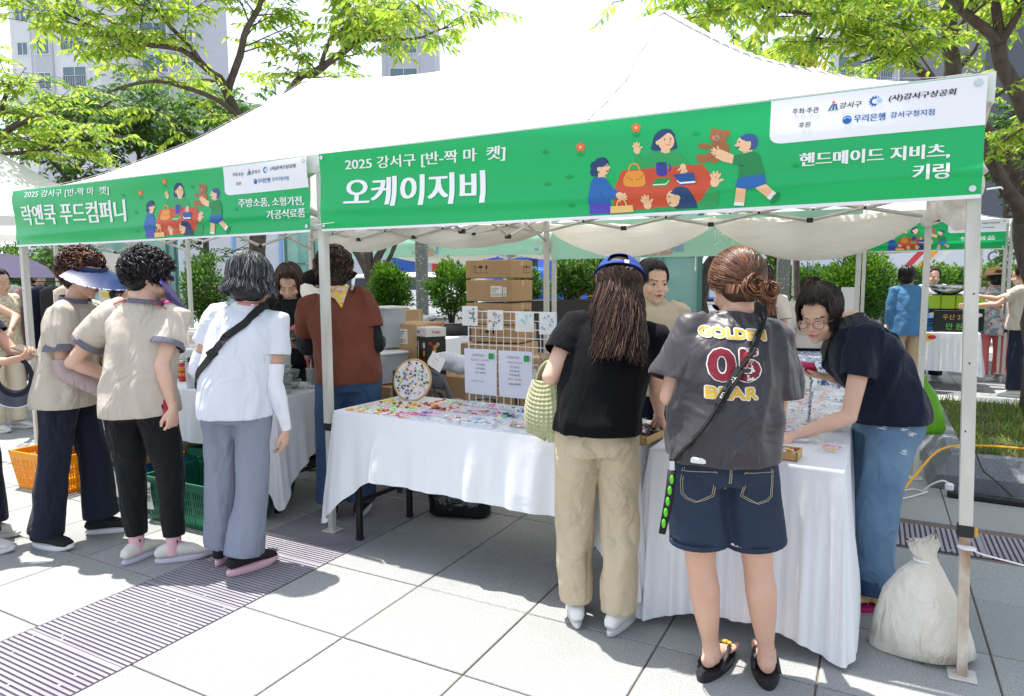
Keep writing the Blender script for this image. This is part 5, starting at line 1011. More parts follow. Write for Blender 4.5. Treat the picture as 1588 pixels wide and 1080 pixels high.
def sash(p,pts,wd=.02,th=.0035,mt=m_strap,name='shoulder_strap',sh=None):
 P_ = smooth_path(pts,8)
 if sh is not None:
  me = sh.data;bv = BVHTree.FromPolygons([tuple(v.co) for v in me.vertices],[tuple(q.vertices) for q in me.polygons]);Q = []
  for q in P_:
   h = bv.find_nearest(q);Q.append((h[0]+h[1]*th*1.2,h[1]))
 else:Q = [(q,V(0,-1,0)) for q in P_]
 m = MB();vs_ = []
 for i,(q,n_) in enumerate(Q):
  tg = (Q[min(i+1,len(Q)-1)][0]-Q[max(0,i-1)][0]).normalized();s_ = tg.cross(n_).normalized()
  for a,b in ((-wd,0),(-wd,th),(wd,th),(wd,0)):vs_.append(tuple(q+s_*a+n_*b))
 k = len(Q);m.add(vs_,[(i*4+j,i*4+(j+1) % 4,(i+1)*4+(j+1) % 4,(i+1)*4+j) for i in range(k-1) for j in range(4)]+[(3,2,1,0),(4*k-4,4*k-3,4*k-2,4*k-1)]);return m.build(name,mt,p.t,False),Q
st,Q = sash(p,[p.bend(V(x,y,z)) for x,y,z in ((.045,.06,1.36),(.085,-.02,1.355),(.05,-.12,1.27),(-.03,-.15,1.17),(-.10,-.14,1.06),(-.16,-.10,.98),(-.20,.0,.90))],.019,.004,sh=sh)
q,n_ = Q[int(len(Q)*.62)];m = MB();m.cbox((0,0,0),(.05,.008,.045),bev=.003,mtx=Matrix.Translation(q+n_*.005) @ Matrix.Rotation(R(-35),4,'Y'));m.build('strap_buckle',m_blk,st)
p.trousers(m_greytr,top=.88,radii=(.086,.079,.075,.082,.091),end=.97,hipw=(.160,.125),drape=.05,fold=.010,seed=13)
p.sneaker(1,40,m_sneakb,m_solep,1.06,chunky=True);p.sneaker(-1,0,m_sneakb,m_solep,1.02,chunky=True)
p.hair_cap(HAIR['grey'],extra=[(0,-.03,.0,.094,.092,.10),(0,.03,.07,.075,.06,.05)],back=(0,-.04,-.035,.086,.070,.066))
p.strands(HAIR['grey'],cap_paths(1700,21,th1=1.95,rad=(.098,.116,.106),hang=.055,jit=.10,lift=.07,wave=.05,face_cut=.9,out=.25,wavef=14),.0024,3,(.36,.36,.28))
# --------- 4 woman in brown tee beside the left table
p = Person('woman in brown T-shirt with black sun visor and floral scarf behind the tent leg',(-.16,.32),(-.62,.78),H=1.645,pel=(-.115,.34),hd=(-.215,.33),head_yaw=22,head_pitch=14,skin=m_skin,fat=1.0)
L = p.L
p.arms(eL=L(-.40,.30,1.03),wL=L(-.66,.43,1.10),eR=L(.03,.43,1.05),wR=L(-.12,.66,1.06),shx=.15);p.legs(tuple(L(-.22,.27,0))[:2],tuple(L(-.08,.38,0))[:2],out=.01)
p.skin_limbs(legs=False,arm=1.05);p.hand(-1,d=(-.2,1,.05),n=(.5,0,-.8),curl=.55);p.hand(1,d=(-.3,1,.1),n=(-.6,0,.8),curl=.5)
p.head(gaze='down');p.finish_skin()
sh = p.tee(m_brownt,hem=.80,ease=.03,sleeve=.66,sw=.071,hw=.172,seed=17,fold=.010)
for sd in (-1,1):
 m = MB();a,e,w = p.sh[sd],p.el[sd],p.wr[sd];m.loft([lerp(a,e,.5),lerp(a,e,.85),e,lerp(e,w,.12),lerp(e,w,.35),lerp(e,w,.98)],[.056,.053,.05,.05,.048,.031],18,cap=False);m.ell(e,.049);m.build('arm_sleeve',m_bsl,p.t,True)
m_scarf = mat('floral_scarf','#d9cfe0',.7,col2='#d86a7c',nscale=45,nmix=.35,speck=('#e0c24a',55,.8))
m = MB();m.loft([p.bend(V(0,-.012,1.325)),p.bend(V(0,-.012,1.35)),p.bend(V(0,-.01,1.375))],[(.082,.075),(.072,.066),(.058,.056)],24,cap=False,right=tuple(p.right));m.add([tuple(p.bend(V(-.09,-.066,1.345))),tuple(p.bend(V(.09,-.066,1.345))),tuple(p.bend(V(.03,-.128,1.22))),tuple(p.bend(V(-.0,-.108,1.28)))],[(0,3,2,1)]);m.build('neck_scarf',m_scarf,p.t,True)
p.trousers(m_jean,top=.90,radii=(.102,.095,.085,.08,.082),end=.97,hipw=(.182,.135),fold=.006,seed=19)
p.sneaker(-1,10,m_sneakb,m_solew,1.0);p.sneaker(1,14,m_sneakb,m_solew,1.0)
p.hair_cap(HAIR['dkbrown'],extra=[(0,-.05,.03,.088,.082,.088)])
p.strands(HAIR['dkbrown'],curly_paths(900,31,size=.013,turns=1.2,rad=(.093,.113,.102)),.003,4,(.4,.4,.2))
visor(p,mat('black_visor','#15161a',.5),m_blk,.11,-12)
# --------- 5 vendor in black tee with long brown hair
p = Person('seller in black T-shirt with long brown hair, looking down behind the kitchen goods',(-1.25,1.02),(.60,-.80),H=1.60,lean=20,head_yaw=0,head_pitch=34,skin=m_skinl,shift=(0,-.05),zoff=-.0)
L = p.L
p.arms(eR=L(-1.52,.92,.95),wR=L(-1.36,.66,.95),eL=L(-1.10,1.10,.92),wL=L(-1.05,.80,.98));p.legs((-.1,0),(.1,.0))
p.skin_limbs(legs=False);p.hand(1,d=(.2,1,0),n=(-.3,0,-1),curl=.5);p.hand(-1,d=(-.2,1,.2),n=(.6,0,.6),curl=.5)
p.head(gaze='down');p.finish_skin()
sh = p.tee(m_black,hem=.80,ease=.045,sleeve=.70,sw=.08,hw=.19,seed=23,fold=.010)
P_,F_,asp = subdiv_text('LANDS',.03)
project_on(sh,[((u-.5)*.13,v*.028) for u,v in P_],F_,mat('shirt_print','#e6dcd0',.6),'shirt_print',p.bend(V(0,.35,1.13)),-p.right*-1,V(0,0,1),V(0,-1,0),-.002)
p.trousers(m_navy,top=.90,seed=25)
p.sneaker(-1,8,m_sneakb,m_solew);p.sneaker(1,8,m_sneakb,m_solew)
p.hair_cap(HAIR['longb'],back=(0,-.05,-.05,.078,.06,.085))
p.strands(HAIR['longb'],cap_paths(1000,41,th1=1.75,rad=(.089,.106,.095),hang=.30,jit=.04,lift=.05,wave=.16,face_cut=.9,out=.25,wavef=26,face_th=.95),.003,3)
# --------- 6 woman in black ribbed tee, blue cap, long hair
p = Person('woman in black top and cream trousers, blue cap worn backwards over long brown hair',(1.705,-.24),(-.40,.92),H=1.545,pel=(1.705,-.235),hd=(1.755,-.115),head_yaw=-10,head_pitch=22,skin=m_skinl,fat=1.03,group='shoppers at the hair pin stall')
L = p.L
p.arms(eR=L(1.90,-.07,1.0),wR=L(1.86,.11,.845),eL=L(1.535,-.33,1.05),wL=L(1.545,-.14,1.06),shx=.165);p.legs(tuple(L(1.61,-.235,0))[:2],tuple(L(1.795,-.225,0))[:2],out=.008)
p.skin_limbs(legs=False,arm=1.12);p.hand(1,d=(.1,.7,-.45),n=(-.6,-.2,-.6),curl=.4);p.hand(-1,d=(.5,.8,.1),n=(.4,-.3,-.8),curl=.6)
p.head(gaze='down');p.finish_skin()
sh = p.tee(m_rib,hem=.845,ease=.03,sleeve=.60,sw=.079,hw=.172,seed=29,fold=.006)
p.trousers(m_linen,top=.90,radii=(.090,.082,.078,.074,.070),end=1.0,hipw=(.168,.128),drape=.03,fold=.011,seed=31,ends=(.95,.99),fs=(8,8,4))
for sd,an_ in ((-1,5),(1,30)):
 so,P,T = p.sneaker(sd,an_,mat('white_clog','#dfdfdd',.45),mat('white_clog_sole','#cfcfcd',.5),1.04,laces=False)
 m = MB()
 for q in range(7):m.ell(P(-.022+.0075*q*1.0,.115-.004*abs(q-3),.052-.0012*(q-3)**2),.0042,nu=6,nv=4)
 m.build('clog_hole',m_blk,so)
p.hair_cap(HAIR['longb'],back=(0,-.055,-.05,.075,.058,.09))
p.strands(HAIR['longb'],[q for q in cap_paths(1900,51,th1=1.95,rad=(.087,.104,.090),hang=.30,jit=.05,lift=.04,wave=.32,face_cut=1.0,out=.15,wavef=24,th0=(1.46,1.6))],.0032,3,(.3,.42,.28))
# the cap: backwards, opening and strap to the rear
m_cap = mat('blue_cotton','#1d3f8a',.8,bump=.1,bscale=260)
hm = p.hmat @ Matrix.Translation((0,-.012,.052)) @ Matrix.Rotation(R(-4),4,'X')
m = MB();NU,NV = 40,10;idx = {}
vv = [hm @ V(.094*math.sin(math.pi/2*j/NV)*math.sin(6.283*i/NU),.112*math.sin(math.pi/2*j/NV)*math.cos(6.283*i/NU),.090*math.cos(math.pi/2*j/NV)) for j in range(NV+1) for i in range(NU)]
fs_ = []
for j in range(NV):
 for i in range(NU):
  az = 360*(i+.5)/NU
  if abs(az-180) < 26 and j >= 5:continue       # the arched gap above the strap
  fs_.append((j*NU+i,(j+1)*NU+i,(j+1)*NU+(i+1) % NU,j*NU+(i+1) % NU))
m.add([tuple(q) for q in vv],fs_);co = m.build('cap_crown',m_cap,p.t,True)
m = MB();m.loft([hm @ V(.096*math.sin(R(a)),.114*math.cos(R(a)),.012) for a in range(0,361,12)],[(.002,.013)]*31,6);m.build('cap_strap',m_cap,co,True)
m = MB();m.ell(hm @ V(0,0,.092),(.007,.007,.004));m.build('cap_button',m_cap,co,True)
m = MB();m.grid(16,4,lambda u,v:hm @ V((.09+v*.005)*math.sin(R(-55+110*u)),.108*math.cos(R(-55+110*u))+v*.07*math.cos(R(-75+150*u)),.004-.02*v-.02*abs(2*u-1)**2));m.build('cap_peak',m_cap,co,True)
m = MB();m.cbox((0,0,0),(.018,.003,.014),mtx=hm @ Matrix.Translation((.035,-.110,.013)) @ Matrix.Rotation(R(18),4,'Z'));m.build('cap_tab',m_wh,co)
# --------- 7 seller in beige knit
p = Person('seller in beige knitted sweater with dark tied-back hair, talking across the table',(1.55,1.02),(.42,-.90),H=1.56,lean=4,head_yaw=16,head_pitch=8,skin=m_skinl)
L = p.L
p.arms(eR=L(1.32,.98,1.0),wR=L(1.45,.75,.98),eL=L(1.70,1.02,.98),wL=L(1.64,.80,.93));p.legs((-.09,0),(.09,.0));p.skin_limbs(legs=False);p.hand(1);p.hand(-1)
p.head(gaze=.002,mouth='open');p.finish_skin()
sh = p.tee(m_knit,hem=.80,ease=.045,sleeve=1.9,hw=.19,seed=33,fold=.007,neck=1.35)
p.trousers(m_navy,top=.9,seed=35);p.sneaker(-1,8,m_sneakb,m_solew);p.sneaker(1,8,m_sneakb,m_solew)
p.hair_cap(HAIR['black'],back=(0,-.05,-.03,.075,.055,.06))
p.strands(HAIR['black'],cap_paths(800,61,th1=1.85,rad=(.086,.104,.092),jit=.04,lift=.02,face_cut=.72,face_th=1.04,part=.0),.0026,3,(.5,.4,.1))
# --------- 8 woman with the lettered shirt
p = Person('woman in charcoal shirt lettered GOLDEN 05 BEAR, denim shorts and black flip-flops',(2.30,-.345),(-.40,.92),H=1.56,pel=(2.225,-.39),hd=(2.245,-.29),head_yaw=6,head_pitch=20,skin=m_skin,fat=1.0,group='shoppers at the hair pin stall')
L = p.L
p.arms(eR=L(2.385,-.26,.965),wR=L(2.31,.0,.93),eL=L(2.055,-.455,1.03),wL=L(2.07,-.19,.96),shx=.150);p.legs(tuple(L(2.20,-.36,0))[:2],tuple(L(2.385,-.30,0))[:2],kL=tuple(L(2.165,-.415,.445)),kR=tuple(L(2.345,-.325,.445)))
p.skin_limbs(legs=True,arm=1.15);p.hand(1,d=(-.2,1,-.2),n=(-.3,-.2,-1),curl=.5);p.hand(-1,d=(.1,1,-.2),n=(.3,-.2,-1),curl=.5)
FT = {sd:p.foot(sd,a) for sd,a in ((-1,-34),(1,12))}
p.head(gaze='down');p.finish_skin(vox=.0085)
sh = p.tee(m_satin,hem=.825,ease=.038,sleeve=.80,sw=.079,hw=.176,seed=37,fold=.013,name='shirt')
col_gold = mat('gold_print','#d8b13c',.5);col_out = mat('white_print','#e9e3dc',.5);col_mar = mat('maroon_print','#7c1228',.45)
def backtext(sx,cx,z,w,h,bold,ob,bo2=None,mts=(col_out,col_gold),slope=0.0):
 P_,F_,asp = subdiv_text(sx,0);n_ = len(P_)
 for kk,(rad_,mt_,off,cnt) in enumerate(((bold+.0035,mts[0],.0035,12),(bold,mts[1],.0050,8))):
  pts = [];FF = [];vo = []
  for c_ in range(cnt):
   a = 6.283*c_/cnt;FF += [tuple(i+c_*n_ for i in f) for f in F_];pts += [((u-.5)*w+cx+rad_*math.cos(a),v*h+slope*(u-.5)*w+rad_*math.sin(a)) for u,v in P_]
  o = project_on(ob,pts,FF,mt_,'shirt_lettering',p.bend(V(0,-.45,z)),p.right,V(0,0,1),V(0,1,0),off);a_ = arr(o.data)
  for c_ in range(cnt):a_[c_*n_:(c_+1)*n_,1] -= .00008*c_
  setarr(o.data,a_)
backtext('GOLDEN',-.020,1.195,.215,.030,.0022,sh,slope=-.07);backtext('05',-.004,1.078,.165,.095,.006,sh,mts=(col_out,col_mar));backtext('BEAR',-.008,1.028,.165,.034,.0025,sh,slope=-.02)
shorts = p.trousers(m_jeand,top=.92,radii=(.098,.101,.103,.12,.12),shorts=.82,hipw=(.182,.138),fold=.007,seed=41,name='denim_shorts')
m_thread = mat('tan_thread','#b9a98c',.7)
def stitch(ob,pts,o,par,w=.0012,mt_=m_thread):
 me = ob.data;bv = BVHTree.FromPolygons([tuple(v.co) for v in me.vertices],[tuple(q.vertices) for q in me.polygons]);Q = []
 for u,v in pts:
  h = bv.ray_cast(o+p.right*u+V(0,0,v),V(0,1,0))
  if h[0] is not None:Q.append(h[0]+V(0,-.0015,0))
 if len(Q) > 1:m = MB();m.tube(Q,w,4);m.build('stitching',mt_,par)
o_ = V(p.shift[0],-.6,0)
for sd in (-1,1):
 for e in (0,.006):stitch(shorts,[(sd*(x-(e if x > .1 else -e)),z+e*.6) for x,z in ((.045,.80),(.045,.74),(.045,.705),(.075,.69),(.105,.680),(.135,.69),(.150,.705),(.153,.75),(.150,.80))],o_,shorts)
 stitch(shorts,[(sd*.045+.012*sd*i,.80-.001*i) for i in range(10)],o_,shorts)
for e in (-.003,.003):stitch(shorts,[(e,.86-.02*i) for i in range(8)],o_,shorts)
for sd in (-1,1):ring_at(p,'rolled_hem',lerp(p.hip[sd],p.kn[sd],.81),p.kn[sd]-p.hip[sd],.1060,.1065,.018,m_jeand,shorts,rx=(1,0,0))
m_flip = mat('black_eva','#1d1e22',.5)
for sd in (-1,1):
 T = FT[sd];m = MB();out = [(.048*math.sin(2*math.pi*i/36)*(1+.10*math.cos(2*math.pi*i/36)),.048+.142*math.cos(2*math.pi*i/36)) for i in range(36)]
 m.prism(out,0.0,.026,fn=lambda x,y,z:T @ V(x*(1.04 if z < .02 else 1),y,z+max(0,y-.1)*.08));so = m.build('flip_flop',m_flip,p.t)
 m = MB();m.loft([T @ V(*q) for q in ((-.012*sd,.135,.024),(-.013*sd,.128,.048),(-.03*sd,.085,.064),(-.042*sd,.03,.052),(-.044*sd,-.012,.026))],[(.006,.004),(.012,.006),(.013,.004),(.010,.004),(.008,.004)],8);m.loft([T @ V(*q) for q in ((-.012*sd,.130,.046),(.012*sd,.09,.066),(.036*sd,.035,.054),(.044*sd,-.012,.026))],[(.010,.006),(.013,.004),(.010,.004),(.008,.004)],8);m.build('toe_strap',m_flip,so,True)
 if sd < 0:m = MB();m.ell(T @ V(.006,.118,.066),(.016,.010,.008));m.ell(T @ V(.022,.122,.064),(.010,.010,.006));m.build('flip_flop_charm',mat('gold_charm','#c99a2a',.4),so,True)
p.hair_cap(HAIR['chestnut'],back=(0,-.055,-.025,.070,.052,.055))
PT = [];rr_ = random.Random(5)
knot = V(.012,-.128,-.035)
for _ in range(1400):
 az = rr_.uniform(-math.pi,math.pi);th = rr_.uniform(.1,2.1)
 if (abs(az) < .8 and th > .8) or (abs(az) < 1.4 and th > 1.75):continue
 a = V(.088*math.sin(th)*math.sin(az),-.022+.106*math.sin(th)*math.cos(az),.036+.094*math.cos(th));pts = []
 for i in range(8):
  t = i/7;q = a.lerp(knot,t);d_ = q-V(0,-.022,.030)
  s_ = math.sqrt((d_.x/.090)**2+(d_.y/.107)**2+(d_.z/.096)**2);tt = 1-max(0,t-.75)/.25
  pts.append(tuple(V(0,-.022,.030)+d_/max(s_,1e-3)*(1+rr_.uniform(.012,.032)) if s_ < 1.05 or True else q) if t < .86 else tuple(knot+V(rr_.uniform(-.01,.01),.0,rr_.uniform(-.01,.01))))
 PT.append(pts)
p.strands(HAIR['chestnut'],PT,.0026,3,(.3,.4,.3))
m = MB();hm = p.hmat;m.ell(hm @ V(-.004,-.145,-.052),(.036,.026,.034),hm.to_3x3());m.ell(hm @ V(.034,-.145,-.068),(.026,.022,.036),hm.to_3x3());me = remesh(m,.006,2,HAIR['chestnut'][1],'hair_bun');put('hair_bun',me,p.t)
PT = []
for _ in range(460):
 a = rr_.uniform(0,6.28);cx_,cz_ = (-.006,-.052) if rr_.random() < .55 else (.036,-.068);r_ = rr_.uniform(.010,.036);y0 = rr_.uniform(-.176,-.13)
 PT.append([(cx_+r_*math.cos(a+t*1.5)*.9,y0-.01*math.sin(t*3)+.004*math.sin(a*3),cz_+r_*math.sin(a+t*1.5)-.012*t) for t in [i/7 for i in range(8)]])
for _ in range(60):
 x = rr_.uniform(.03,.065);PT.append([(x+.006*math.sin(t*7+x*90),-.15-.01*t,-.05-.105*t*rr_.uniform(.7,1)) for t in [i/6 for i in range(7)]])
for _ in range(26):
 x = rr_.uniform(-.075,-.03);PT.append([(x-.01*t,-.13,-.04-.03*t) for t in [i/6 for i in range(7)]])
p.strands(HAIR['chestnut'],PT,.0026,3,(.2,.4,.4),name='bun_strands')
m = MB();m.loft([hm @ V(.012+.016*math.cos(a),-.128-.002,-.036+.016*math.sin(a)) for a in [i*.524 for i in range(13)]],.003,6);m.build('hair_tie',m_blk,p.t,True)
# cord strap with key holder
st,Q = sash(p,[p.bend(V(x,y,z)) for x,y,z in ((.09,-.06,1.36),(.055,-.14,1.25),(.0,-.17,1.15),(-.045,-.17,1.06),(-.09,-.17,.98),(-.14,-.16,.91),(-.19,-.12,.84))],.006,.007,sh=sh)
q0 = Q[int(len(Q)*.36)];q1 = Q[int(len(Q)*.56)];m = MB();d_ = (q1[0]-q0[0]);m.loft([q0[0]+q0[1]*.008,q1[0]+q1[1]*.008],[(.017,.006),(.017,.006)],8,right=tuple(d_.cross(q0[1])),sq=.6);sl_ = m.build('strap_sleeve',m_strap,st,False)
b,f,asp = textmesh('ED EALIST',.0);mid = (q0[0]+q1[0])/2+q0[1]*.017;ux = -d_.normalized();uz = ux.cross(-q0[1]).normalized()*-1
m = MB();m.add([tuple(mid+ux*((u-.5)*.085)+uz*((v-.5)*.012)) for u,v in b],f);m.build('strap_lettering',col_out,sl_)
tube_on([q[0]+q[1]*.012+V(.004,0,0) for q in Q[::6]],.0038,m_strap,'strap_cord',st)
e = Q[-1][0]+V(-.012,-.01,0);m = MB();m.loft([e,e+V(0,-.005,-.03)],[(.010,.004),(.010,.004)],8);m.build('clasp',m_metal,st)
m = MB();m.loft([e+V(0,0,-.03),e+V(-.008,-.004,-.13),e+V(-.03,-.004,-.25)],[(.014,.008),(.016,.010),(.012,.007)],10);kh = m.build('key_holder',m_strap,st,True)
m = MB()
for q in range(5):m.ell(e+V(-.002-.006*q,-.012,-.06-.038*q),(.007,.005,.016))
m.build('green_charm',mat('bright_green','#5fc22a',.4),kh,True)
m = MB();m.cbox((-.10,0,0),(.07,.01,.02),bev=.006,mtx=Matrix.Translation(V(p.shift[0],p.shift[1]-.150,.83)) @ Matrix.Rotation(R(6),4,'Y'));tg = m.build('phone',m_wh,p.t)
# --------- 9 woman in navy tee with glasses, bending over the table
p = Person('woman in navy T-shirt and jeans with round glasses, bending over the right-hand table',(2.70,.66),(-.93,-.36),H=1.53,pel=(2.745,.67),lean=24,head_yaw=54,head_pitch=22,skin=m_skinl,fat=1.04,headoff=(0,.085,-.075),group='shoppers at the hair pin stall')
L = p.L
p.arms(eL=L(2.60,.41,.85),wL=L(2.385,.30,.765),eR=L(2.62,.86,.93),wR=L(2.49,.70,.98),shx=.16);p.legs(tuple(L(2.73,.47,0))[:2],tuple(L(2.69,.86,0))[:2],out=.0,fwd=.03)
p.skin_limbs(legs=True,arm=1.1);p.hand(-1,d=tuple(p.wr[-1]-p.el[-1]+V(0,.05,-.03)),n=(.1,-.1,-1),curl=.32,spread=1.2);PH = p.hand(1,d=(.25,1,.1),n=(-.1,-.2,1),curl=.75)
FT = {sd:p.foot(sd,a) for sd,a in ((-1,12),(1,12))}
p.head(gaze='down');p.finish_skin()
sh = p.tee(m_navyt,hem=.83,ease=.024,sleeve=.52,sw=.066,hw=.172,seed=43,fold=.009,bust=.02)
tr = p.trousers(m_jeanp,top=.90,radii=(.096,.089,.083,.079,.082),end=.93,hipw=(.180,.138),drape=.03,fold=.009,seed=45)
for sd in (-1,1):
 e = lerp(p.kn[sd],p.an[sd],.90);m = MB();m.loft([e+V(0,0,.03),e,e+V(0,0,-.035)],[.083,.085,.087],26,cap=False,rfun=lambda u,a:1+.04*math.sin(a*5));m.build('ripped_hem',m_jeand if False else m_jean,tr,True)
 m = MB();rr_ = random.Random(4+sd)
 for _ in range(26):a = rr_.uniform(0,6.28);b0 = e+V(.086*math.cos(a),.086*math.sin(a),-.03);m.tube([b0,b0+V(rr_.uniform(-.01,.01),rr_.uniform(-.01,.01),rr_.uniform(-.012,-.045))],.0012,3)
 m.build('hem_threads',mat('pale_thread','#d5dbe2',.8),tr,kind='stuff')
m = MB();rr_ = random.Random(9);me = tr.data;bv = BVHTree.FromPolygons([tuple(v.co) for v in me.vertices],[tuple(q.vertices) for q in me.polygons])
for (yy,zz) in ((-.05,.80),(.03,.80),(-.085,.775),(-.045,.70)):
 for _ in range(12):
  a = V(-.6,yy+rr_.uniform(-.012,.012),zz+rr_.uniform(-.008,.008));h = bv.ray_cast(a,V(1,0,0))
  if h[0] is not None:m.tube([h[0]-V(.003,.008,.003),h[0]-V(.004,0,0),h[0]-V(.003,-.008,rr_.uniform(-.004,.004))],.0013,3)
m.build('rip_threads',MATS['pale_thread'],tr,kind='stuff')
m_pinkf = mat('pink_eva','#b0215f',.45);m_yels = mat('yellow_strap','#d3b31e',.45)
for sd in (-1,1):
 T = FT[sd];m = MB();out = [(.046*math.sin(2*math.pi*i/36)*(1+.10*math.cos(2*math.pi*i/36)),.048+.138*math.cos(2*math.pi*i/36)) for i in range(36)]
 m.prism(out,0.0,.024,fn=lambda x,y,z:T @ V(x,y,z));so = m.build('flip_flop',m_pinkf,p.t)
 m = MB()
 for q in (-1,1):m.loft([T @ V(-.010*sd,.132,.04),T @ V(q*.02,.09,.064),T @ V(q*.038,.035,.052),T @ V(q*.042,-.005,.024)],[(.008,.005),(.009,.004),(.008,.004),(.007,.004)],8)
 m.build('toe_strap',m_yels,so,True)
st,Q = sash(p,[p.bend(V(x,y,z)) for x,y,z in ((.09,.13,1.14),(.02,.10,1.30),(-.075,.0,1.35),(-.07,-.10,1.28),(.0,-.15,1.18),(.08,-.15,1.06),(.17,-.08,.95),(.2,.02,.90))],.024,.004,sh=sh,mt=mat('black_leather','#141417',.4,spec=.6))
p.hair_cap(HAIR['dark'],extra=[(0,-.03,.0,.090,.085,.095)],back=(0,-.045,-.04,.082,.062,.066))
p.strands(HAIR['dark'],cap_paths(1700,71,th1=1.9,rad=(.094,.112,.100),hang=.06,jit=.05,lift=.03,wave=.03,face_cut=.8,out=.0,curlin=.15,face_th=.98,part=.0),.0026,3,(.45,.4,.15))
hm = p.hmat;m = MB();m_tort = mat('tortoise_frame','#3a2114',.3,col2='#a8662c',nscale=60)
for x in (-1,1):
 m.loft([hm @ V(x*.0335+.0225*math.cos(a),.098,.001+.019*math.sin(a)) for a in [i*.3927 for i in range(17)]],.0016,6,cap=False)
 m.tube([hm @ V(x*.056,.096,.006),hm @ V(x*.074,.06,.006),hm @ V(x*.079,.0,.004),hm @ V(x*.079,-.01,-.008)],.0018,6)
m.tube([hm @ V(-.011,.0985,.004),hm @ V(0,.101,.007),hm @ V(.011,.0985,.004)],.0015,6);gl = m.build('glasses',m_tort,p.t,True)
m = MB()
for x in (-1,1):m.add([tuple(hm @ V(x*.0335+.0215*math.cos(a),.098,.001+.018*math.sin(a))) for a in [i*.3927 for i in range(16)]],[tuple(range(16))])
m.build('lens',mat('lens_glass','#f3d9dc',.05,alpha=.22,spec=.8),gl)
# phone in her right hand with its beaded strap
w = PH(.075,.0,.02);d_ = V(.25,1,.1).normalized()
T = Matrix.Translation(w+V(-.015,.0,.008)) @ Matrix.Rotation(R(-4),4,'Z') @ Matrix.Rotation(R(-14),4,'X') @ Matrix.Rotation(R(22),4,'Y') @ Matrix.Rotation(R(90),4,'X')
m = MB();m.cbox((0,0,0),(.076,.010,.150),bev=.005,mtx=Matrix.Translation(w+V(-.02,.02,.012)) @ Matrix.Rotation(R(62),4,'Z') @ Matrix.Rotation(R(-62),4,'X'))
TT = Matrix.Translation(w+V(-.02,.02,.012)) @ Matrix.Rotation(R(62),4,'Z') @ Matrix.Rotation(R(-62),4,'X')
m2 = MB();m2.cbox((0,-.0055,0),(.066,.002,.140),mtx=TT);m3 = MB();m3.cbox((.018,-.008,.052),(.03,.004,.032),bev=.004,mtx=TT)
m4 = MB();rr_ = random.Random(8);base = TT @ V(0,0,-.08)
for i in range(9):m4.ell(base+V(rr_.uniform(-.008,.008),rr_.uniform(-.008,.008),-.008-.011*i),.0065,nu=8,nv=6)
m4.loft([base+V(0,0,-.09),base+V(.004,0,-.15),base+V(.006,.002,-.235)],[(.010,.006),(.013,.007),(.011,.006)],8)
held(p,m,'mobile_phone',mat('pink_bumper','#d8326e',.4),'phone in a pink bumper with dark beaded strap held over the right-hand table','phone',[('back_panel',m2,mat('phone_back','#d8c6cc',.25)),('camera_bump',m3,mat('pink_bump','#e88aae',.35)),('beaded_strap',m4,mat('navy_beads','#151a33',.4,speck=('#d9d9e2',180,.9)))])
# --------- 10 shopper cut by the left edge
p = Person('shopper in dark clothes cut off by the left edge, holding a navy visor',(-1.70,-1.03),(.86,.50),H=1.6,lean=8,head_yaw=0,head_pitch=20,skin=m_skin)
L = p.L
p.arms(eR=L(-1.50,-1.05,1.02),wR=L(-1.32,-.91,1.03),eL=L(-1.6,-.75,1.05),wL=L(-1.38,-.72,1.05));p.legs(tuple(L(-1.72,-.90,0))[:2],tuple(L(-1.50,-1.03,0))[:2])
p.skin_limbs(legs=False);p.hand(1,d=(0,1,.2),n=(-.4,0,.9),curl=.6);p.hand(-1);p.head(features=False);p.finish_skin()
p.tee(m_navy,hem=.78,ease=.03,seed=61);p.trousers(m_navy,top=.88,radii=(.10,.098,.098,.1,.1),seed=62,drape=.03);p.sneaker(1,4,m_sneakw,m_solew,1.03);p.sneaker(-1,4,m_sneakw,m_solew,1.03)
p.hair_cap(HAIR['black']);p.strands(HAIR['black'],cap_paths(200,5,hang=.02),.003)
vm = MB();c = L(-1.30,-.90,.90)
def vf(u,v):
 an = R(-80+160*u);r_ = .085+.10*v*(.4+.6*math.cos(an));return (c.x+.02*v-.01,c.y+r_*math.sin(an),c.z-.0-r_*math.cos(an)*.9+.05)
vm.grid(20,5,vf);b2 = MB();b2.tube([vf(i/20,1) for i in range(21)],.003,5);b3 = MB();b3.loft([V(c.x,c.y+.09*math.sin(a),c.z+.05+.10*math.cos(a)) for a in [i*.2618 for i in range(25)]],[(.003,.014)]*25,6)
held(p,vm,'sun_visor',mat('navy_visor_mesh','#141d3a',.4,alpha=.9),'navy sun visor dangling from the hand at the left edge','sun visor',[('brim_edge',b2,mat('pale_rim','#c7d2e6',.5)),('head_band',b3,m_navy)])
vm = MB();vm.cbox((0,0,0),(.075,.15,.009),bev=.004,mtx=Matrix.Translation(p.wr[1]+V(-.03,.09,.05)) @ Matrix.Rotation(R(-20),4,'X') @ Matrix.Rotation(R(10),4,'Y'))
held(p,vm,'mobile_phone',mat('bronze_phone','#6d5f57',.35,metal=.4),'bronze phone held flat at the left edge','phone')
# --------- someone bent behind the white-shirted woman: brown crown and a white visor
p = Person('woman mostly hidden behind the grey-haired shopper, white sun visor over brown hair',(-.62,.92),(-.1,-1),H=1.60,lean=20,head_yaw=40,head_pitch=25,skin=m_skin)
p.arms();p.legs((-.09,0),(.09,0));p.skin_limbs(legs=False);p.head();p.finish_skin()
p.tee(pol('pale_grey_jersey','#b9bcc2'),seed=63);p.trousers(m_navy,seed=64);p.sneaker(1,4,m_sneakb,m_solew);p.sneaker(-1,4,m_sneakb,m_solew)
p.hair_cap(HAIR['brown']);p.strands(HAIR['brown'],cap_paths(400,15,hang=.05,wave=.05),.003);visor(p,mat('white_visor','#e9e4da',.6),m_wh,.10,-25)
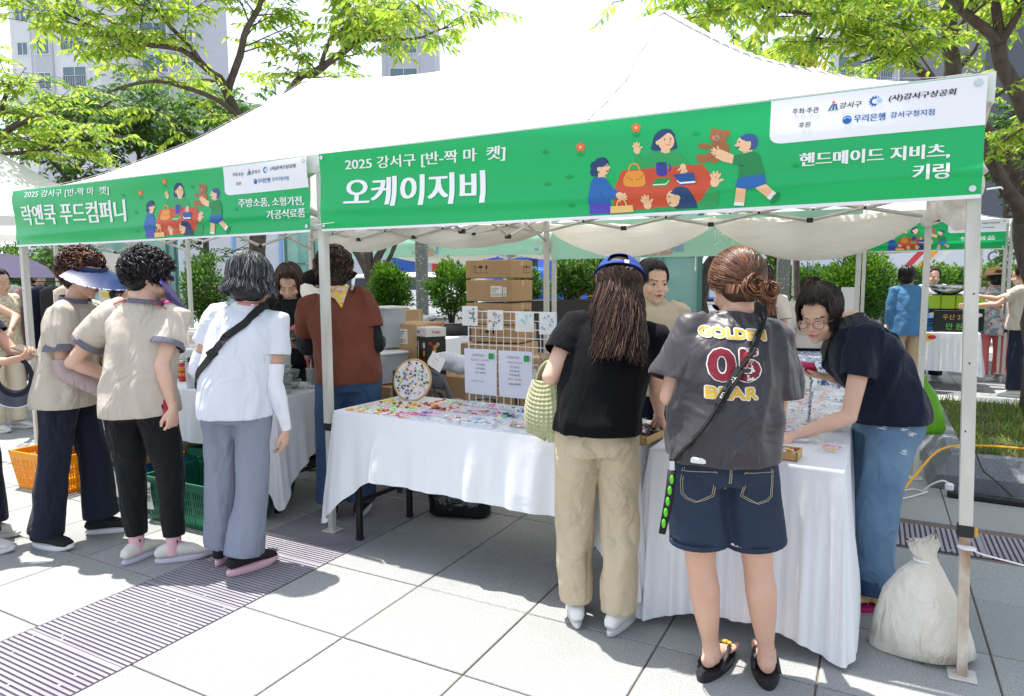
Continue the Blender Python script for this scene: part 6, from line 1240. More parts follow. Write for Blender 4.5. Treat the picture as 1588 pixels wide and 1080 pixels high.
# ================================================================ TABLES AND CLOTHS
m_cloth = mat('white_tablecloth','#eceef2',.8,transl=.12,bump=.03,bscale=300,wrinkle=.006,wscale=5)
m_leg = mat('black_table_leg','#141416',.4,spec=.5)
m_top = mat('grey_tabletop','#c9c7c2',.5)
def table(x0,x1,y0,y1,z,label,rz=0.0):
 t = thing('folding_table',label,'table',(x0,y0,0),rz)
 W,D = x1-x0,y1-y0
 m = MB();m.cbox((W/2,D/2,z-.02),(W,D,.03),bev=.006);m.build('tabletop',m_top,t)
 for x in (.06,W-.06):
  for y in (.06,D-.06):
   m = MB();m.cbox((x,y,(z-.035)/2),(.03,.03,z-.035),bev=.003);m.cbox((x,y,.01),(.036,.036,.02),bev=.004);m.build('leg',m_leg,t)
  m = MB();m.cbox((x,D/2,.22),(.02,D-.15,.02));m.build('stretcher',m_leg,t)
 return t
def cloth(x0,x1,y0,y1,z,drops,seed,label,cname='tablecloth',rz=0.0,corners=None,amp=.022,material=None,nf=26):
 """drops: front, right, back, left hang lengths; corners: extra hang at FL, FR, BR, BL"""
 W,D = x1-x0,y1-y0;per = []
 NW,ND = 70,34
 corners = corners or [.12]*4
 sides = [((0,0),(W,0),(0,-1),drops[0]),((W,0),(W,D),(1,0),drops[1]),((W,D),(0,D),(0,1),drops[2]),((0,D),(0,0),(-1,0),drops[3])]
 NC = 10
 for si,(a,b,n_,dr) in enumerate(sides):
  nn = NW if si % 2 == 0 else ND
  c0,c1 = corners[si],corners[(si+1) % 4]
  for k in range(nn):
   u = k/nn;L_ = math.hypot(b[0]-a[0],b[1]-a[1]);s = u*L_
   e = c0*max(0,1-s/.30)**1.5+c1*max(0,1-(L_-s)/.30)**1.5
   per.append((a[0]+(b[0]-a[0])*u,a[1]+(b[1]-a[1])*u,n_,dr+e,si+u,max(0,1-s/.12),max(0,1-(L_-s)/.12)))
  nx_ = sides[(si+1) % 4][2];dn = sides[(si+1) % 4][3]
  for k in range(NC):
   q = k/NC;an = q*math.pi/2
   n2 = (n_[0]*math.cos(an)+nx_[0]*math.sin(an),n_[1]*math.cos(an)+nx_[1]*math.sin(an))
   per.append((b[0],b[1],n2,dr*(1-q)+dn*q+c1*(1.0+.25*math.sin(math.pi*q)),si+1,1,1))
 n = len(per);rows = [0,.012,.03,.06,.1,.16,.24,.33,.43,.53,.63,.73,.83,.91,.97,1.0]
 mb = MB();vs_ = []
 for v in rows:
  for k,(x,y,n_,h,sp,ca,cb) in enumerate(per):
   d = h*v;cf = max(ca,cb)
   rip = math.sin(k*.52+seed)*.6+noise.noise(Vector((k*.13,seed,v*.6)))*1.2+.4*math.sin(k*1.31+seed*3)
   out = (.006+min(v*6,1)*.004)*(v > 0)+amp*rip*min(1,v*1.3)**1.2+.03*v+.035*cf*v
   vs_.append((x+n_[0]*out,y+n_[1]*out,z+.004-max(0,d-.006)*(1-.01*rip*v) if v else z+.004))
 fs_ = [(r_*n+(k+1) % n,r_*n+k,(r_+1)*n+k,(r_+1)*n+(k+1) % n) for r_ in range(len(rows)-1) for k in range(n)]
 mb.add(vs_,fs_)
 mb.add([(W*i/12,D*j/6,z+.0045+.001*noise.noise(Vector((i*1.3,j*1.3,seed)))) for j in range(7) for i in range(13)],[(j*13+i,j*13+i+1,(j+1)*13+i+1,(j+1)*13+i) for j in range(6) for i in range(12)])
 me = mb.mesh('tablecloth',material or m_cloth,True)
 return put(cname,me,None,loc=(x0,y0,0),rz=rz,label=label,cat='tablecloth')
TZ = .735
table(.13,1.80,-.01,.54,TZ-.006,'long black-legged table in front under the white cloth with hair pins',R(-3.2))
cloth(.11,1.82,-.03,.56,TZ,(.35,.30,.34,.34),1.0,'white cloth over the front table with black legs showing at its left',rz=R(-3.2),corners=[.23,.25,.1,.1])
table(1.90,2.58,-.05,1.93,TZ-.006,'table running back on the right side of the stall, under a nearly floor-length cloth')
cloth(1.88,2.60,-.07,1.95,TZ,(.655,.62,.4,.60),2.3,'long white cloth reaching almost to the paving over the right-hand table',corners=[.07,.07,.04,.04],amp=.024)
table(-2.33,-.50,.10,.66,TZ-.006,'table with kitchen goods at the left stall, beside the front tent leg')
cloth(-2.35,-.47,.08,.68,TZ,(.34,.40,.3,.3),4.4,'white cloth on the kitchen goods table behind the baskets',corners=[.1,.24,.1,.1])
# ================================================================ GOODS
def item(name,label,cat,loc,rz=0.0,parts=(),group=None):
 t = thing(name,label,cat,loc,rz,group)
 for pn,mb,mt,*s in parts:mb.build(pn,mt,t,bool(s and s[0]))
 return t
def mk(f_,*a,**k):m = MB();getattr(m,f_)(*a,**k);return m
m_card = mat('cardboard','#bb9a76',.85,col2='#ae8c68',nscale=5,bump=.05,bscale=120,obrand=.06);m_cardl = mat('pale_cardboard','#c3a27c',.85,col2='#b7956e',nscale=5,obrand=.05)
m_ink = mat('black_ink','#2a2622',.7);m_tape = mat('packing_tape','#c9a878',.3,spec=.6);m_lab = mat('paper_label','#e6e4e0',.7)
def carton(label,loc,W,D,H,rz=0,mt=None,sym=False,lab=False,group='cardboard boxes',seed=0):
 t = thing('cardboard_box',label,'box',loc,rz,group);r_ = random.Random(seed)
 mk('cbox',(0,0,H/2),(W,D,H),bev=.006).build('carton',mt or m_card,t)
 m = MB();m.box(-W/2-.0008,W/2+.0008,-.022,.022,H,H+.0012);m.box(-W/2-.0012,-W/2-.0004,-.022,.022,H*.7,H);m.box(W/2+.0004,W/2+.0012,-.022,.022,H*.7,H);m.build('tape',m_tape,t)
 m = MB();m.box(-W/2+.003,W/2-.003,-.0012,.0012,H,H+.0016);m.build('flap_gap',m_ink,t)
 fy = -D/2-.0009;m = MB()
 if sym:
  for sgn,X,S in ((0,-W*.30,1),(1,0,.8)):
   def q(x,z):
    return (X+x*S,fy,z) if sgn == 0 else (W/2+.0009,x*S+.02,z)
   h = H*.62
   for dx in (0,.018):m.add([q(dx-.002,h-.035),q(dx+.002,h-.035),q(dx+.002,h),q(dx-.002,h)],[(0,1,2,3)]);m.add([q(dx-.006,h),q(dx+.006,h),q(dx,h+.016)],[(0,1,2)])
   m.add([q(.06+.022*math.cos(R(a)),h-.008+.020*math.sin(R(a))) for a in range(0,181,20)],[tuple(range(10))]);m.add([q(.0585,h-.035),q(.0615,h-.035),q(.0615,h-.008),q(.0585,h-.008)],[(0,1,2,3)])
   m.add([q(.106,h+.012),q(.124,h+.012),q(.122,h-.012),q(.115,h-.02),q(.108,h-.012)],[(0,1,2,3,4)]);m.add([q(.1138,h-.035),q(.1162,h-.035),q(.1162,h-.018),q(.1138,h-.018)],[(0,1,2,3)])
   for i in range(9):m.add([q(-.004+.015*i,h-.047),q(.006+.015*i,h-.047),q(.006+.015*i,h-.042),q(-.004+.015*i,h-.042)],[(0,1,2,3)])
  m.build('printed_symbols',m_ink,t)
 if lab:
  for k,(x,z,w,h) in enumerate(lab):
   p_ = MB();p_.box(x,x+w,fy-.0006,fy,z,z+h);o = p_.build('paper_label',m_lab,t);b_ = MB()
   for i in range(int(w/.004)-2):
    if r_.random() < .55:b_.box(x+.006+.004*i,x+.0075+.004*i,fy-.0012,fy-.0007,z+.006,z+h*.34)
   for i in range(3):b_.box(x+.008,x+w*(.5+.12*i),fy-.0012,fy-.0007,z+h*(.5+.14*i),z+h*(.54+.14*i))
   b_.build('barcode',m_ink,o)
 return t
# tall stack
for k,(z,dx,H,lab) in enumerate(((1.455,.0,.14,None),(1.275,.0,.165,[(.02,.035,.10,.085),(.13,.04,.03,.07)]),(1.095,-.005,.165,None),(.955,.04,.135,None))):
 t = carton('cardboard box, %s in the tall stack behind the wire grid' % ('topmost','second with labels','third from top','fourth from top')[k],(dx+.02,1.98,z),.42,.34,H,R(-3+k*2),sym=not lab,lab=lab,seed=k,group='boxes in the tall stack')
carton('large cardboard box carrying the tall stack behind the wire grid',(.02,1.98,.62),.50,.40,.325,R(2),group='boxes in the tall stack',seed=7)
carton('cardboard box beside the base of the tall stack',(.47,1.9,.60),.36,.36,.26,R(-4),seed=8,group='boxes in the tall stack',lab=[(-.1,.08,.12,.1)])
for x,z,w,l in ((.02,.0,.5,'lowest cardboard box under the tall stack'),(.02,.31,.5,'cardboard box second from the floor under the tall stack'),(.50,.0,.4,'lowest cardboard box at the right of the tall stack'),(.50,.3,.4,'middle cardboard box at the right of the tall stack')):carton(l,(x,1.96,z),w-.02,.4,.30,R(1),seed=9,group='boxes in the tall stack')
# left group of cartons
carton('cardboard carton with shipping labels on top of the boxes beside the black appliance box',(-.60,1.68,.775),.34,.34,.33,R(-6),m_cardl,lab=[(-.155,.03,.07,.12),(-.03,.17,.11,.12)],seed=11)
carton('small brown carton directly below the labelled carton',(-.63,1.62,.51),.26,.26,.262,R(-4),seed=12)
carton('wide carton with a pink strip at floor level behind the front table',(-.76,1.60,.14),.46,.36,.37,R(-5),m_cardl,seed=13)
carton('flat carton under the wide carton on the paving',(-.76,1.62,.0),.48,.36,.138,R(-4),seed=14)
carton('long carton under the black appliance box',(-.22,1.78,.52),.42,.46,.19,R(-5),m_card,seed=15)
carton('big carton on the paving behind the grey chair',(-.22,1.75,.0),.46,.44,.515,R(-5),m_cardl,seed=16)
carton('small upright open carton behind the woman in brown',(-2.1,3.6,.66),.3,.2,.45,R(10),seed=17);carton('lower carton under the open carton behind the woman in brown',(-2.1,3.6,0),.34,.3,.655,R(4),seed=18)
t = thing('appliance_box','black appliance box with white top band and red Tefal lettering','box',(-.36,1.55,.712),R(-28));mk('cbox',(0,0,.15),(.20,.17,.30),bev=.003).build('carton',mat('glossy_black_card','#19181a',.3),t)
mk('cbox',(0,0,.335),(.204,.174,.07),bev=.003).build('top_band',mat('white_card','#dcdad8',.4),t)
m = MB();T_ = lambda x,z,o:(x,-.088-o,z);text_into(m,'Tefal',T_,-.07,.325,.07,.022,.02);text_into(m,'Tefal',lambda x,z,o:(.103+o,x,z),-.04,.325,.075,.022,.02);m.build('lettering',mat('red_print','#c01f2a',.5),t)
m = MB();r_ = random.Random(3)
for i in range(4):
 for x in (-.08,.05):m.box(x,x+.03,-.0868,-.0855,.03+.062*i,.07+.062*i,i % 3)
 for _ in range(3):y = r_.uniform(-.07,.05);z = r_.uniform(.02,.26);m.ell((.1,y,z),(.003,.016,.014),nu=8,nv=6,mi=r_.choice((1,2,3)))
m.box(-.035,-.027,-.0868,-.0855,.03,.27,0);m.build('printed_pictures',[m_lab,mat('print_red2','#a52a22',.5),mat('print_yellow2','#d39a2a',.5),mat('print_grey2','#8a8a8c',.5)],t)
t = item('appliance_box','pale pink appliance carton with red Tefal lettering beside the small carton','box',(-.87,1.55,.512),R(-12),[('carton',mk('cbox',(0,0,.14),(.13,.16,.28),bev=.003),mat('pale_pink_card','#dcc9c4',.5))]);m = MB();text_into(m,'Tefal',lambda x,z,o:(x,-.082,z),-.05,.24,.075,.02,.02);m.build('lettering',MATS['red_print'],t)
# grey resin chair
m_grey = mat('grey_resin','#5d6066',.4,spec=.5)
def resin_chair(label,loc,rz,mt=m_grey,z0=0):
 t = thing('plastic_chair',label,'chair',loc,rz,'plastic chairs')
 m = MB();m.grid(12,10,lambda u,v:(-.22+.44*u,-.2+.42*v,.42-.02*math.sin(math.pi*u)));m.grid(12,10,lambda u,v:(-.22+.44*u,-.2+.42*v,.405-.02*math.sin(math.pi*u)));m.build('seat',mt,t,True)
 for x in (-.21,.21):
  for y in (-.18,.2):mk('loft',[(x*1.15,y*1.2,0),(x,y,.41)],[(.018,.02),(.028,.03)],8).build('leg',mt,t,True)
  mk('loft',smooth_path([(x*1.05,.2,.42),(x*1.2,.16,.60),(x*1.22,.0,.66),(x*1.2,-.2,.62),(x*1.1,-.22,.5)]),(.025,.012),8).build('armrest',mt,t,True)
 m = MB();m.loft(smooth_path([(-.24,.2,.42),(-.25,.25,.66),(-.19,.285,.83),(0,.30,.875),(.19,.285,.83),(.25,.25,.66),(.24,.2,.42)]),(.022,.012),8);m.build('back_frame',mt,t,True)
 for k in range(6):x = -.14+.056*k;mk('loft',[(x,.205,.43),(x,.26,.65),(x*.9,.29,.855-abs(x)*.25)],(.015,.006),6).build('back_slat',mt,t)
 mk('loft',[(-.22,.285,.80),(0,.305,.845),(.22,.285,.80)],(.012,.05),8).build('top_rail',mt,t,True)
 return t
resin_chair('dark grey plastic armchair behind the front table with a pale cloth over it',(.13,1.05,0),R(172))
resin_chair('dark grey plastic armchair behind the beige-polo shopper at the far left',(-3.55,1.6,0),R(190))
m = MB();m.ell((0,0,0),(.16,.05,.07));m.ell((.1,0,-.04),(.1,.05,.05));me = remesh(m,.012,2,m_whitet,'folded_cloth');a = arr(me)
for i in range(len(a)):a[i] += .012*noise.noise(Vector(a[i]*18))
setarr(me,a);put('folded_cloth',me,None,loc=(-.02,1.28,.86),rz=.2,label='crumpled white cloth lying behind the grey chair',cat='cloth')
# clear storage bins
m_clear = mat('frosted_plastic','#c9d2dc',.35,alpha=.6,spec=.6)
for loc,s,l in (((-.66,1.38,.66),(.28,.26,.22),'frosted storage bin with lid beside the woman in brown'),((-.72,1.5,.92),(.22,.22,.30),'taller frosted storage bin stacked above the lidded one'),((-.66,1.38,.30),(.32,.30,.345),'brown carton under the storage bins')):
 if 'carton' in l:carton(l,loc,*s,seed=31);continue
 item('storage_bin',l,'bin',loc,R(-20),[('bin_body',mk('loft',[(0,0,0),(0,0,s[2])],[(s[0]*.56,s[1]*.56),(s[0]*.64,s[1]*.64)],4,right=(1,1,0)),m_clear),('lid',mk('cbox',(0,0,s[2]+.01),(s[0]*.98,s[1]*.98,.02),bev=.005),mat('bin_lid','#dfe3e6',.4)),('contents',mk('cbox',(0,0,s[2]*.4),(s[0]*.7,s[1]*.7,s[2]*.6),bev=.03),mat('bin_contents','#8b93a8',.7,col2='#c4c8cf',nscale=20))])
carton('carton on the floor below the storage bins',(-.66,1.38,0),.34,.3,.298,R(4),seed=32)
# ---- wire grid with packets and price sheets
G = thing('wire_grid','white wire grid stand at the back of the front table','display grid',(.64,.50,.745),R(-3));GW,GH = .56,.52
m = MB()
for i in range(13):m.tube([(GW*i/12,0,0),(GW*i/12,0,GH)],.0022 if i % 12 else .004,5)
for i in range(12):m.tube([(0,.003,GH*i/11),(GW,.003,GH*i/11)],.0022 if i % 11 else .004,5)
m.build('grid_wires',mat('white_wire','#dfe0e2',.4),G)
for x in (0,GW):mk('loft',[(x,-.10,.0),(x,.1,.0)],.006,6).build('grid_foot',m_joint2,G)
def sheet(label,x,z,W,H,lines,rz=R(-3)):
 t = thing('price_sheet',label,'paper sign',(x,.482,z),rz);m = MB();m.grid(8,8,lambda u,v:(W*u,-.003-.004*math.sin(3*u+2*v),H*v));put('paper',m.mesh('paper',mat('sheet_paper','#dfdfec',.5,transl=.1),True),t)
 for s_,cx,cz,h,mt_ in lines:
  m = MB();w = textmesh(s_)[2]*h;text_into(m,s_,lambda a,b,o:(a,-.0095,b),W*cx-w/2,H*cz,w,h,0);m.build('lettering',mt_,t)
 m = MB()
 for a in (45,135,225,315):cx,cz = W*.86+.011*math.cos(R(a)),H*.855+.011*math.sin(R(a));m.ell((cx,-.010,cz),(.0105,.0008,.0105),nu=8,nv=4)
 m.tube([(W*.86,-.010,H*.85),(W*.88,-.010,H*.79)],.001,4);m.build('clover',mat('clover_green','#1f9a4a',.5),t);return t
gi = mat('ink_green','#2f5a4a',.7);gp = mat('ink_purple','#9a5fa0',.7);go = mat('ink_orange','#cf6a4a',.7)
sheet('left price sheet on the wire grid with a green clover',.625,.80,.212,.255,[('오케이지비',.45,.83,.016,gi),('핸드메이드 듀이커링',.5,.73,.013,gp),('1개 4000원',.52,.635,.0125,gi),('2개 7000원',.52,.545,.0125,gi),('3개 10000원',.52,.455,.0125,gi),('* 맞춤 주문제작 가능해요',.42,.27,.008,gi)])
sheet('right price sheet on the wire grid with a green clover',.848,.795,.208,.258,[('오케이지비',.45,.83,.016,gi),('지비츠 특가세일',.5,.73,.013,gp),('1개 1000원',.5,.635,.0125,gi),('5개 4500원',.5,.55,.0125,gi),('10개 8000원',.5,.465,.0125,gi),('지비츠 세트할인',.5,.37,.013,go),('7000-9000원',.5,.27,.0135,gi)])
PAL = [mat('charm_%d' % i,c,.35,spec=.6) for i,c in enumerate(('#d42f3a','#f0a51e','#f3d23a','#3fa64a','#2f7fd0','#e8559a','#e9e4dc','#1c1c20','#8a5fc0','#7a4a2c','#f2b7c8','#49c3c9','#9ee04a'))]
m_film = mat('clear_film','#eef1f5',.08,alpha=.25,spec=.9);m_bagc = mat('bag_contents_white','#dfe0e4',.5)
def blob(m,x,y,z,s,mi,r_):
 k = r_.random()
 if k < .4:m.ell((x,y,z),(s,s,s*.45),nu=6,nv=4,mi=mi)
 elif k < .7:m.cbox((x,y,z),(s*1.8,s*1.2,s*.7),mi=mi,rz=r_.uniform(0,3),bev=s*.2)
 else:
  a = r_.uniform(0,3)
  for sg in (-1,1):m.ell((x+sg*s*.7*math.cos(a),y+sg*s*.7*math.sin(a),z),(s*.75,s*.6,s*.4),nu=6,nv=4,mi=mi)
for k,(x,z,w,h,c,lb) in enumerate(((.615,1.185,.10,.11,(7,6,7),'packet of black and white charms at the left end of the wire grid'),(.78,1.165,.105,.11,(9,0,1,7,4),'packet of brown and red animal charms on the wire grid'),(.955,1.16,.11,.11,(6,6,11),'packet of white and silver charms on the wire grid'),(1.10,1.15,.10,.12,(6,4,6),'packet of pale blue charms at the right end of the wire grid'))):
 r_ = random.Random(k);t = thing('charm_packet',lb,'packet',(x,.478,z),R(-3+r_.uniform(-5,5)),'packets hung on the wire grid')
 m = MB();m.grid(6,6,lambda u,v:(w*u,-.012-.008*math.sin(math.pi*u)*math.sin(math.pi*v),h*v));put('packet_film',m.mesh('packet_film',m_film,True),t);mk('box',0,w,-.004,-.003,0,h).build('packet_card',m_lab,t)
 m = MB()
 for _ in range(12):q = MB();blob(m,r_.uniform(.015,w-.015),r_.uniform(.012,h-.015),.006,r_.uniform(.006,.010),c[r_.randrange(len(c))],r_)
 m.v = [(x_,-z_-.0,y_) for x_,y_,z_ in m.v];m.build('charms',PAL,t,kind='stuff') if False else tag(m.build('charms',PAL,t),kind='stuff')
# small plush hung at the grid's right end
t = thing('plush_toy','small cream plush bear hanging at the right end of the wire grid','plush toy',(1.15,.44,.96));m = MB();m.ell((0,0,.06),(.038,.03,.033));m.ell((-.028,0,.09),(.012,.009,.013));m.ell((.028,0,.09),(.012,.009,.013));m.ell((0,0,.01),(.028,.024,.032));m.ell((-.03,-.01,.012),(.012,.012,.02));m.ell((.03,-.01,.012),(.012,.012,.02));m.ell((-.016,-.012,-.025),(.013,.016,.014));m.ell((.016,-.012,-.025),(.013,.016,.014))
put('plush_body',remesh(m,.005,1,mat('cream_plush','#cdb99c',.95,bump=.5,bscale=300,col2='#8a6a4a',nscale=9),'plush_body'),t)
m = MB();m.ell((-.013,-.028,.064),.003);m.ell((.013,-.028,.064),.003);m.ell((0,-.031,.054),(.004,.003,.003));m.build('plush_face',m_blk,t)
# ---- round badge board
t = thing('badge_board','round white badge board in a wooden hoop leaning on the front table','display board',(.30,.42,.74),R(6));Tb = Matrix.Translation((0,0,.118)) @ Matrix.Rotation(R(76),4,'X')
mk('lathe',[(.0,0),(.118,0),(.118,.006),(0,.006)],(0,0,0),40,mtx=Tb).build('board',mat('white_felt','#e4e2df',.9),t);mk('loft',[Tb @ V(.121*math.cos(a*.157),.121*math.sin(a*.157),.002) for a in range(41)],.007,8).build('hoop',mat('light_wood','#c8a26a',.6),t,False)
r_ = random.Random(12);pts = []
while len(pts) < 58:
 a,q = r_.uniform(0,6.28),.108*math.sqrt(r_.random());c = (q*math.cos(a),q*math.sin(a))
 if all((c[0]-b[0])**2+(c[1]-b[1])**2 > .016**2 for b in pts):pts.append(c)
for x,y in pts:
 m = MB();k = r_.randrange(13);
 for _ in range(3):blob(m,x+r_.uniform(-.004,.004),y+r_.uniform(-.004,.004),.011,r_.uniform(.004,.008),r_.choice((k,7,r_.randrange(13))),r_)
 m.v = [tuple(Tb @ Vector(v)) for v in m.v];m.build('badge',PAL,t)
m = MB();m.add([tuple(Matrix.Rotation(R(28),3,'Y') @ V(x,0,z)) for x,z in ((-.05,-.04),(.05,-.04),(.05,.05),(-.05,.05))],[(0,1,2,3)]);o = m.build('name_card',m_lab,None,loc=(.44,.46,.965),label='small white card tilted beside the round badge board',cat='card');m = MB()
for i in range(2):text_into(m,('오케이지비','지비츠')[i],lambda a,b,o_:tuple(Matrix.Rotation(R(28),3,'Y') @ V(a,-.0025,b)),-.025,.012-.02*i,None,.008)
m.build('lettering',go,o)
# ---- trays and pins on the front table
m_acr = mat('acrylic','#eef2f6',.06,alpha=.30,spec=.9)
RT = Matrix.Rotation(R(-3.2),3,'Z')
def tw(x,y,z=TZ+.006):q = RT @ V(x,y,0);return (.11+q.x,-.03+q.y,z)
trayc = [(5,10,8),(6,10,6),(6,6,4),(1,6,9),(12,6,1),(1,0,8),(0,7,6),(5,9,0),(11,5,7),(0,10,6),(3,6,10),(7,0,7),(6,7,1),(10,6,5),(8,6,3),(6,6,10),(6,4,6),(9,6,0)]
names = ('pink','rosy','pale','yellow and brown','lime','orange','red and black','crimson','turquoise, pink and black','red','green','black','dark mixed','blush','lilac','white','blue and white','brown and cream')
k = 0
for j in range(3):
 for i in range(6):
  r_ = random.Random(100+k);x = .53+.195*i+r_.uniform(-.006,.006);y = .09+.165*j;loc = tw(x,y);c = trayc[(i+j*6) % 18]
  t = thing('charm_tray','clear tray of %s charms, %s of the front table' % (names[k],('front row','middle row','back row')[j]),'tray',loc,R(-3.2+r_.uniform(-3,3)),'clear trays of charms');w,h = .088,.072
  m = MB();m.box(-w,w,-h,h,0,.0015)
  for a,b,c_,d in ((-w,w,-h,-h+.0015),(-w,w,h-.0015,h),(-w,-w+.0015,-h,h),(w-.0015,w,-h,h)):m.box(a,b,c_,d,0,.022)
  m.build('tray_box',m_acr,t);m = MB()
  for _ in range(24):blob(m,r_.uniform(-.078,.078),r_.uniform(-.062,.062),r_.uniform(.008,.02),r_.uniform(.008,.015),c[r_.randrange(3)] if r_.random() < .88 else r_.randrange(13),r_)
  tag(m.build('charms',PAL,t),kind='stuff')
  if r_.random() < .5:m = MB();m.grid(5,5,lambda u,v:(-w+2*w*u,-h+2*h*v,.026+.006*math.sin(9*u+7*v+k)));m.build('cover_film',m_film,t)
  k += 1
protos = [];PN = ('orange','red','cream','lime','blush','brown','yellow');OD = ('first','second','third','fourth','fifth','sixth','seventh','eighth','ninth','tenth','eleventh','twelfth','thirteenth','fourteenth')
for c in (1,0,6,12,10,9,2):
 m = MB();m.cbox((0,0,.004),(.046,.008,.005),bev=.001);m.ell((.015,0,.008),(.012,.010,.007),nu=7,nv=4,mi=1);m.ell((-.002,.002,.007),(.006,.005,.004),nu=6,nv=4,mi=2);protos.append(m.mesh('hair_pin',[PAL[6] if c in (12,9,10) else PAL[c],PAL[c],PAL[6]]))
r_ = random.Random(77);n_ = 0
for i in range(13):
 for j in range(9):
  x = .07+.034*i+r_.uniform(-.008,.008);y = .035+.058*j+r_.uniform(-.012,.012)
  if (x-.2)**2+(y-.45)**2 < .015:continue
  q_ = (j+r_.randrange(3)) % 7;put('hair_pin',protos[q_],None,loc=tw(x,y),rz=r_.uniform(-.5,.5)+.4,label='%s hair pin, %s from the left in the %s row of loose pins' % (PN[q_],OD[i],OD[j]),cat='hair pin',group='loose hair pins on the front table')
# ---- bagged keyrings on the right-hand table
pk = []
for q in range(8):
 r_ = random.Random(q+40);m = MB();w,h = .05,.075
 m.grid(8,8,lambda u,v:(-w+2*w*u,-h+2*h*v,.010+.010*math.sin(math.pi*u)*math.sin(math.pi*v)+.004*noise.noise(Vector((u*6,v*6,q)))));c = (r_.randrange(13),r_.randrange(13),6)
 for _ in range(9):blob(m,r_.uniform(-.03,.03),r_.uniform(-.045,.045),.008,r_.uniform(.006,.013),1+c[r_.randrange(3)],r_)
 m.m = m.m;pk.append(m.mesh('keyring_packet',[m_film]+PAL))
r_ = random.Random(5);spots = []
for i in range(7):
 for j in range(14):
  x,y = 1.97+.095*i+r_.uniform(-.02,.02),.22+.128*j+r_.uniform(-.02,.02)
  if x > 2.54 or (y < .36 and 2.12 < x < 2.45):continue
  q_ = r_.randrange(8);o = put('keyring_packet',pk[q_],None,loc=(x,y,TZ+.006+r_.uniform(0,.006)),rz=r_.uniform(-.5,.5),label='keyring packet, %s from the left, %s row of the right-hand table' % (OD[i],OD[j]),cat='packet',group='keyring packets on the right-hand table')
def wtray(label,x,y,W,D,rz,cols,n_,s=.008):
 t = thing('wooden_tray',label,'tray',(x,y,TZ+.006),rz,'wooden trays');m = MB();m.box(-W,W,-D,D,0,.004)
 for a,b,c,d in ((-W,W,-D,-D+.006),(-W,W,D-.006,D),(-W,-W+.006,-D,D),(W-.006,W,-D,D)):m.box(a,b,c,d,.0005,.032)
 m.box(-W+.006,W-.006,-.003,.003,.004,.026);m.build('tray_frame',mat('light_wood','#c8a26a',.6),t);m = MB();r_ = random.Random(n_)
 for _ in range(n_):blob(m,r_.uniform(-W+.012,W-.012),r_.uniform(-D+.012,D-.012),r_.uniform(.008,.032),r_.uniform(s*.6,s*1.4),cols[r_.randrange(len(cols))],r_)
 tag(m.build('charms',PAL,t),kind='stuff')
wtray('wooden tray of red, yellow and green charms at the front of the right-hand table',2.34,.02,.105,.055,R(-4),(0,0,1,2,3,12,6),110)
wtray('wooden tray of black, grey and lilac bows between the two tables',1.80,.10,.07,.14,R(-8),(7,7,7,8,6),70,.013)
t = thing('rubber_duck','small orange and yellow duck charm lying on the packets','charm',(2.30,.43,TZ+.02));m = MB();m.ell((0,0,.012),(.024,.016,.013));m.ell((-.018,0,.028),(.012,.011,.011));m.ell((-.031,0,.026),(.006,.005,.003),mi=1);m.build('duck_body',[PAL[2],PAL[1]],t,True)
m = MB();m.cbox((0,0,.06),(.22,.16,.12),bev=.004);item('display_box','white box at the far end of the right-hand table','box',(2.25,1.86,TZ+.006),R(-8),[('box_body',m,m_lab)])
# ---- black shopping bag under the table
t = thing('shopping_bag','shiny black shopping bag standing under the front table','bag',(.47,.66,0),R(18));m = MB();m.loft([(0,0,0),(0,0,.02),(0,0,.12),(0,0,.24)],[(.17,.07),(.185,.085),(.19,.075),(.185,.03)],28,sq=.5,rfun=lambda u,a:1+.05*math.sin(a*5+u*6));m.build('bag_body',mat('glossy_black_vinyl','#101114',.18,spec=.7,wrinkle=.02,wscale=14),t,True)
for y in (-.035,.035):mk('tube',smooth_path([(-.08,y,.22),(-.05,y*1.6,.16),(0,y*1.9,.13),(.05,y*1.6,.16),(.08,y,.22)]),.006,6).build('handle',m_blk,t,True)
# ---- crochet bag on the arm of the woman in black
t = thing('crochet_bag','pale green crochet bag hanging from the arm of the woman in black','bag',(1.475,-.235,0),R(-28));m = MB();m_cro = mat('green_crochet','#b0b088',.95,col2='#959870',nscale=30,sheen=.3)
def bagf(u,v):
 a = 2*math.pi*u;w = .052+.080*math.sin(math.pi*min(1,(1-v)*.62+.12));d = .030+.03*math.sin(math.pi*(1-v)*.8);st_ = .0045*abs(math.sin(v*44+abs(math.sin(a))*9))+.0025*math.sin(a*30)
 return ((w+st_)*math.cos(a)*(1-.9*max(0,.08-v)/.08),(d+st_)*math.sin(a)*(1-.9*max(0,.08-v)/.08),.775+.245*v-.02*math.cos(a)**2*(1-v))
m.grid(110,100,bagf);put('bag_body',m.mesh('bag_body',m_cro,True),t)
for y in (-.022,.022):mk('tube',smooth_path([(-.045,y,1.01),(-.02,y*.7,1.07),(.01,0,1.10),(.035,y*.7,1.07),(.05,y,1.01)]),.0065,8).build('handle',m_cro,t,True)
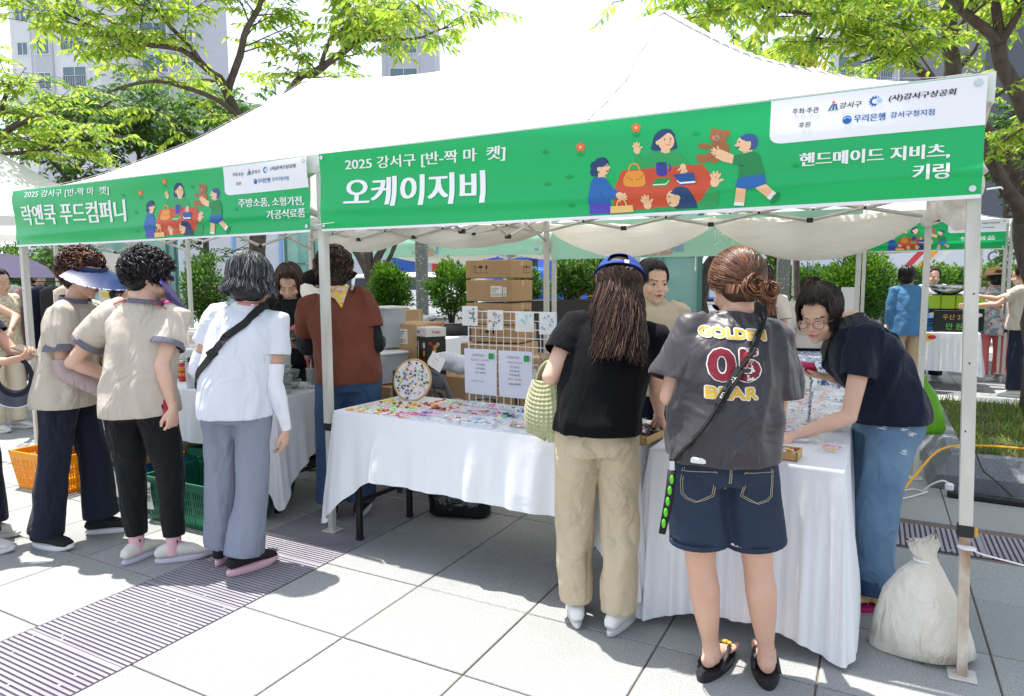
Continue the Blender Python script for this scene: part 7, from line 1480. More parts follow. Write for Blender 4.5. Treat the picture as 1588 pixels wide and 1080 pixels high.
# ---- perforated crates by the left table
def crate(label,x,y,W,D,H,mt,rz,seed=0,group='perforated plastic crates'):
 t = thing('plastic_crate',label,'crate',(x,y,0),rz,group);ta = .035
 def side(ax,ay,bx_,by_):
  m = MB();L_ = math.hypot(bx_-ax,by_-ay);ux,uy = (bx_-ax)/L_,(by_-ay)/L_;nx,ny = uy,-ux
  def q(s_,z):
   f = ta*z/H;e = (s_/L_-.5)*2*f;return (ax+ux*(s_+e)+nx*f,ay+uy*(s_+e)+ny*f,z)
  def bar_(s0,s1,z0,z1,th=.004):
   P_ = [q(s0,z0),q(s1,z0),q(s1,z1),q(s0,z1)];vs_ = P_+[(p[0]-nx*th,p[1]-ny*th,p[2]) for p in P_]
   m.add(vs_,[(0,1,2,3),(7,6,5,4),(0,4,5,1),(1,5,6,2),(2,6,7,3),(3,7,4,0)])
  bar_(0,L_,0,.03);bar_(0,L_,H-.05,H-.022,.006);bar_(0,L_,H-.022,H,.014)
  n_ = int(L_/.016);rows = 4
  for r__ in range(1,rows):z = .03+(H-.08)*r__/rows;bar_(0,L_,z-.005,z+.005)
  for i in range(n_+1):s_ = (L_-.006)*i/n_;bar_(s_,s_+(.0075 if i % 6 else .016),.03,H-.05,.0035 if i % 6 else .006)
  m.build('crate_side',mt,t)
 c = [(-W/2,-D/2),(W/2,-D/2),(W/2,D/2),(-W/2,D/2)]
 for i in range(4):side(*c[i],*c[(i+1) % 4])
 mk('box',-W/2,W/2,-D/2,D/2,.004,.010).build('crate_bottom',mt,t);return t
m_or = mat('orange_plastic','#f0a010',.4,transl=.15);m_bl = mat('blue_plastic','#176a8c',.4,transl=.1);m_gn = mat('green_plastic','#1d6a50',.4,transl=.1)
crate('orange perforated crate with pots, leftmost in the front row',-2.38,-.10,.48,.36,.27,m_or,R(3));crate('orange perforated crate behind the blue one',-1.75,.12,.44,.34,.33,m_or,R(0));crate('blue perforated crate with a steel pot',-1.47,-.06,.46,.34,.27,m_bl,R(2));crate('green perforated crate at the feet of the grey-haired woman',-.86,-.10,.62,.34,.28,m_gn,R(1));crate('second green crate behind the front one',-1.0,.28,.56,.30,.35,m_gn,R(0));crate('green crate behind the orange one at the left edge',-2.95,.45,.5,.36,.34,m_gn,R(4));crate('orange crate far under the kitchen table',-.95,1.3,.5,.36,.2,m_or,R(2))
def note(label,x,y,z,s_,W=.11,H=.17,rz=0):
 t = thing('price_note',label,'paper note',(x,y,z),rz,'paper notes on crates');mk('grid',6,6,lambda u,v:(W*u,.004*math.sin(5*v+3*u)-.01*(1-v),-H*v)).build('paper',m_lab,t,True);m = MB();text_into(m,s_,lambda a,b,o:(W*.30+b,-.013,-a),H*.15,0,H*.55,.05);m.build('lettering',m_ink,t)
note('white note with a handwritten price on the blue crate',-1.62,-.262,.25,'만원',rz=R(2));note('white note with a handwritten price on the front green crate',-.97,-.31,.26,'만원',.115,.2,R(1));note('white note at the left end of the front green crate',-1.16,-.312,.25,'천원',.07,.17,R(1))
def pot(label,x,y,z,r,h,tilt=0):
 t = thing('saucepan',label,'pot',(x,y,z),0.4);M_ = Matrix.Rotation(R(tilt),4,'X');mk('lathe',[(r*.9,0),(r,.01),(r,h),(r*1.05,h+.004),(r*.96,h),(r*.95,.012)],(0,0,0),24,mtx=M_).build('pan',m_metal,t,True);mk('loft',[M_ @ V(r,0,h*.8),M_ @ V(r+.05,0,h*.95),M_ @ V(r+.17,0,h*1.05)],(.010,.006),8).build('handle',m_joint2,t,True)
pot('steel saucepan in the blue crate',-1.52,-.05,.18,.10,.12,14);pot('steel pan in the first orange crate',-2.42,-.08,.16,.09,.09,-20);pot('steel pan in the rear orange crate',-1.75,.1,.28,.10,.08,10);pot('lidded steel pan in the second green crate',-1.1,.25,.22,.09,.12,0)
m = MB();m.ell((0,0,.0),(.12,.09,.17));m.ell((.05,0,.14),(.05,.04,.08));me = remesh(m,.012,2,mat('thin_white_film','#e7e9ec',.3,alpha=.75,transl=.2),'plastic_bag');a = arr(me)
for i in range(len(a)):a[i] += .022*noise.noise(Vector(a[i]*14))
setarr(me,a);put('plastic_bag',me,None,loc=(-.62,.0,.32),label='crumpled white plastic bag standing in the front green crate',cat='plastic bag');put('plastic_bag',me,None,loc=(-1.52,.16,.42),label='crumpled white plastic bag above the orange crate',cat='plastic bag')
# ---- kitchen goods on the left table
def bottle(label,x,y,r=.034,h=.17,cap=.03,mt=None,capm=m_joint2,grp='clear bottles with black caps',rz=0):
 t = thing('shaker_bottle',label,'bottle',(x,y,TZ+.006),rz,grp);mk('lathe',[(r*.9,0),(r,.01),(r*1.08,h)],(0,0,0),18).build('bottle_body',mt or m_clear,t,True);mk('lathe',[(r*.62,h),(r*.62,h+cap)],(0,0,0),14).build('cap',capm,t);mk('tube',[(0,0,h),(0,0,.03)],.003,5).build('stirrer',m_wh,t);mk('ell',(0,0,.03),(r*.7,r*.7,.015)).build('contents',m_lab,t,True)
bottle('tall clear shaker bottle with black cap in front on the kitchen table',-1.30,.15);bottle('clear shaker bottle second from the left on the kitchen table',-1.18,.18);bottle('clear bottle behind the front shakers',-1.42,.32,.03,.15);
def jar(label,x,y,r,h,mt,capm,text=None,tm=None,z=0):
 t = thing('food_jar',label,'jar',(x,y,TZ+.006+z),.3,'jars and cans');mk('lathe',[(r*.95,0),(r,.005),(r,h*.9),(r*.85,h)],(0,0,0),22).build('jar_body',mt,t,True);mk('lathe',[(r*.98,h),(r*.98,h+.018),(r*.9,h+.022)],(0,0,0),22).build('lid',capm,t)
 if text:
  for i,s_ in enumerate(text.split()):
   m = MB();w = min(2*r*1.1,textmesh(s_)[2]*.024);text_into(m,s_,lambda a,b,o:((r+.0015)*math.sin(a/r),-(r+.0015)*math.cos(a/r),b),-w/2-.015,h*(.62-.32*i),w,.024);m.build('lettering',tm,t)
m_am = mat('amber_glass','#a4622a',.2,alpha=.9)
jar('red and yellow can lettered BAKED BEANS',-1.62,.34,.045,.13,mat('red_can','#b3231b',.35),m_metal,'BAKED BEANS',PAL[2]);jar('yellow-labelled can beside the beans',-1.50,.44,.05,.14,mat('yellow_can','#d9a91c',.4),mat('wood_lid','#b07a42',.5),'MAX',PAL[0]);jar('amber jar with wooden lid, leftmost',-1.76,.42,.045,.11,m_am,mat('wood_lid','#b07a42',.5));jar('amber jar with wooden lid behind the yellow can',-1.42,.56,.05,.13,m_am,MATS['wood_lid']);jar('squat brown jar right of the yellow can',-1.30,.50,.038,.08,m_am,MATS['wood_lid'])
for k,(x,y,z,a,lb) in enumerate(((-1.05,.22,.035,90,'black ribbed kitchen tool lying on the kitchen table edge'),(-1.40,.50,.06,20,'black ladle head pointing up between the jars'),(-1.12,.40,.05,60,'dark grater behind the bottles'),(-.98,.34,.05,120,'black-lidded flask lying down'),(-1.25,.38,.045,10,'black whisk handle between bottles'))):
 item('kitchen_tool',lb,'kitchen tool',(x,y,TZ+.02),R(a),[('grip',mk('loft',[(0,0,0),(.03,0,z*.5),(.12,0,z+.05)],[.018,.022,.028],12),m_joint2,1),('head',mk('lathe',[(.0,0),(.03,0),(.03,.03),(.02,.04)],(-.02,0,0),12),m_metal,1)])
m_glass = mat('clear_glass','#dfe8e6',.05,alpha=.35,spec=1.0);m_gasket = mat('green_gasket','#5b8f7c',.4)
for k,(x,y,z,s_) in enumerate(((-.62,.22,0,1),(-.62,.22,.062,1),(-.63,.23,.124,.95),(-.76,.42,0,1),(-.76,.42,.062,.95))):
 item('food_container',('lowest','middle','top','lower rear','upper rear')[k]+' glass food container with green seal at the right end of the kitchen table','container',(x,y,TZ+.006+z),R(-4+3*k),[('glass_bowl',mk('loft',[(0,0,0),(0,0,.045)],[(.10*s_,.07*s_),(.115*s_,.082*s_)],20,sq=.5),m_glass,1),('seal',mk('loft',[(0,0,.045),(0,0,.049)],[(.118*s_,.085*s_)]*2,20,sq=.5),m_gasket),('lid',mk('loft',[(0,0,.049),(0,0,.058)],[(.118*s_,.085*s_),(.11*s_,.078*s_)],20,sq=.5),m_glass)],'stacked glass containers')
t = thing('utensil_tub','clear tub of red and pink silicone spoons behind the glass containers','tub',(-.55,.50,TZ+.006));mk('lathe',[(.05,0),(.055,.13),(.057,.135)],(0,0,0),20).build('tub',m_glass,t,True)
for k,(a,c) in enumerate(((0,0),(.7,9),(1.6,8),(2.6,7),(3.6,0),(4.6,9),(5.4,7))):
 b_ = V(.02*math.cos(a),.02*math.sin(a),.02);e = V(.05*math.cos(a),.05*math.sin(a),.19);m = MB();m.loft([b_,e],.005,6);m.ell(e+V(0,0,.02),(.018,.008,.028));m.build('spoon',(mat('silicone_red','#a91f28',.5),mat('silicone_mauve','#a0707c',.5),m_joint2)[0 if c == 0 else 1 if c in (8,9) else 2],t,True)
item('rice_cooker','white folded shirt-shaped parcel standing behind the grey-haired woman','parcel',(-.93,.52,TZ+.006),R(-10),[('parcel_body',mk('loft',[(0,0,0),(0,0,.2),(0,0,.36),(0,0,.42)],[(.12,.06),(.13,.07),(.12,.05),(.07,.02)],20,sq=.4),m_lab,1)])
item('menu_book','open red menu book held up by the woman in brown','menu',(-.70,.50,1.14),R(-30),[('cover',mk('cbox',(0,0,0),(.17,.006,.24),mtx=Matrix.Rotation(R(-62),4,'X')),MATS['red_leather']),('page',mk('cbox',(0,.005,0),(.16,.004,.23),mtx=Matrix.Rotation(R(-62),4,'X')),mat('menu_page','#c9a0a0',.5,col2='#e8dcd8',nscale=30)),('right_cover',mk('cbox',(.17,.02,0),(.16,.008,.24),mtx=Matrix.Rotation(R(-62),4,'X')),m_joint2)])
# ================================================================ BEHIND THE STALLS
FW2 = V(-.47,.8826,0);RT2 = V(.8826,.47,0)
def W3(px,py,d):
 u = (px-794)/1058.67;v = -(py-540)/1058.67;c,s_ = math.cos(PITCH),math.sin(PITCH);Y = c+v*s_;Z = -s_+v*c
 return CAM+g2w((u,Y,Z))*(d/Y)
def at(px,d):q = W3(px,435,d);return (q.x,q.y)
YV = math.atan2(RT2.y,RT2.x)      # heading of things squared up to the street view
build_seed = 0
# other tents
t3 = build_tent(0,3,'white peaked market tent in the back row, behind the right-hand stall',[(.02,.02,2.05,(0,0),False,.6),(2.98,.02,2.05,(0,0),False,.6),(.02,2.98,2.05,(0,0),False,.6),(2.98,2.98,2.05,(0,0),False,.6)],3.05)
for y in (.03,2.96):scissor(t3,(.04,y,0),(2.96,y,0),4,2.03,1.85)
swag(t3,(.03,.1,0),(2.97,.1,0),1.93,.16,3.3)
t3.location = (1.22,8.55,.12);t3['group'] = 'tents of the back row'
for x,y,l in ((4.24,8.55,'white market tent right of the first back-row tent, at the right edge'),(-3.9,9.2,'white market tent behind the left stall, right of the sign board'),(-6.95,9.4,'white market tent behind the left stall with umbrellas below'),(-8.1,.05,'white market tent at the left edge over the clothes rack'),(-.45,4.0,'white market tent straight behind the right-hand stall')):
 copy_tree(t3,loc=(x,y,.12 if y > 3.9 else 0),label=l,group='tents of the back row')
make_banner(1.22,2.2,[('생활용품',2.45,.12,2.85,.12,.055,'white',.03,0)],'green banner lettered 생활용품 on the back-row tent at the right',loc=(1.22,8.53,.12))
make_banner(4.24,5.2,[('(주)한빛',.35,.12,1.5,.12,.15,'white',.03,0)],'green banner cut by the right edge on the back row',loc=(4.24,8.53,.12))
m_pale = mat('banner_reverse','#a9d8bd',.6,transl=.5);m_pl = mat('reverse_print','#d5ecdd',.6,transl=.4)
def back_banner(x,y,z,txt,label):
 t = thing('market_banner',label,'banner',(x,y,z),0,'banners seen from behind');f = lambda a,b,o=0:(a,.01*math.sin(a*3)-o,b)
 m = MB();m.grid(60,6,lambda u,v:f(2.95*u,.39*v));put('banner_cloth',m.mesh('banner_cloth',m_pale,True),t)
 m = MB();w = text_into(m,txt,lambda a,b,o:f(2.6-a,b,.003),0,.10,None,.15);tag(m.build('lettering',m_pl,t));m = MB()
 for c,pts in ART:
  if c in ('table','skin','blue','navy','green2'):m.add([f(3.0-p[0],p[1],.002) for p in pts],[tuple(range(len(pts)))],('table','skin','blue','navy','green2').index(c))
 m.build('illustration',[mat('rev_'+c,c2,.6,transl=.4) for c,c2 in (('t','#d9b3a0'),('s','#ecd6c0'),('b','#a0bfd2'),('n','#93abc4'),('g','#9fd0b0'))],t)
back_banner(-.42,3.95,1.66,'꽃과나무마켓','pale green banner seen from behind above the hanging curtain, with mirrored print');back_banner(-3.9,9.15,1.94,'세라믹오카리나','pale mirrored banner behind the head of the woman with the grey bob');back_banner(-6.95,9.35,1.95,'손뜨개공방','pale mirrored banner behind the curly-haired shopper');back_banner(-9.9,9.4,1.98,'리본공예','pale mirrored banner near the left tent leg')
# ---- simple folk in the distance
def folk(label,loc,face,H,shirt,trou,hair,hp=10,hy=0,eL=None,wL=None,eR=None,wR=None,hem=.80,ease=.03,style='cap',sleeve=.6,shoes=m_sneakw,lean=3,skin=m_skin,grp='people at the back-row stalls',hw=.175,hd=None,n=140,zoff=0):
 p = Person(label,loc,face,H=H,lean=lean,head_pitch=hp,head_yaw=hy,skin=skin,group=grp);L = p.L
 p.arms(eL=eL and L(*eL),wL=wL and L(*wL),eR=eR and L(*eR),wR=wR and L(*wR));p.legs((-.1,.02),(.1,-.02));p.skin_limbs(legs=False)
 p.hand(1,curl=.4);p.hand(-1,curl=.4);p.head(vox=.006);p.finish_skin(vox=.014)
 p.tee(shirt,hem=hem,ease=ease,sleeve=sleeve,hw=hw,seed=loc[0]*3);p.trousers(trou,top=.88,seed=loc[1]);p.sneaker(-1,8,shoes,m_solew,laces=False);p.sneaker(1,8,shoes,m_solew,laces=False)
 p.hair_cap(HAIR[hair],back=(0,-.045,-.035,.080,.06,.062));p.strands(HAIR[hair],cap_paths(n,int(H*1000),hang=.04 if style == 'cap' else .25,th1=1.85,rad=(.090,.108,.097)),.004);return p
m_chamb = mat('chambray','#3f6f9c',.85,col2='#4d7ea9',nscale=6,wrinkle=.02,wscale=9)
folk('woman seen from behind in a long blue denim shirt with a lace visor',(3.04,7.29),(-.35,.93),1.60,m_chamb,mat('beige_trousers','#b59d80',.8),'black',hem=.70,sleeve=1.9,hw=.20,hp=5,hy=-40)
p = folk('woman in white lace-sleeved top reaching right behind the black price board',(3.35,8.35),(.35,-.93),1.60,m_whitet,m_navy,'dkbrown',eL=(3.75,8.3,1.2),wL=(4.05,8.25,1.1),sleeve=1.8,hp=6,skin=m_skinl)
m_flor = mat('floral_blouse','#6f8f98',.8,col2='#c9c4bd',nscale=14,nmix=.3,speck=('#c2473c',26,.35))
p = folk('woman in floral blouse, coral trousers and straw hat at the right',(4.13,8.7),(-.25,.97),1.56,m_flor,mat('coral_trousers','#dd7a73',.8,wrinkle=.02),'black',hem=.66,sleeve=1.6,hw=.22,ease=.05,hy=10)
hm = p.hmat;m_straw = mat('straw','#cfa468',.8,bump=.4,bscale=120);mk('lathe',[(.165,.02),(.17,.025),(.105,.045),(.10,.10),(.085,.125),(.04,.135)],(0,-.01,.02),28,mtx=hm).build('straw_hat',m_straw,p.t,True);mk('loft',[hm @ V(.108*math.cos(a),-.01+.108*math.sin(a),.075) for a in [i*.3142 for i in range(21)]],[(.003,.014)]*21,6).build('hat_band',mat('pink_ribbon','#d99aa8',.6),p.t,True)
mk('loft',smooth_path([tuple(p.L(4.34,8.6,1.42)),tuple(p.L(4.42,8.55,1.1)),tuple(p.L(4.5,8.6,.6))]),[(.05,.03)]*7+[(.10,.05)]*5+[(.13,.06)],12).build('blue_bag',mat('sky_blue_film','#58a9de',.4,transl=.3),p.t,True)
folk('person in cream polo and navy trousers reaching in from the right edge',(4.25,7.35),(-.95,.30),1.60,m_polo,m_navy,'brown',eL=(3.98,7.25,1.12),wL=(3.72,7.3,1.10),eR=(4.0,7.5,1.18),wR=(3.78,7.5,1.22),hp=12)
p = folk('woman with black backpack over a cream top behind the charcoal-shirted woman',at(1180,5.6),(.1,1),1.56,mat('cream_top','#d9cfc4',.8),m_navy,'longb',hw=.19,style='long');mk('ell',p.bend(V(.05,-.17,1.12)),(.13,.07,.15)).build('backpack',m_strap,p.t,True)
folk('person in white shirt bending behind the two beige-polo shoppers',at(150,7.6),(.7,.7),1.50,m_whitet,m_navy,'black',lean=25,hp=25,n=200)
folk('person in bright pink top holding up a blue phone in the distance',at(248,9.5),(.2,-1),1.42,mat('hot_pink','#c23d7c',.8),m_navy,'black',n=100)
folk('person in black browsing under the umbrella stall at the far left',at(58,11),(.8,.3),1.66,m_black,m_navy,'black',n=100)
folk('woman in cream dress with bare arms beside the clothes rack at the left edge',at(-6,6.6),(.9,.3),1.58,mat('cream_dress','#d8cdb6',.8,speck=('#a58f6a',60,.5)),mat('cream_dress2','#d8cdb6',.8),'dark',sleeve=.3,eR=(*at(22,6.5),1.12),wR=(*at(12,6.3),1.02),n=100)
p = folk('seated vendor resting folded arms in cream sleeves on the blue-patterned table',at(1255,6.7),(.2,-1),1.52,mat('cream_top','#d9cfc4',.8),m_navy,'longb',lean=30,hp=30,sleeve=1.9,n=100)
# ---- tables further back
def ftable(x0,x1,y0,y1,lab,drop=.55,mt=None,rz=0):cloth(x0,x1,y0,y1,.735,(drop,)*4,x0*3,lab,rz=rz,corners=[.05]*4,amp=.018,material=mt);table(x0+.03,x1-.03,y0+.03,y1-.03,.73,'table under the '+lab,rz)
m_bluep = mat('blue_floral_cloth','#e6e9ee',.8,col2='#3d5f96',nscale=38,nmix=.25)
ftable(1.62,2.46,3.15,4.6,'blue floral cloth on the table behind the right-hand stall',.5,m_bluep)
ftable(2.75,3.86,7.55,8.2,'white cloth on the umbrella table at the right',.5);ftable(-3.4,-1.9,4.0,4.6,'white cloth on the goods table behind the grey-haired woman',.5);ftable(-6.3,-4.6,2.2,2.9,'white cloth on the table behind the beige-polo shoppers',.5)
ftable(-4.8,-3.4,1.8,2.4,'grey cloth on the table at the left edge',.2,mat('grey_cloth','#d3d3d5',.8))
t = thing('price_board','black board with handwritten umbrella price on the white table at the right','sign',(3.58,7.62,.745),R(4));mk('cbox',(0,0,.14),(.46,.03,.28),bev=.004).build('board',m_blk,t)
for s_,z,h,c in (('우산 2개',.16,.07,mat('chalk_yellow','#e0b060',.7)),('만 원',.035,.08,mat('chalk_green','#6fc24a',.7))):m = MB();w = textmesh(s_)[2]*h;text_into(m,s_,lambda a,b,o:(a,-.0165,b),-w/2,z,w,h);m.build('lettering',c,t)
for k in range(4):
 x = 3.36+.165*k;t = thing('tool_box',('leftmost','second','third','rightmost')[k]+' lime and black boxed item behind the black price board','box',(x,7.98,.745),0,'lime boxes');mk('cbox',(0,0,.24),(.155,.2,.48),bev=.01).build('box_body',m_blk,t);mk('cbox',(0,-.003,.38),(.16,.2,.19),bev=.01).build('lime_panel',mat('lime_print','#a8c92a',.5),t);mk('ell',(0,-.105,.21),(.055,.004,.03)).build('oval_label',m_lab,t)
item('steel_bowl','wide steel bowl resting on top of the lime boxes','bowl',(3.52,7.98,1.226),0,[('bowl_body',mk('lathe',[(.1,0),(.19,.05),(.235,.12),(.225,.12),(.18,.055),(.0,.01)],(0,0,0),26),m_metal,1)])
for k in range(6):item('folded_umbrella','flat blue folded item, %s in the pile left of the black board' % ('lowest','second','third','fourth','fifth','top')[k],'folded item',(3.22+.01*(k % 2),7.7,.745+.032*k),R(k*3),[('fabric',mk('cbox',(0,0,.015),(.24,.2,.028),bev=.012),mat('blue_fold','#2c5f92',.6))],'blue pile')
item('price_star','yellow and red star-shaped price tag on the edge of the white umbrella table','sign',(3.28,7.50,.68),0,[('star',mk('prism',[((.11 if i % 2 else .07)*math.cos(i*.449),(.06 if i % 2 else .045)*math.sin(i*.449)) for i in range(14)],0,.004,fn=lambda x,y,z:(x,z,y)),PAL[2]),('red_part',mk('prism',[(.06+.05*math.cos(i*.9),.03*math.sin(i*.9)) for i in range(7)],0,.003,fn=lambda x,y,z:(x,z-.006,y)),PAL[0])])
t = thing('sign_board','tall white sign board with yellow stripe and two circles behind the beige-polo shoppers','sign',(*at(163,8.5),.6),YV+.1);TS = Matrix.Rotation(R(8),4,'Y');mk('cbox',(0,0,.6),(.34,.02,1.2),mtx=TS).build('board',m_lab,t);m = MB();m.cbox((0,-.012,.68),(.28,.003,.06),mtx=TS);m.build('yellow_stripe',PAL[2],t)
for x,c in ((-.08,3),(.08,1)):mk('lathe',[(.052,0),(.066,0),(.066,.003),(.052,.003)],(0,0,0),20,mtx=TS @ Matrix.Translation((x,-.012,.5)) @ Matrix.Rotation(R(90),4,'X')).build('ring',PAL[c],t)
m = MB();text_into(m,'강서구 마켓',lambda a,b,o:tuple(TS @ V(a,-.013,b)),-.13,.95,.26,.05);text_into(m,'상생 장터',lambda a,b,o:tuple(TS @ V(a,-.013,b)),-.1,.85,.2,.04);m.build('lettering',bmat('bankblue'),t)
# white goods display behind the grey-haired woman
r_ = random.Random(31)
for k in range(16):
 q = at(262+18*(k % 8)+r_.uniform(-3,3),7.3+.35*(k//8));h = r_.uniform(.14,.34) if k > 7 else r_.uniform(.08,.2);t = thing('goods_box','small white boxed item, %s from the left in the %s row of the display' % (OD[k % 8],('front','rear')[k//8]),'box',(q[0],q[1],.74),YV+r_.uniform(-.3,.3),'white boxed goods');mk('cbox',(0,0,h/2),(.11,.06,h),bev=.003).build('box_body',m_lab,t);mk('cbox',(0,-.031,h*.5),(.06,.002,h*.55)).build('picture',(mat('pic_yellow','#e0ad2a',.5),mat('pic_dark','#4c4c50',.5),mat('pic_beige','#cdb8a4',.5),m_lab)[k % 4],t)
# clothes rack at the left edge
t = thing('clothes_rack','clothes rack at the left edge hung with pastel dresses','clothes rack',(*at(35,7.0),0),YV);m = MB();m.tube([(-.7,0,0),(-.7,0,1.45),(.7,0,1.45),(.7,0,0)],.015,8);m.build('rack_frame',m_blk,t)
for k,c in enumerate(('#d9c8c0','#d8a3ab','#e0d9cf','#b9ceb4','#e5e2dd','#cda0a8','#23283f','#202024','#d8d0c4','#c3b09a')):x = -.6+.13*k;mk('loft',[(x,0,1.42),(x,0,1.36),(x,0,.9),(x,0,.45)],[(.01,.02),(.018,.2),(.03,.2),(.045,.24)],16,right=(1,0,0),rfun=lambda u,a,k=k:1+.12*math.sin(a*5+k)*u).build('dress',mat('dress_%d' % k,c,.8),t,True)
t = thing('parasol','lilac and navy umbrella opened above the clothes rack','umbrella',(*at(12,8),1.50));mk('lathe',[(.5,0),(.42,.12),(.25,.22),(.02,.28)],(0,0,0),8).build('umbrella_canopy',mat('lilac_fabric','#b9b0d6',.6,transl=.3),t);mk('tube',[(0,0,-1.5),(0,0,.3)],.01,6).build('shaft',m_blk,t)
item('carry_bag','bright green shopping bag tied to the rear right tent leg','bag',(3.03,3.0,.30),R(15),[('bag_body',mk('loft',[(0,0,0),(0,0,.04),(0,0,.16),(0,0,.28),(-.02,0,.38),(-.03,0,.42)],[(.13,.06),(.15,.075),(.13,.07),(.08,.05),(.03,.02),(.04,.02)],24,rfun=lambda u,a:1+.10*math.sin(a*6)*u),mat('lime_film','#6db31c',.35,transl=.3,wrinkle=.02),1)])
item('tea_jar','glass jar of red tea on the blue floral table','jar',(1.72,4.45,.745),0,[('jar_body',mk('lathe',[(.055,0),(.06,.02),(.06,.12),(.045,.14),(.05,.16)],(0,0,0),20),m_glass,1),('tea',mk('lathe',[(.05,.005),(.055,.02),(.055,.07)],(0,0,0),20),mat('red_tea','#7d2a12',.1),1),('tray',mk('cbox',(0,0,-.004),(.3,.2,.01)),mat('light_wood','#c8a26a',.6))])
item('pink_cap','pink cap on a stand left of the blue-shirted woman','hat',(*at(1333,7.5),.98),0,[('cap_crown',mk('ell',(0,0,0),(.09,.11,.08)),mat('pink_cloth','#dd8fa3',.8),1),('cap_peak',mk('ell',(-.02,-.12,-.03),(.07,.08,.008)),mat('pink_cloth','#dd8fa3',.8),1),('stand',mk('tube',[(0,0,-.98),(0,0,0)],.01,6),m_steel)])
item('sign_board','blank white board standing left of the pink cap','sign',(*at(1320,7.8),0),YV,[('board',mk('cbox',(0,0,1.15),(.20,.02,.38)),m_lab),('stand',mk('tube',[(0,0,0),(0,0,1)],.012,6),m_steel)])
# posts, glass shelters
for px,d,w,l in ((655,11,.19,'grey steel post between the two round shrubs'),(1215,9.5,.17,'grey steel post behind the bending woman'),(795,24,.25,'pale post behind the carton stack')):
 m = MB();m.cbox((0,0,2.2),(w,w*.6,4.4),bev=.02);m.cbox((0,0,.02),(w*1.6,w*1.3,.04));item('steel_post',l,'post',(*at(px,d),0),YV,[('post_body',m,mat('grey_post','#70746f',.5,metal=.3,speck=('#c9d0cc',40,.1)))])
m_teal = mat('teal_glass','#8fc2bb',.08,alpha=.55,spec=.9);m_frame = mat('teal_frame','#4f7f77',.4)
for px,d,w,l in ((1063,9.2,.62,'glass lift shelter behind the beige-knit seller'),(190,11,1.0,'teal glass shelter behind the beige-polo shoppers'),(472,12.5,.62,'teal glass shelter left of the woman in brown')):
 t = thing('glass_shelter',l,'shelter',(*at(px,d),0),YV)
 for k,(a,b) in enumerate((((-w/2,0),(w/2-.2*w,0)),((w/2-.18*w,0),(w/2,.5)),((-w/2,.8),(w/2,.8)))):
  m = MB();dx,dy = b[0]-a[0],b[1]-a[1];q = math.hypot(dx,dy);T = Matrix.Translation((a[0],a[1],0)) @ Matrix.Rotation(math.atan2(dy,dx),4,'Z');m.box(0,q,-.01,.01,.05,2.6,0,T);m.build('pane',m_teal,t)
  m = MB();m.box(-.02,.02,-.03,.03,0,2.7,0,T);m.box(q-.02,q+.02,-.03,.03,0,2.7,0,T)
  for z in (.9,1.75):m.box(.0,q,-.03,-.012,z,z+.02,0,T)
  m.build('frame',m_frame,t)
  for z in (.9,1.75):mk('ell',T @ V(q*.8,-.04,z),.025).build('bolt',m_metal,t,True)
# planters
m_dk = mat('dark_planter','#2d2a2a',.6);m_dst = mat('dark_planter_stone','#4c5054',.7,speck=('#7d8084',90,.5),bump=.1)
t = thing('planter_box','long dark brown planter box behind the tent leg','planter',(*at(880,9.6),0),YV);mk('cbox',(.05,0,.62),(1.6,.45,1.1),bev=.01).build('planter_body',m_dk,t)
q = at(600,8.8);t = thing('stone_planter','dark stone planter wall with overhanging coping behind the cartons','planter',(q[0],q[1],0),YV);mk('cbox',(0,.4,.42),(.95,.9,.84),bev=.01).build('wall',m_dst,t)
for k in range(3):mk('cbox',(-.36+.36*k,.36,.9),(.355,1.1,.11),bev=.03).build('coping_stone',m_dst,t)
q = at(700,9.0);t = thing('planter_bowl','black bowl planter under the right round shrub','planter',(q[0],q[1],0));mk('lathe',[(.15,0),(.2,.5),(.26,.62),(.42,.86),(.44,.9),(.40,.9),(.38,.86)],(0,0,0),28).build('bowl',m_dk,t,True)
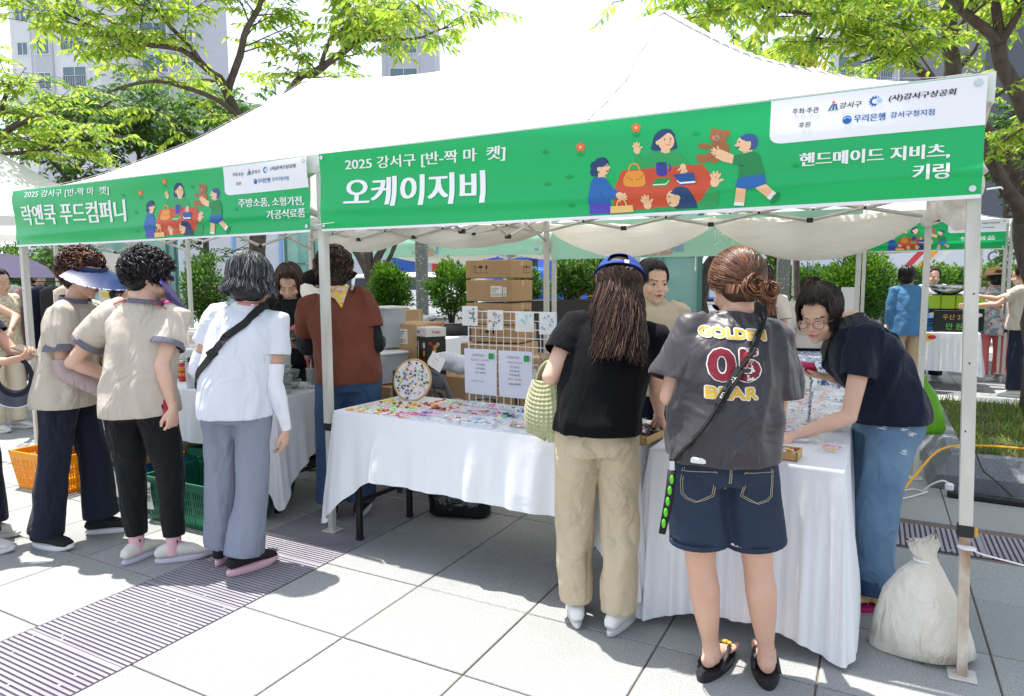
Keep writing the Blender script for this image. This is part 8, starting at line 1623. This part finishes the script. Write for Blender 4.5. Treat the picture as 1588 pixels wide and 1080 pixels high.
# ---- vehicles on the road
m_carw = mat('white_car_paint','#e4e6e8',.25,coat=.6);m_cargl = mat('car_glass','#1d242b',.08,spec=.8);m_tyre = mat('tyre','#141415',.8);m_blue = mat('truck_blue','#1862bf',.35,coat=.4);m_box = mat('truck_box','#d6dadf',.5)
def wheel(t,x,y,r):
 w = thing('wheel',None,None);w.parent = t;w.location = (x,y,r);T = Matrix.Rotation(R(90),4,'X')
 mk('lathe',[(r*.6,-.1),(r*.95,-.1),(r,-.07),(r,.07),(r*.95,.1),(r*.6,.1)],(0,0,0),24,mtx=T).build('tyre',m_tyre,w);m = MB();m.lathe([(r*.58,-.105),(r*.5,-.07),(r*.1,-.09)],(0,0,0),10,mtx=T);m.lathe([(r*.58,.105),(r*.5,.07),(r*.1,.09)],(0,0,0),10,mtx=T);m.build('rim',m_metal,w)
def suv(label,px,d,rz,mt=m_carw,z=0):
 t = thing('parked_car',label,'car',(*at(px,d),z),rz,'cars on the road');pr = [(-2.3,.35),(-2.32,.75),(-2.15,1.02),(-1.3,1.12),(-.75,1.62),(.1,1.74),(1.5,1.70),(2.15,1.2),(2.28,.95),(2.3,.4)]
 m = MB();n_ = len(pr);secs = [(-.92,.93),(-.80,1.0),(.80,1.0),(.92,.93)]
 for k,(y,s_) in enumerate(secs):m.v += [(x*(.97 if abs(y) > .9 else 1),y*(1-.22*max(0,z_-1.1)/.6),.35+(z_-.35)*s_) for x,z_ in pr]
 f = [(k*n_+i,k*n_+(i+1) % n_,(k+1)*n_+(i+1) % n_,(k+1)*n_+i) for k in range(3) for i in range(n_)]+[tuple(range(n_-1,-1,-1)),tuple(range(3*n_,4*n_))];m.f = f;m.m = [0]*len(f);put('body',m.mesh('body',mt),t)
 for sg in (-1,1):
  for a,b,c in ((-1.05,-.2,0),(-.1,.9,0),(1.0,1.7,0)):mk('add',[(a,sg*.90,1.14),(b,sg*.90,1.14),(b-.02,sg*.80,1.58),(a+(.42 if a < -1 else .05),sg*.80,1.56)],[(0,1,2,3)]).build('side_window',m_cargl,t)
  for x in (-1.45,1.4):wheel(t,x,sg*.8,.34)
  mk('ell',(-2.2,sg*.66,.8),(.12,.2,.1)).build('headlight',m_lab,t,True);mk('ell',(-.95,sg*1.0,1.15),(.08,.1,.07)).build('wing_mirror',mt,t,True)
 mk('add',[(-1.33,-.74,1.14),(-1.33,.74,1.14),(-.80,.66,1.60),(-.80,-.66,1.60)],[(0,1,2,3)]).build('windscreen',m_cargl,t);m = MB()
 for z_ in (.55,.68,.8):m.cbox((-2.34,0,z_),(.02,1.1,.05))
 m.build('grille',m_blk,t);return t
suv('white SUV driving behind the round shrubs and the grey post',668,24,YV+R(158))
suv('dark car with red tail light behind the hedge at the right',1462,19,YV+R(185),mat('dark_car_paint','#20242c',.3,coat=.5));suv('silver car half hidden by the rear hedge right of the tent leg',560,30,YV,mat('silver_paint','#b9bcc2',.3,coat=.5))
def truck(label,px,d,rz,cab,box,H=2.9,L_=5.2,logo=None,stripe=True,z=.0):
 t = thing('delivery_truck',label,'truck',(*at(px,d),z),rz,'trucks on the road');m = MB();m.loft([(-1.7,0,1.1),(-1.62,0,1.12),(-.05,0,1.12),(0,0,1.1)],[(.72,.85),(.80,.95),(.80,1.0),(.78,.98)],20,right=(0,0,1),sq=.62);m.build('cab',cab,t,True)
 m = MB();m.add([(-1.3,-1.0,1.25),(-.3,-1.005,1.25),(-.3,-.99,1.75),(-1.15,-.97,1.75)],[(0,1,2,3)]);m.add([(-1.3,1.0,1.25),(-.3,1.005,1.25),(-.3,.99,1.75),(-1.15,.97,1.75)],[(3,2,1,0)]);m.build('side_window',m_cargl,t);mk('cbox',(-1.70,0,1.5),(.06,1.6,.55),mtx=Matrix.Rotation(0,4,'Y')).build('windscreen',m_cargl,t)
 mk('cbox',(.1+L_/2,0,.75+(H-.75)/2),(L_,2.1,H-.75),bev=.03).build('cargo_box',box,t);mk('cbox',(L_/2-.4,0,.55),(L_+1.6,.9,.2)).build('chassis',m_blk,t)
 for x in (-1.0,L_-.9,L_-1.9):
  for sg in (-1,1):wheel(t,x,sg*.85,.42)
 if stripe:
  m = MB();y = -1.056
  for k,c in enumerate((0,1,2)):m.add([(1.0+.5*k,y-.002*k,.85),(1.3+.5*k,y-.002*k,.85),(3.2+.5*k,y-.002*k,H-.1),(2.9+.5*k,y-.002*k,H-.1)],[(0,1,2,3)],c)
  m.add([(2.6,y+.002,.85),(L_,y+.002,.85),(L_,y+.002,H-.1),(4.0,y+.002,H-.1)],[(0,1,2,3)],3);m.build('livery',[PAL[0],PAL[1],m_lab,m_box],t)
 for s_,x,z_,h,c in logo or []:m = MB();text_into(m,s_,lambda a,b,o:(a,-1.07,b),x,z_,None,h);m.build('lettering',c,t)
 return t
truck('blue delivery truck with slanted red and white stripes behind the blue-capped woman',838,25,YV+R(8),m_blue,m_blue,3.0,logo=[('O-',.55,2.35,.3,m_lab),('NE',.55,1.98,.3,m_lab)])
truck('white box truck behind the glass lift shelter',1082,27,YV+R(4),m_carw,m_box,3.2,stripe=False)
truck('blue truck with long pale trailer lettered CJ behind the hedge at the right',1300,27,YV+R(2),m_blue,m_box,3.0,9.5,logo=[('CJ',5.2,1.9,.55,mat('truck_grey','#4c4f55',.5)),('대한통운',6.6,1.9,.4,MATS['truck_grey'])],stripe=True)
truck('blue lorry cab seen between the two grey posts at the right',1165,30,YV+R(2),m_blue,m_carw,2.9,4,stripe=False)
for px,c,l in ((1015,'#c9431f','orange container left of the glass shelter'),(975,'#7d2f20','rust red container behind the blue-capped woman')):m = MB();m.cbox((0,0,1.9),(3.2,2.4,2.4),bev=.02);o = m.build('container_body',mat('paint'+c[1:],c,.5),None);o.parent = thing('cargo_container',l,'container',(*at(px,33),0),YV);m = MB();[m.cbox((-1.5+.15*k,-1.22,1.9),(.06,.05,2.2)) for k in range(21)];m.build('corrugation',MATS['paint'+c[1:]],o.parent,kind='stuff')
# guard rail, low shop building with posters
t = thing('guard_rail','long pale roadside rail crossing behind the shrubs','rail',(*at(700,19),0),YV);m = MB();m.cbox((0,0,.78),(44,.06,.07));m.cbox((0,0,.45),(44,.05,.05));m.build('rail_bar',m_steel,t)
for k in range(23):mk('cbox',(-22+2*k,0,.4),(.07,.07,.8)).build('rail_post',m_steel,t)
t = thing('shop_building','low pale building across the road with blue sign band and portrait posters','building',(*at(680,44),0),YV);m_wall = mat('pale_wall','#c9ccd0',.8,col2='#bfc2c6',nscale=1);mk('cbox',(-4,3,3),(36,6,6.2)).build('wall',m_wall,t);mk('cbox',(3.2,-.2,3.0),(9,.3,.5)).build('sign_band',m_blue,t)
for k in range(9):mk('cbox',(-16+3*k,-.05,3),(.18,.14,6)).build('blue_pillar',mat('pale_blue_trim','#7fa6cf',.6),t)
for k,(x,c) in enumerate(((-2.2,'#2b5aa8'),(.4,'#c9382e'),(2.3,'#e2e0dc'),(4.6,'#d6d8d8'),(6.6,'#39424a'),(8.6,'#2f6bb5'))):
 o = mk('cbox',(x,-.1,1.9),(1.5,.06,2.2)).build('poster',mat('poster_%d' % k,c,.5),t)
 if k in (2,3):m = MB();m.ell((x,-.15,1.9),(.32,.02,.42),mi=0);m.ell((x,-.16,2.15),(.36,.02,.3),mi=1);m.ell((x,-.15,1.1),(.6,.02,.35),mi=1);m.build('portrait',[m_skinl,m_blk],o)
m = MB();text_into(m,'우리 강서 로컬푸드',lambda a,b,o:(a,-.36,b),.2,2.85,5.5,.32);m.build('lettering',m_lab,t)
# ---- apartment towers
m_apt = mat('apartment_white','#dcdde0',.85);m_apt2 = mat('apartment_grey','#bfc1c8',.85);m_win = mat('window_glass','#5d7680',.1,spec=.9);m_dkb = mat('dark_cladding','#5b5e68',.7)
def tower(label,pxl,d,W,D,floors,rz,cols,wall,z0=0,fh=2.9,mt=m_win):
 t = thing('apartment_tower',label,'building',(*at(pxl,d),0),rz);mk('box',0,W,0,D,0,floors*fh).build('wall',wall,t)
 wf = {};
 for c,(x,w,h,bal) in enumerate(cols):
  mk('box',x-.25,x+w+.25,-.18,-.0,0,floors*fh).build('wall_panel',m_apt2 if c % 2 else wall,t)
  for f in range(max(0,z0),floors):
   if (w,h) not in wf:
    a = MB();a.box(-.08,w+.08,-.04,.02,-.08,0);a.box(-.08,w+.08,-.04,.02,h,h+.08);a.box(-.08,0,-.04,.02,0,h);a.box(w,w+.08,-.04,.02,0,h);a.box(w*.5-.03,w*.5+.03,-.03,.02,0,h);b = mk('box',0,w,-.005,.01,0,h);e = MB();[e.box(w*k/10-.015,w*k/10+.015,-.09,-.06,-.1,.95) for k in range(11)];e.box(-.05,w+.05,-.1,-.05,.95,1.0);wf[(w,h)] = (a.mesh('window',m_apt),b.mesh('pane',mt),e.mesh('balcony_rail',m_apt2))
   fr_,pa,rl = wf[(w,h)];o = put('window',fr_,t,loc=(x,-.2,f*fh+.9));put('pane',pa,o)
   if bal:put('balcony_rail',rl,o)
 return t
tower('white apartment tower rising behind the trees at the upper left',45,62,8.2,9,18,YV-.10,[(.8,.9,1.0,0),(2.6,1.1,1.3,0),(4.9,2.1,1.7,1)],m_apt,5)
tower('second wing of the white apartment tower with wide balcony windows',180,66,9.2,9,18,YV+.16,[(.6,1.8,1.7,1),(3.6,2.2,1.5,0),(7.0,1.1,1.0,0)],m_apt2,5)
tower('pale apartment block behind the right-hand tree',1275,60,12,9,16,YV+.05,[(.6,2.0,1.8,1),(3.3,2.0,1.8,1),(6.1,2.0,1.8,1),(9,2.0,1.8,1)],m_apt,5)
tower('dark grey clad building at the upper right edge',1508,40,9,8,6,YV+.05,[(6.5,1.2,1.2,0)],m_dkb,3)
tower('low grey building just above the roof ridge',600,80,6,6,11,YV,[(1,3,1.2,0)],m_apt2,8)
# ================================================================ TREES AND SHRUBS
m_bark = mat('bark','#625850',.95,col2='#453d37',nscale=18,stretch=(1,1,.35),bump=.6,bscale=40)
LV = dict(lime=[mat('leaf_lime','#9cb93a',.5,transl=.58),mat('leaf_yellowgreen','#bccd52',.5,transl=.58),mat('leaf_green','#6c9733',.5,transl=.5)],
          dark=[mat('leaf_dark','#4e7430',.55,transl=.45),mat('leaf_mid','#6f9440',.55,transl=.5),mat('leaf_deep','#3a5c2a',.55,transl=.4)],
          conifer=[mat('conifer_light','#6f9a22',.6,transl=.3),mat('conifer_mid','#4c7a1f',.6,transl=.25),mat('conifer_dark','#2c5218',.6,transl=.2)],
          gold=[mat('leaf_gold','#c0a52a',.5,transl=.5),mat('leaf_gold2','#a8a834',.5,transl=.5),mat('leaf_gold3','#7f9a35',.5,transl=.5)])
def leaf(mb,p,d,n_,l,w,mi):
 s_ = d.cross(n_)
 if s_.length < 1e-4:s_ = d.orthogonal()
 s_.normalize();q = p+d*(l*.45);up_ = n_*(w*.18)
 mb.add([tuple(p),tuple(q+s_*w+up_),tuple(p+d*l-n_*(l*.12)),tuple(q-s_*w+up_)],[(0,1,2),(0,2,3)],mi)
def spray(mb,tw_,p,d,L_,r_,n_,l,w,pal=3,droop=.5,wm=(5,3,2)):
 """a twig carrying two ranks of hanging leaves"""
 d = d.normalized();side = d.cross(V(0,0,1));side = side.normalized() if side.length > .05 else V(1,0,0);pts = []
 for i in range(5):t = i/4;pts.append(p+d*(L_*t)-V(0,0,1)*(droop*.35*L_*t*t))
 tw_.loft(pts,[.004*(1-.15*i) for i in range(5)],3,0,False)
 for i in range(n_):
  t = (i+.6)/n_;q = p+d*(L_*t)-V(0,0,1)*(droop*.35*L_*t*t);sg = -1 if i % 2 else 1
  dd = (side*sg*r_.uniform(.5,1)+d*r_.uniform(.3,.8)+V(0,0,-droop*r_.uniform(.3,1.6))).normalized();nn = (V(0,0,1)+V(r_.uniform(-.6,.6),r_.uniform(-.6,.6),0)).normalized()
  leaf(mb,q,dd,nn,l*r_.uniform(.75,1.2),w*r_.uniform(.8,1.2),r_.choices((0,1,2),wm)[0])
def tree(label,limbs,pal,seed,nsub=7,sub=(.5,1.1),nspray=9,L_=.34,nl=12,l=.085,w=.018,group=None,droop=.6,upb=.1,trunk_r=1.0,spread=1.0,start=.25,name='leafy_tree'):
 """limbs: list of (points, r0, r1, leafy)"""
 t = thing(name,label,'tree',tuple(limbs[0][0][0]),0,group);o0 = V(*limbs[0][0][0]);r_ = random.Random(seed);tr = MB();cr = MB();tw_ = MB()
 for P_,r0,r1,leafy in limbs:
  S = smooth_path([V(*q)-o0 for q in P_],5);k = len(S);S2 = [q+V(noise.noise(q*3+V(seed,0,0)),noise.noise(q*3+V(0,seed,0)),0)*.05*(i > 0) for i,q in enumerate(S)]
  tr.loft(S2,[(r0+(r1-r0)*(i/(k-1))**.8)*trunk_r*(1+.06*math.sin(i*2.1)) for i in range(k)],10)
  if not leafy:continue
  for j in range(int(nsub*leafy)):
   u = start+(1-start)*(j+r_.random())/(nsub*leafy);i = min(k-2,int(u*(k-1)));p = S2[i].lerp(S2[i+1],u*(k-1)-i);tg = (S2[i+1]-S2[i]).normalized()
   az = r_.uniform(0,6.28);d = (tg*.6+V(math.cos(az),math.sin(az),r_.uniform(-.2,.45)+upb)*spread).normalized();sl_ = r_.uniform(*sub);pts = [p];dd = d.copy()
   for q in range(5):dd = (dd+V(r_.uniform(-.22,.22),r_.uniform(-.22,.22),r_.uniform(-.14,.1))).normalized();pts.append(pts[-1]+dd*sl_/5)
   tr.loft(pts,[max(.004,r1*.5*(1-.15*q)) for q in range(6)],5)
   for q in range(nspray):
    v_ = .15+.85*(q+r_.random())/nspray;i2 = min(4,int(v_*5));pp = pts[i2].lerp(pts[i2+1],v_*5-i2);az2 = r_.uniform(0,6.28)
    spray(cr,tw_,pp,dd*.5+V(math.cos(az2),math.sin(az2),r_.uniform(-.3,.4)),L_*r_.uniform(.6,1.25),r_,nl,l,w,droop=droop)
 put('trunk',tr.mesh('trunk',m_bark,True),t);put('twigs',tw_.mesh('twigs',m_bark),t,kind='stuff');put('crown',cr.mesh('crown',LV[pal]),t,kind='stuff');return t
def P3(*a):return tuple(W3(*a))
B1 = (*at(400,9.0),0)
tree('big zelkova tree with long bright green sprays above the left half of the tent',[([B1,P3(402,390,9),P3(398,250,8.9),P3(372,178,8.7),P3(345,120,8.2)],.14,.05,.35),([P3(398,250,8.9),P3(450,140,8.7),P3(500,105,8.4),P3(560,62,8),P3(640,30,7.6)],.075,.02,1.6),([P3(345,120,8.2),P3(280,75,7.8),P3(190,60,7.3),P3(100,15,7.0)],.045,.012,2.0),([P3(372,178,8.7),P3(330,150,8),P3(250,125,7.6),P3(165,140,7.2)],.04,.012,.35),([P3(355,140,8.4),P3(380,70,8.1),P3(400,10,8),P3(430,-60,8)],.05,.02,1.4),([P3(500,105,8.4),P3(520,40,8),P3(560,-20,7.8)],.03,.012,1.3),([P3(320,100,8),P3(260,30,7.6),P3(200,-40,7.5)],.03,.012,1.3),([P3(560,62,8),P3(640,60,7.5),P3(700,40,7.2)],.02,.008,1.0)],'lime',3,nsub=9,nspray=8,l=.105,w=.021,L_=.36,nl=11)
tree('pale green tree leaning in at the upper left edge',[([(*at(-90,9),0),P3(-80,300,9),P3(-30,240,8.8),P3(30,190,8.5),P3(90,170,8.2)],.12,.015,1.6),([P3(-30,240,8.8),P3(10,150,8.6),P3(20,120,8.4)],.04,.015,.8),([P3(-30,240,8.8),P3(60,230,8.6),P3(120,220,8.5)],.03,.012,1.2)],'lime',8,nsub=9,l=.095,w=.02,nl=11)
for k,(px,top,d,r0,l) in enumerate(((215,165,13,.10,'dense dark green tree between the white tower and the big zelkova'),(120,235,12,.09,'dark tree left of the dense one, behind the left tent roof'),(320,195,14,.08,'dark tree low behind the zelkova trunk'))):
 b = (*at(px,d),0);tree(l,[([b,P3(px,330,d),P3(px+5,top+40,d)],r0,.03,1.2)]+[([P3(px,290-30*q,d),P3(px+dx,240-25*q,d+dz),P3(px+dx*1.7,215-20*q,d+dz*1.5)],.035,.012,1.0) for q,(dx,dz) in enumerate(((-45,-.4),(45,.5),(-30,.6),(35,-.6)))],'dark',20+k,nsub=9,nspray=8,nl=10,l=.12,w=.032,L_=.4,group='dark trees at the left')
B2 = P3(1606,600,6.2);B2 = (B2[0],B2[1],.15)
tree('thick-trunked tree at the right edge spreading bright leaves above the banner end',[([B2,P3(1608,470,6.2),P3(1592,350,6.2),P3(1606,240,6.15),P3(1582,160,6.1),P3(1545,75,6)],.11,.055,0),([P3(1592,350,6.2),P3(1560,290,6),P3(1528,230,5.9),P3(1512,175,5.9)],.07,.035,.5),([P3(1545,75,6),P3(1512,30,5.9),P3(1450,-20,5.6),P3(1380,-30,5.2)],.05,.02,1.4),([P3(1545,75,6),P3(1550,0,5.9),P3(1560,-80,5.8)],.05,.02,1.2),([P3(1545,75,6),P3(1590,10,5.8),P3(1630,-60,5.6)],.04,.02,1.2),([P3(1560,290,6),P3(1570,240,6.2),P3(1580,215,6.6)],.02,.01,1.0)],'lime',31,nsub=8,l=.085,w=.018,nspray=8)
tree('tree with slanting limb and long leaf sprays behind the right tent peak',[([(*at(1640,8.6),0),P3(1632,380,8.5),P3(1560,250,8.0),P3(1490,165,7.6),P3(1478,95,7.5),P3(1470,0,7.4),P3(1465,-80,7.4)],.12,.06,.5),([P3(1500,175,7.7),P3(1425,110,7.4),P3(1375,40,7.2),P3(1340,-10,7)],.06,.03,1.0),([P3(1375,45,7.2),P3(1300,30,6.8),P3(1220,20,6.4),P3(1150,10,6.1)],.03,.01,1.9),([P3(1400,80,7.3),P3(1330,75,7.0),P3(1260,60,6.8)],.025,.01,1.4),([P3(1340,-10,7),P3(1240,-20,6.4),P3(1130,-30,6)],.025,.01,1.6),([P3(1478,60,7.4),P3(1520,10,7.2),P3(1580,-10,7)],.025,.01,1.2),([P3(1420,100,7.4),P3(1380,90,7.1),P3(1340,100,6.9)],.02,.008,.8)],'lime',37,nsub=9,l=.10,w=.020,nspray=8)
tree('golden young tree just behind the tent roof right of its peak',[([(*at(1240,13),0),P3(1240,300,13),P3(1238,140,13),P3(1230,95,13)],.07,.02,1.6)],'gold',41,nsub=9,l=.12,w=.03,sub=(.3,.6));tree('dark leafy tree top just left of the golden one',[([(*at(1165,15),0),P3(1165,300,15),P3(1170,90,15)],.08,.02,1.6)],'dark',42,nsub=12,l=.13,w=.035,sub=(.4,.8));tree('leafy tree behind the banner end at the right edge',[([(*at(1560,13),0),P3(1560,340,13),P3(1555,200,13)],.08,.02,1.5),([P3(1560,340,13),P3(1590,240,12.5),P3(1600,180,12.4)],.04,.02,1.2)],'dark',43,nsub=12,l=.12,w=.032,sub=(.4,.9));tree('far tree crown peeping over the ridge between the roof peaks',[([(*at(893,30),0),P3(893,300,30),P3(893,75,30)],.15,.03,.6)],'dark',44,nsub=6,l=.2,w=.06,sub=(.5,1.1),start=.85)
for px,d,l in ((568,12,'multi-stemmed dark tree behind the woman in brown'),(1092,9.8,'slanting dark trunk right of the glass shelter')):
 bb = (*at(px,d),0)
 if px < 600:L_ = [([bb,P3(px+5,430,d),P3(px-22,370,d),P3(px-30,250,d)],.12,.06,.2),([P3(px+5,430,d),P3(px+4,380,d),P3(px+12,280,d)],.10,.05,.2),([P3(px+2,450,d),P3(px+18,405,d),P3(px+30,370,d),P3(px+40,250,d)],.09,.04,.2),([P3(px+8,440,d),P3(px+40,395,d),P3(px+55,330,d)],.05,.03,.3)]
 else:L_ = [([bb,P3(px-5,470,d),P3(px+6,420,d),P3(px+22,380,d),P3(px+30,250,d)],.13,.07,.3),([P3(px+8,405,d),P3(px+30,395,d),P3(px+45,330,d)],.05,.03,.3)]
 tree(l,L_,'dark',int(px),nsub=5,l=.10,w=.026,start=.6)
def shrub(label,px,pyc,d,rx,rz,pal='conifer',n=2600,shape='ball',base=None,seed=0,l=.05,w=.014,clumps=60,group=None,dep=None):
 c = W3(px,pyc,d);t = thing('round_shrub' if shape == 'ball' else 'hedge',label,'shrub',(c.x,c.y,0),YV,group);r_ = random.Random(seed);cr = MB();st = MB();dep = dep or rx;K = []
 for k in range(clumps):
  if shape == 'ball':a = r_.uniform(0,6.28);v_ = r_.uniform(-1,1);q = math.sqrt(1-v_*v_);s_ = r_.uniform(.45,.92)*(1+.18*noise.noise(V(a,v_,seed)));K.append(V(rx*q*math.cos(a)*s_,dep*q*math.sin(a)*s_,rz*v_*s_))
  elif shape == 'cone':v_ = r_.random()**1.3;a = r_.uniform(0,6.28);s_ = (1-v_*.92)*r_.uniform(.5,.95);K.append(V(rx*math.cos(a)*s_,dep*math.sin(a)*s_,rz*(2*v_-1)))
  else:K.append(V(r_.uniform(-rx,rx),r_.uniform(-dep,dep),r_.uniform(-rz,rz)*(.95+.05*math.sin(k))))
 cs = (rx+rz)*.17 if shape != 'box' else .2
 for k,q in enumerate(K):
  out = V(q.x/rx,q.y/dep,q.z/rz);out = out.normalized() if out.length > .1 else V(0,-1,.3)
  for _ in range(n//clumps):
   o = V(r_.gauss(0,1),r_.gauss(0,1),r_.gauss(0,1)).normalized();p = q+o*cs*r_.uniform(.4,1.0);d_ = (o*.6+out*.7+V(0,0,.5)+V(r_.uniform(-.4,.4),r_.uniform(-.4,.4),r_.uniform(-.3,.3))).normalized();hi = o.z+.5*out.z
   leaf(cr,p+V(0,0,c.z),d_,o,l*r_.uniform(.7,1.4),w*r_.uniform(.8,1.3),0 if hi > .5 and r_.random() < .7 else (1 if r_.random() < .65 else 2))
 if shape != 'box':
  for k in range(7):a = r_.uniform(0,6.28);st.loft([(0.02*math.cos(a),.02*math.sin(a),base if base is not None else .1),(rx*.25*math.cos(a),dep*.25*math.sin(a),c.z-rz*.4),(rx*.55*math.cos(a),dep*.55*math.sin(a),c.z+rz*.2)],[.018,.012,.005],5)
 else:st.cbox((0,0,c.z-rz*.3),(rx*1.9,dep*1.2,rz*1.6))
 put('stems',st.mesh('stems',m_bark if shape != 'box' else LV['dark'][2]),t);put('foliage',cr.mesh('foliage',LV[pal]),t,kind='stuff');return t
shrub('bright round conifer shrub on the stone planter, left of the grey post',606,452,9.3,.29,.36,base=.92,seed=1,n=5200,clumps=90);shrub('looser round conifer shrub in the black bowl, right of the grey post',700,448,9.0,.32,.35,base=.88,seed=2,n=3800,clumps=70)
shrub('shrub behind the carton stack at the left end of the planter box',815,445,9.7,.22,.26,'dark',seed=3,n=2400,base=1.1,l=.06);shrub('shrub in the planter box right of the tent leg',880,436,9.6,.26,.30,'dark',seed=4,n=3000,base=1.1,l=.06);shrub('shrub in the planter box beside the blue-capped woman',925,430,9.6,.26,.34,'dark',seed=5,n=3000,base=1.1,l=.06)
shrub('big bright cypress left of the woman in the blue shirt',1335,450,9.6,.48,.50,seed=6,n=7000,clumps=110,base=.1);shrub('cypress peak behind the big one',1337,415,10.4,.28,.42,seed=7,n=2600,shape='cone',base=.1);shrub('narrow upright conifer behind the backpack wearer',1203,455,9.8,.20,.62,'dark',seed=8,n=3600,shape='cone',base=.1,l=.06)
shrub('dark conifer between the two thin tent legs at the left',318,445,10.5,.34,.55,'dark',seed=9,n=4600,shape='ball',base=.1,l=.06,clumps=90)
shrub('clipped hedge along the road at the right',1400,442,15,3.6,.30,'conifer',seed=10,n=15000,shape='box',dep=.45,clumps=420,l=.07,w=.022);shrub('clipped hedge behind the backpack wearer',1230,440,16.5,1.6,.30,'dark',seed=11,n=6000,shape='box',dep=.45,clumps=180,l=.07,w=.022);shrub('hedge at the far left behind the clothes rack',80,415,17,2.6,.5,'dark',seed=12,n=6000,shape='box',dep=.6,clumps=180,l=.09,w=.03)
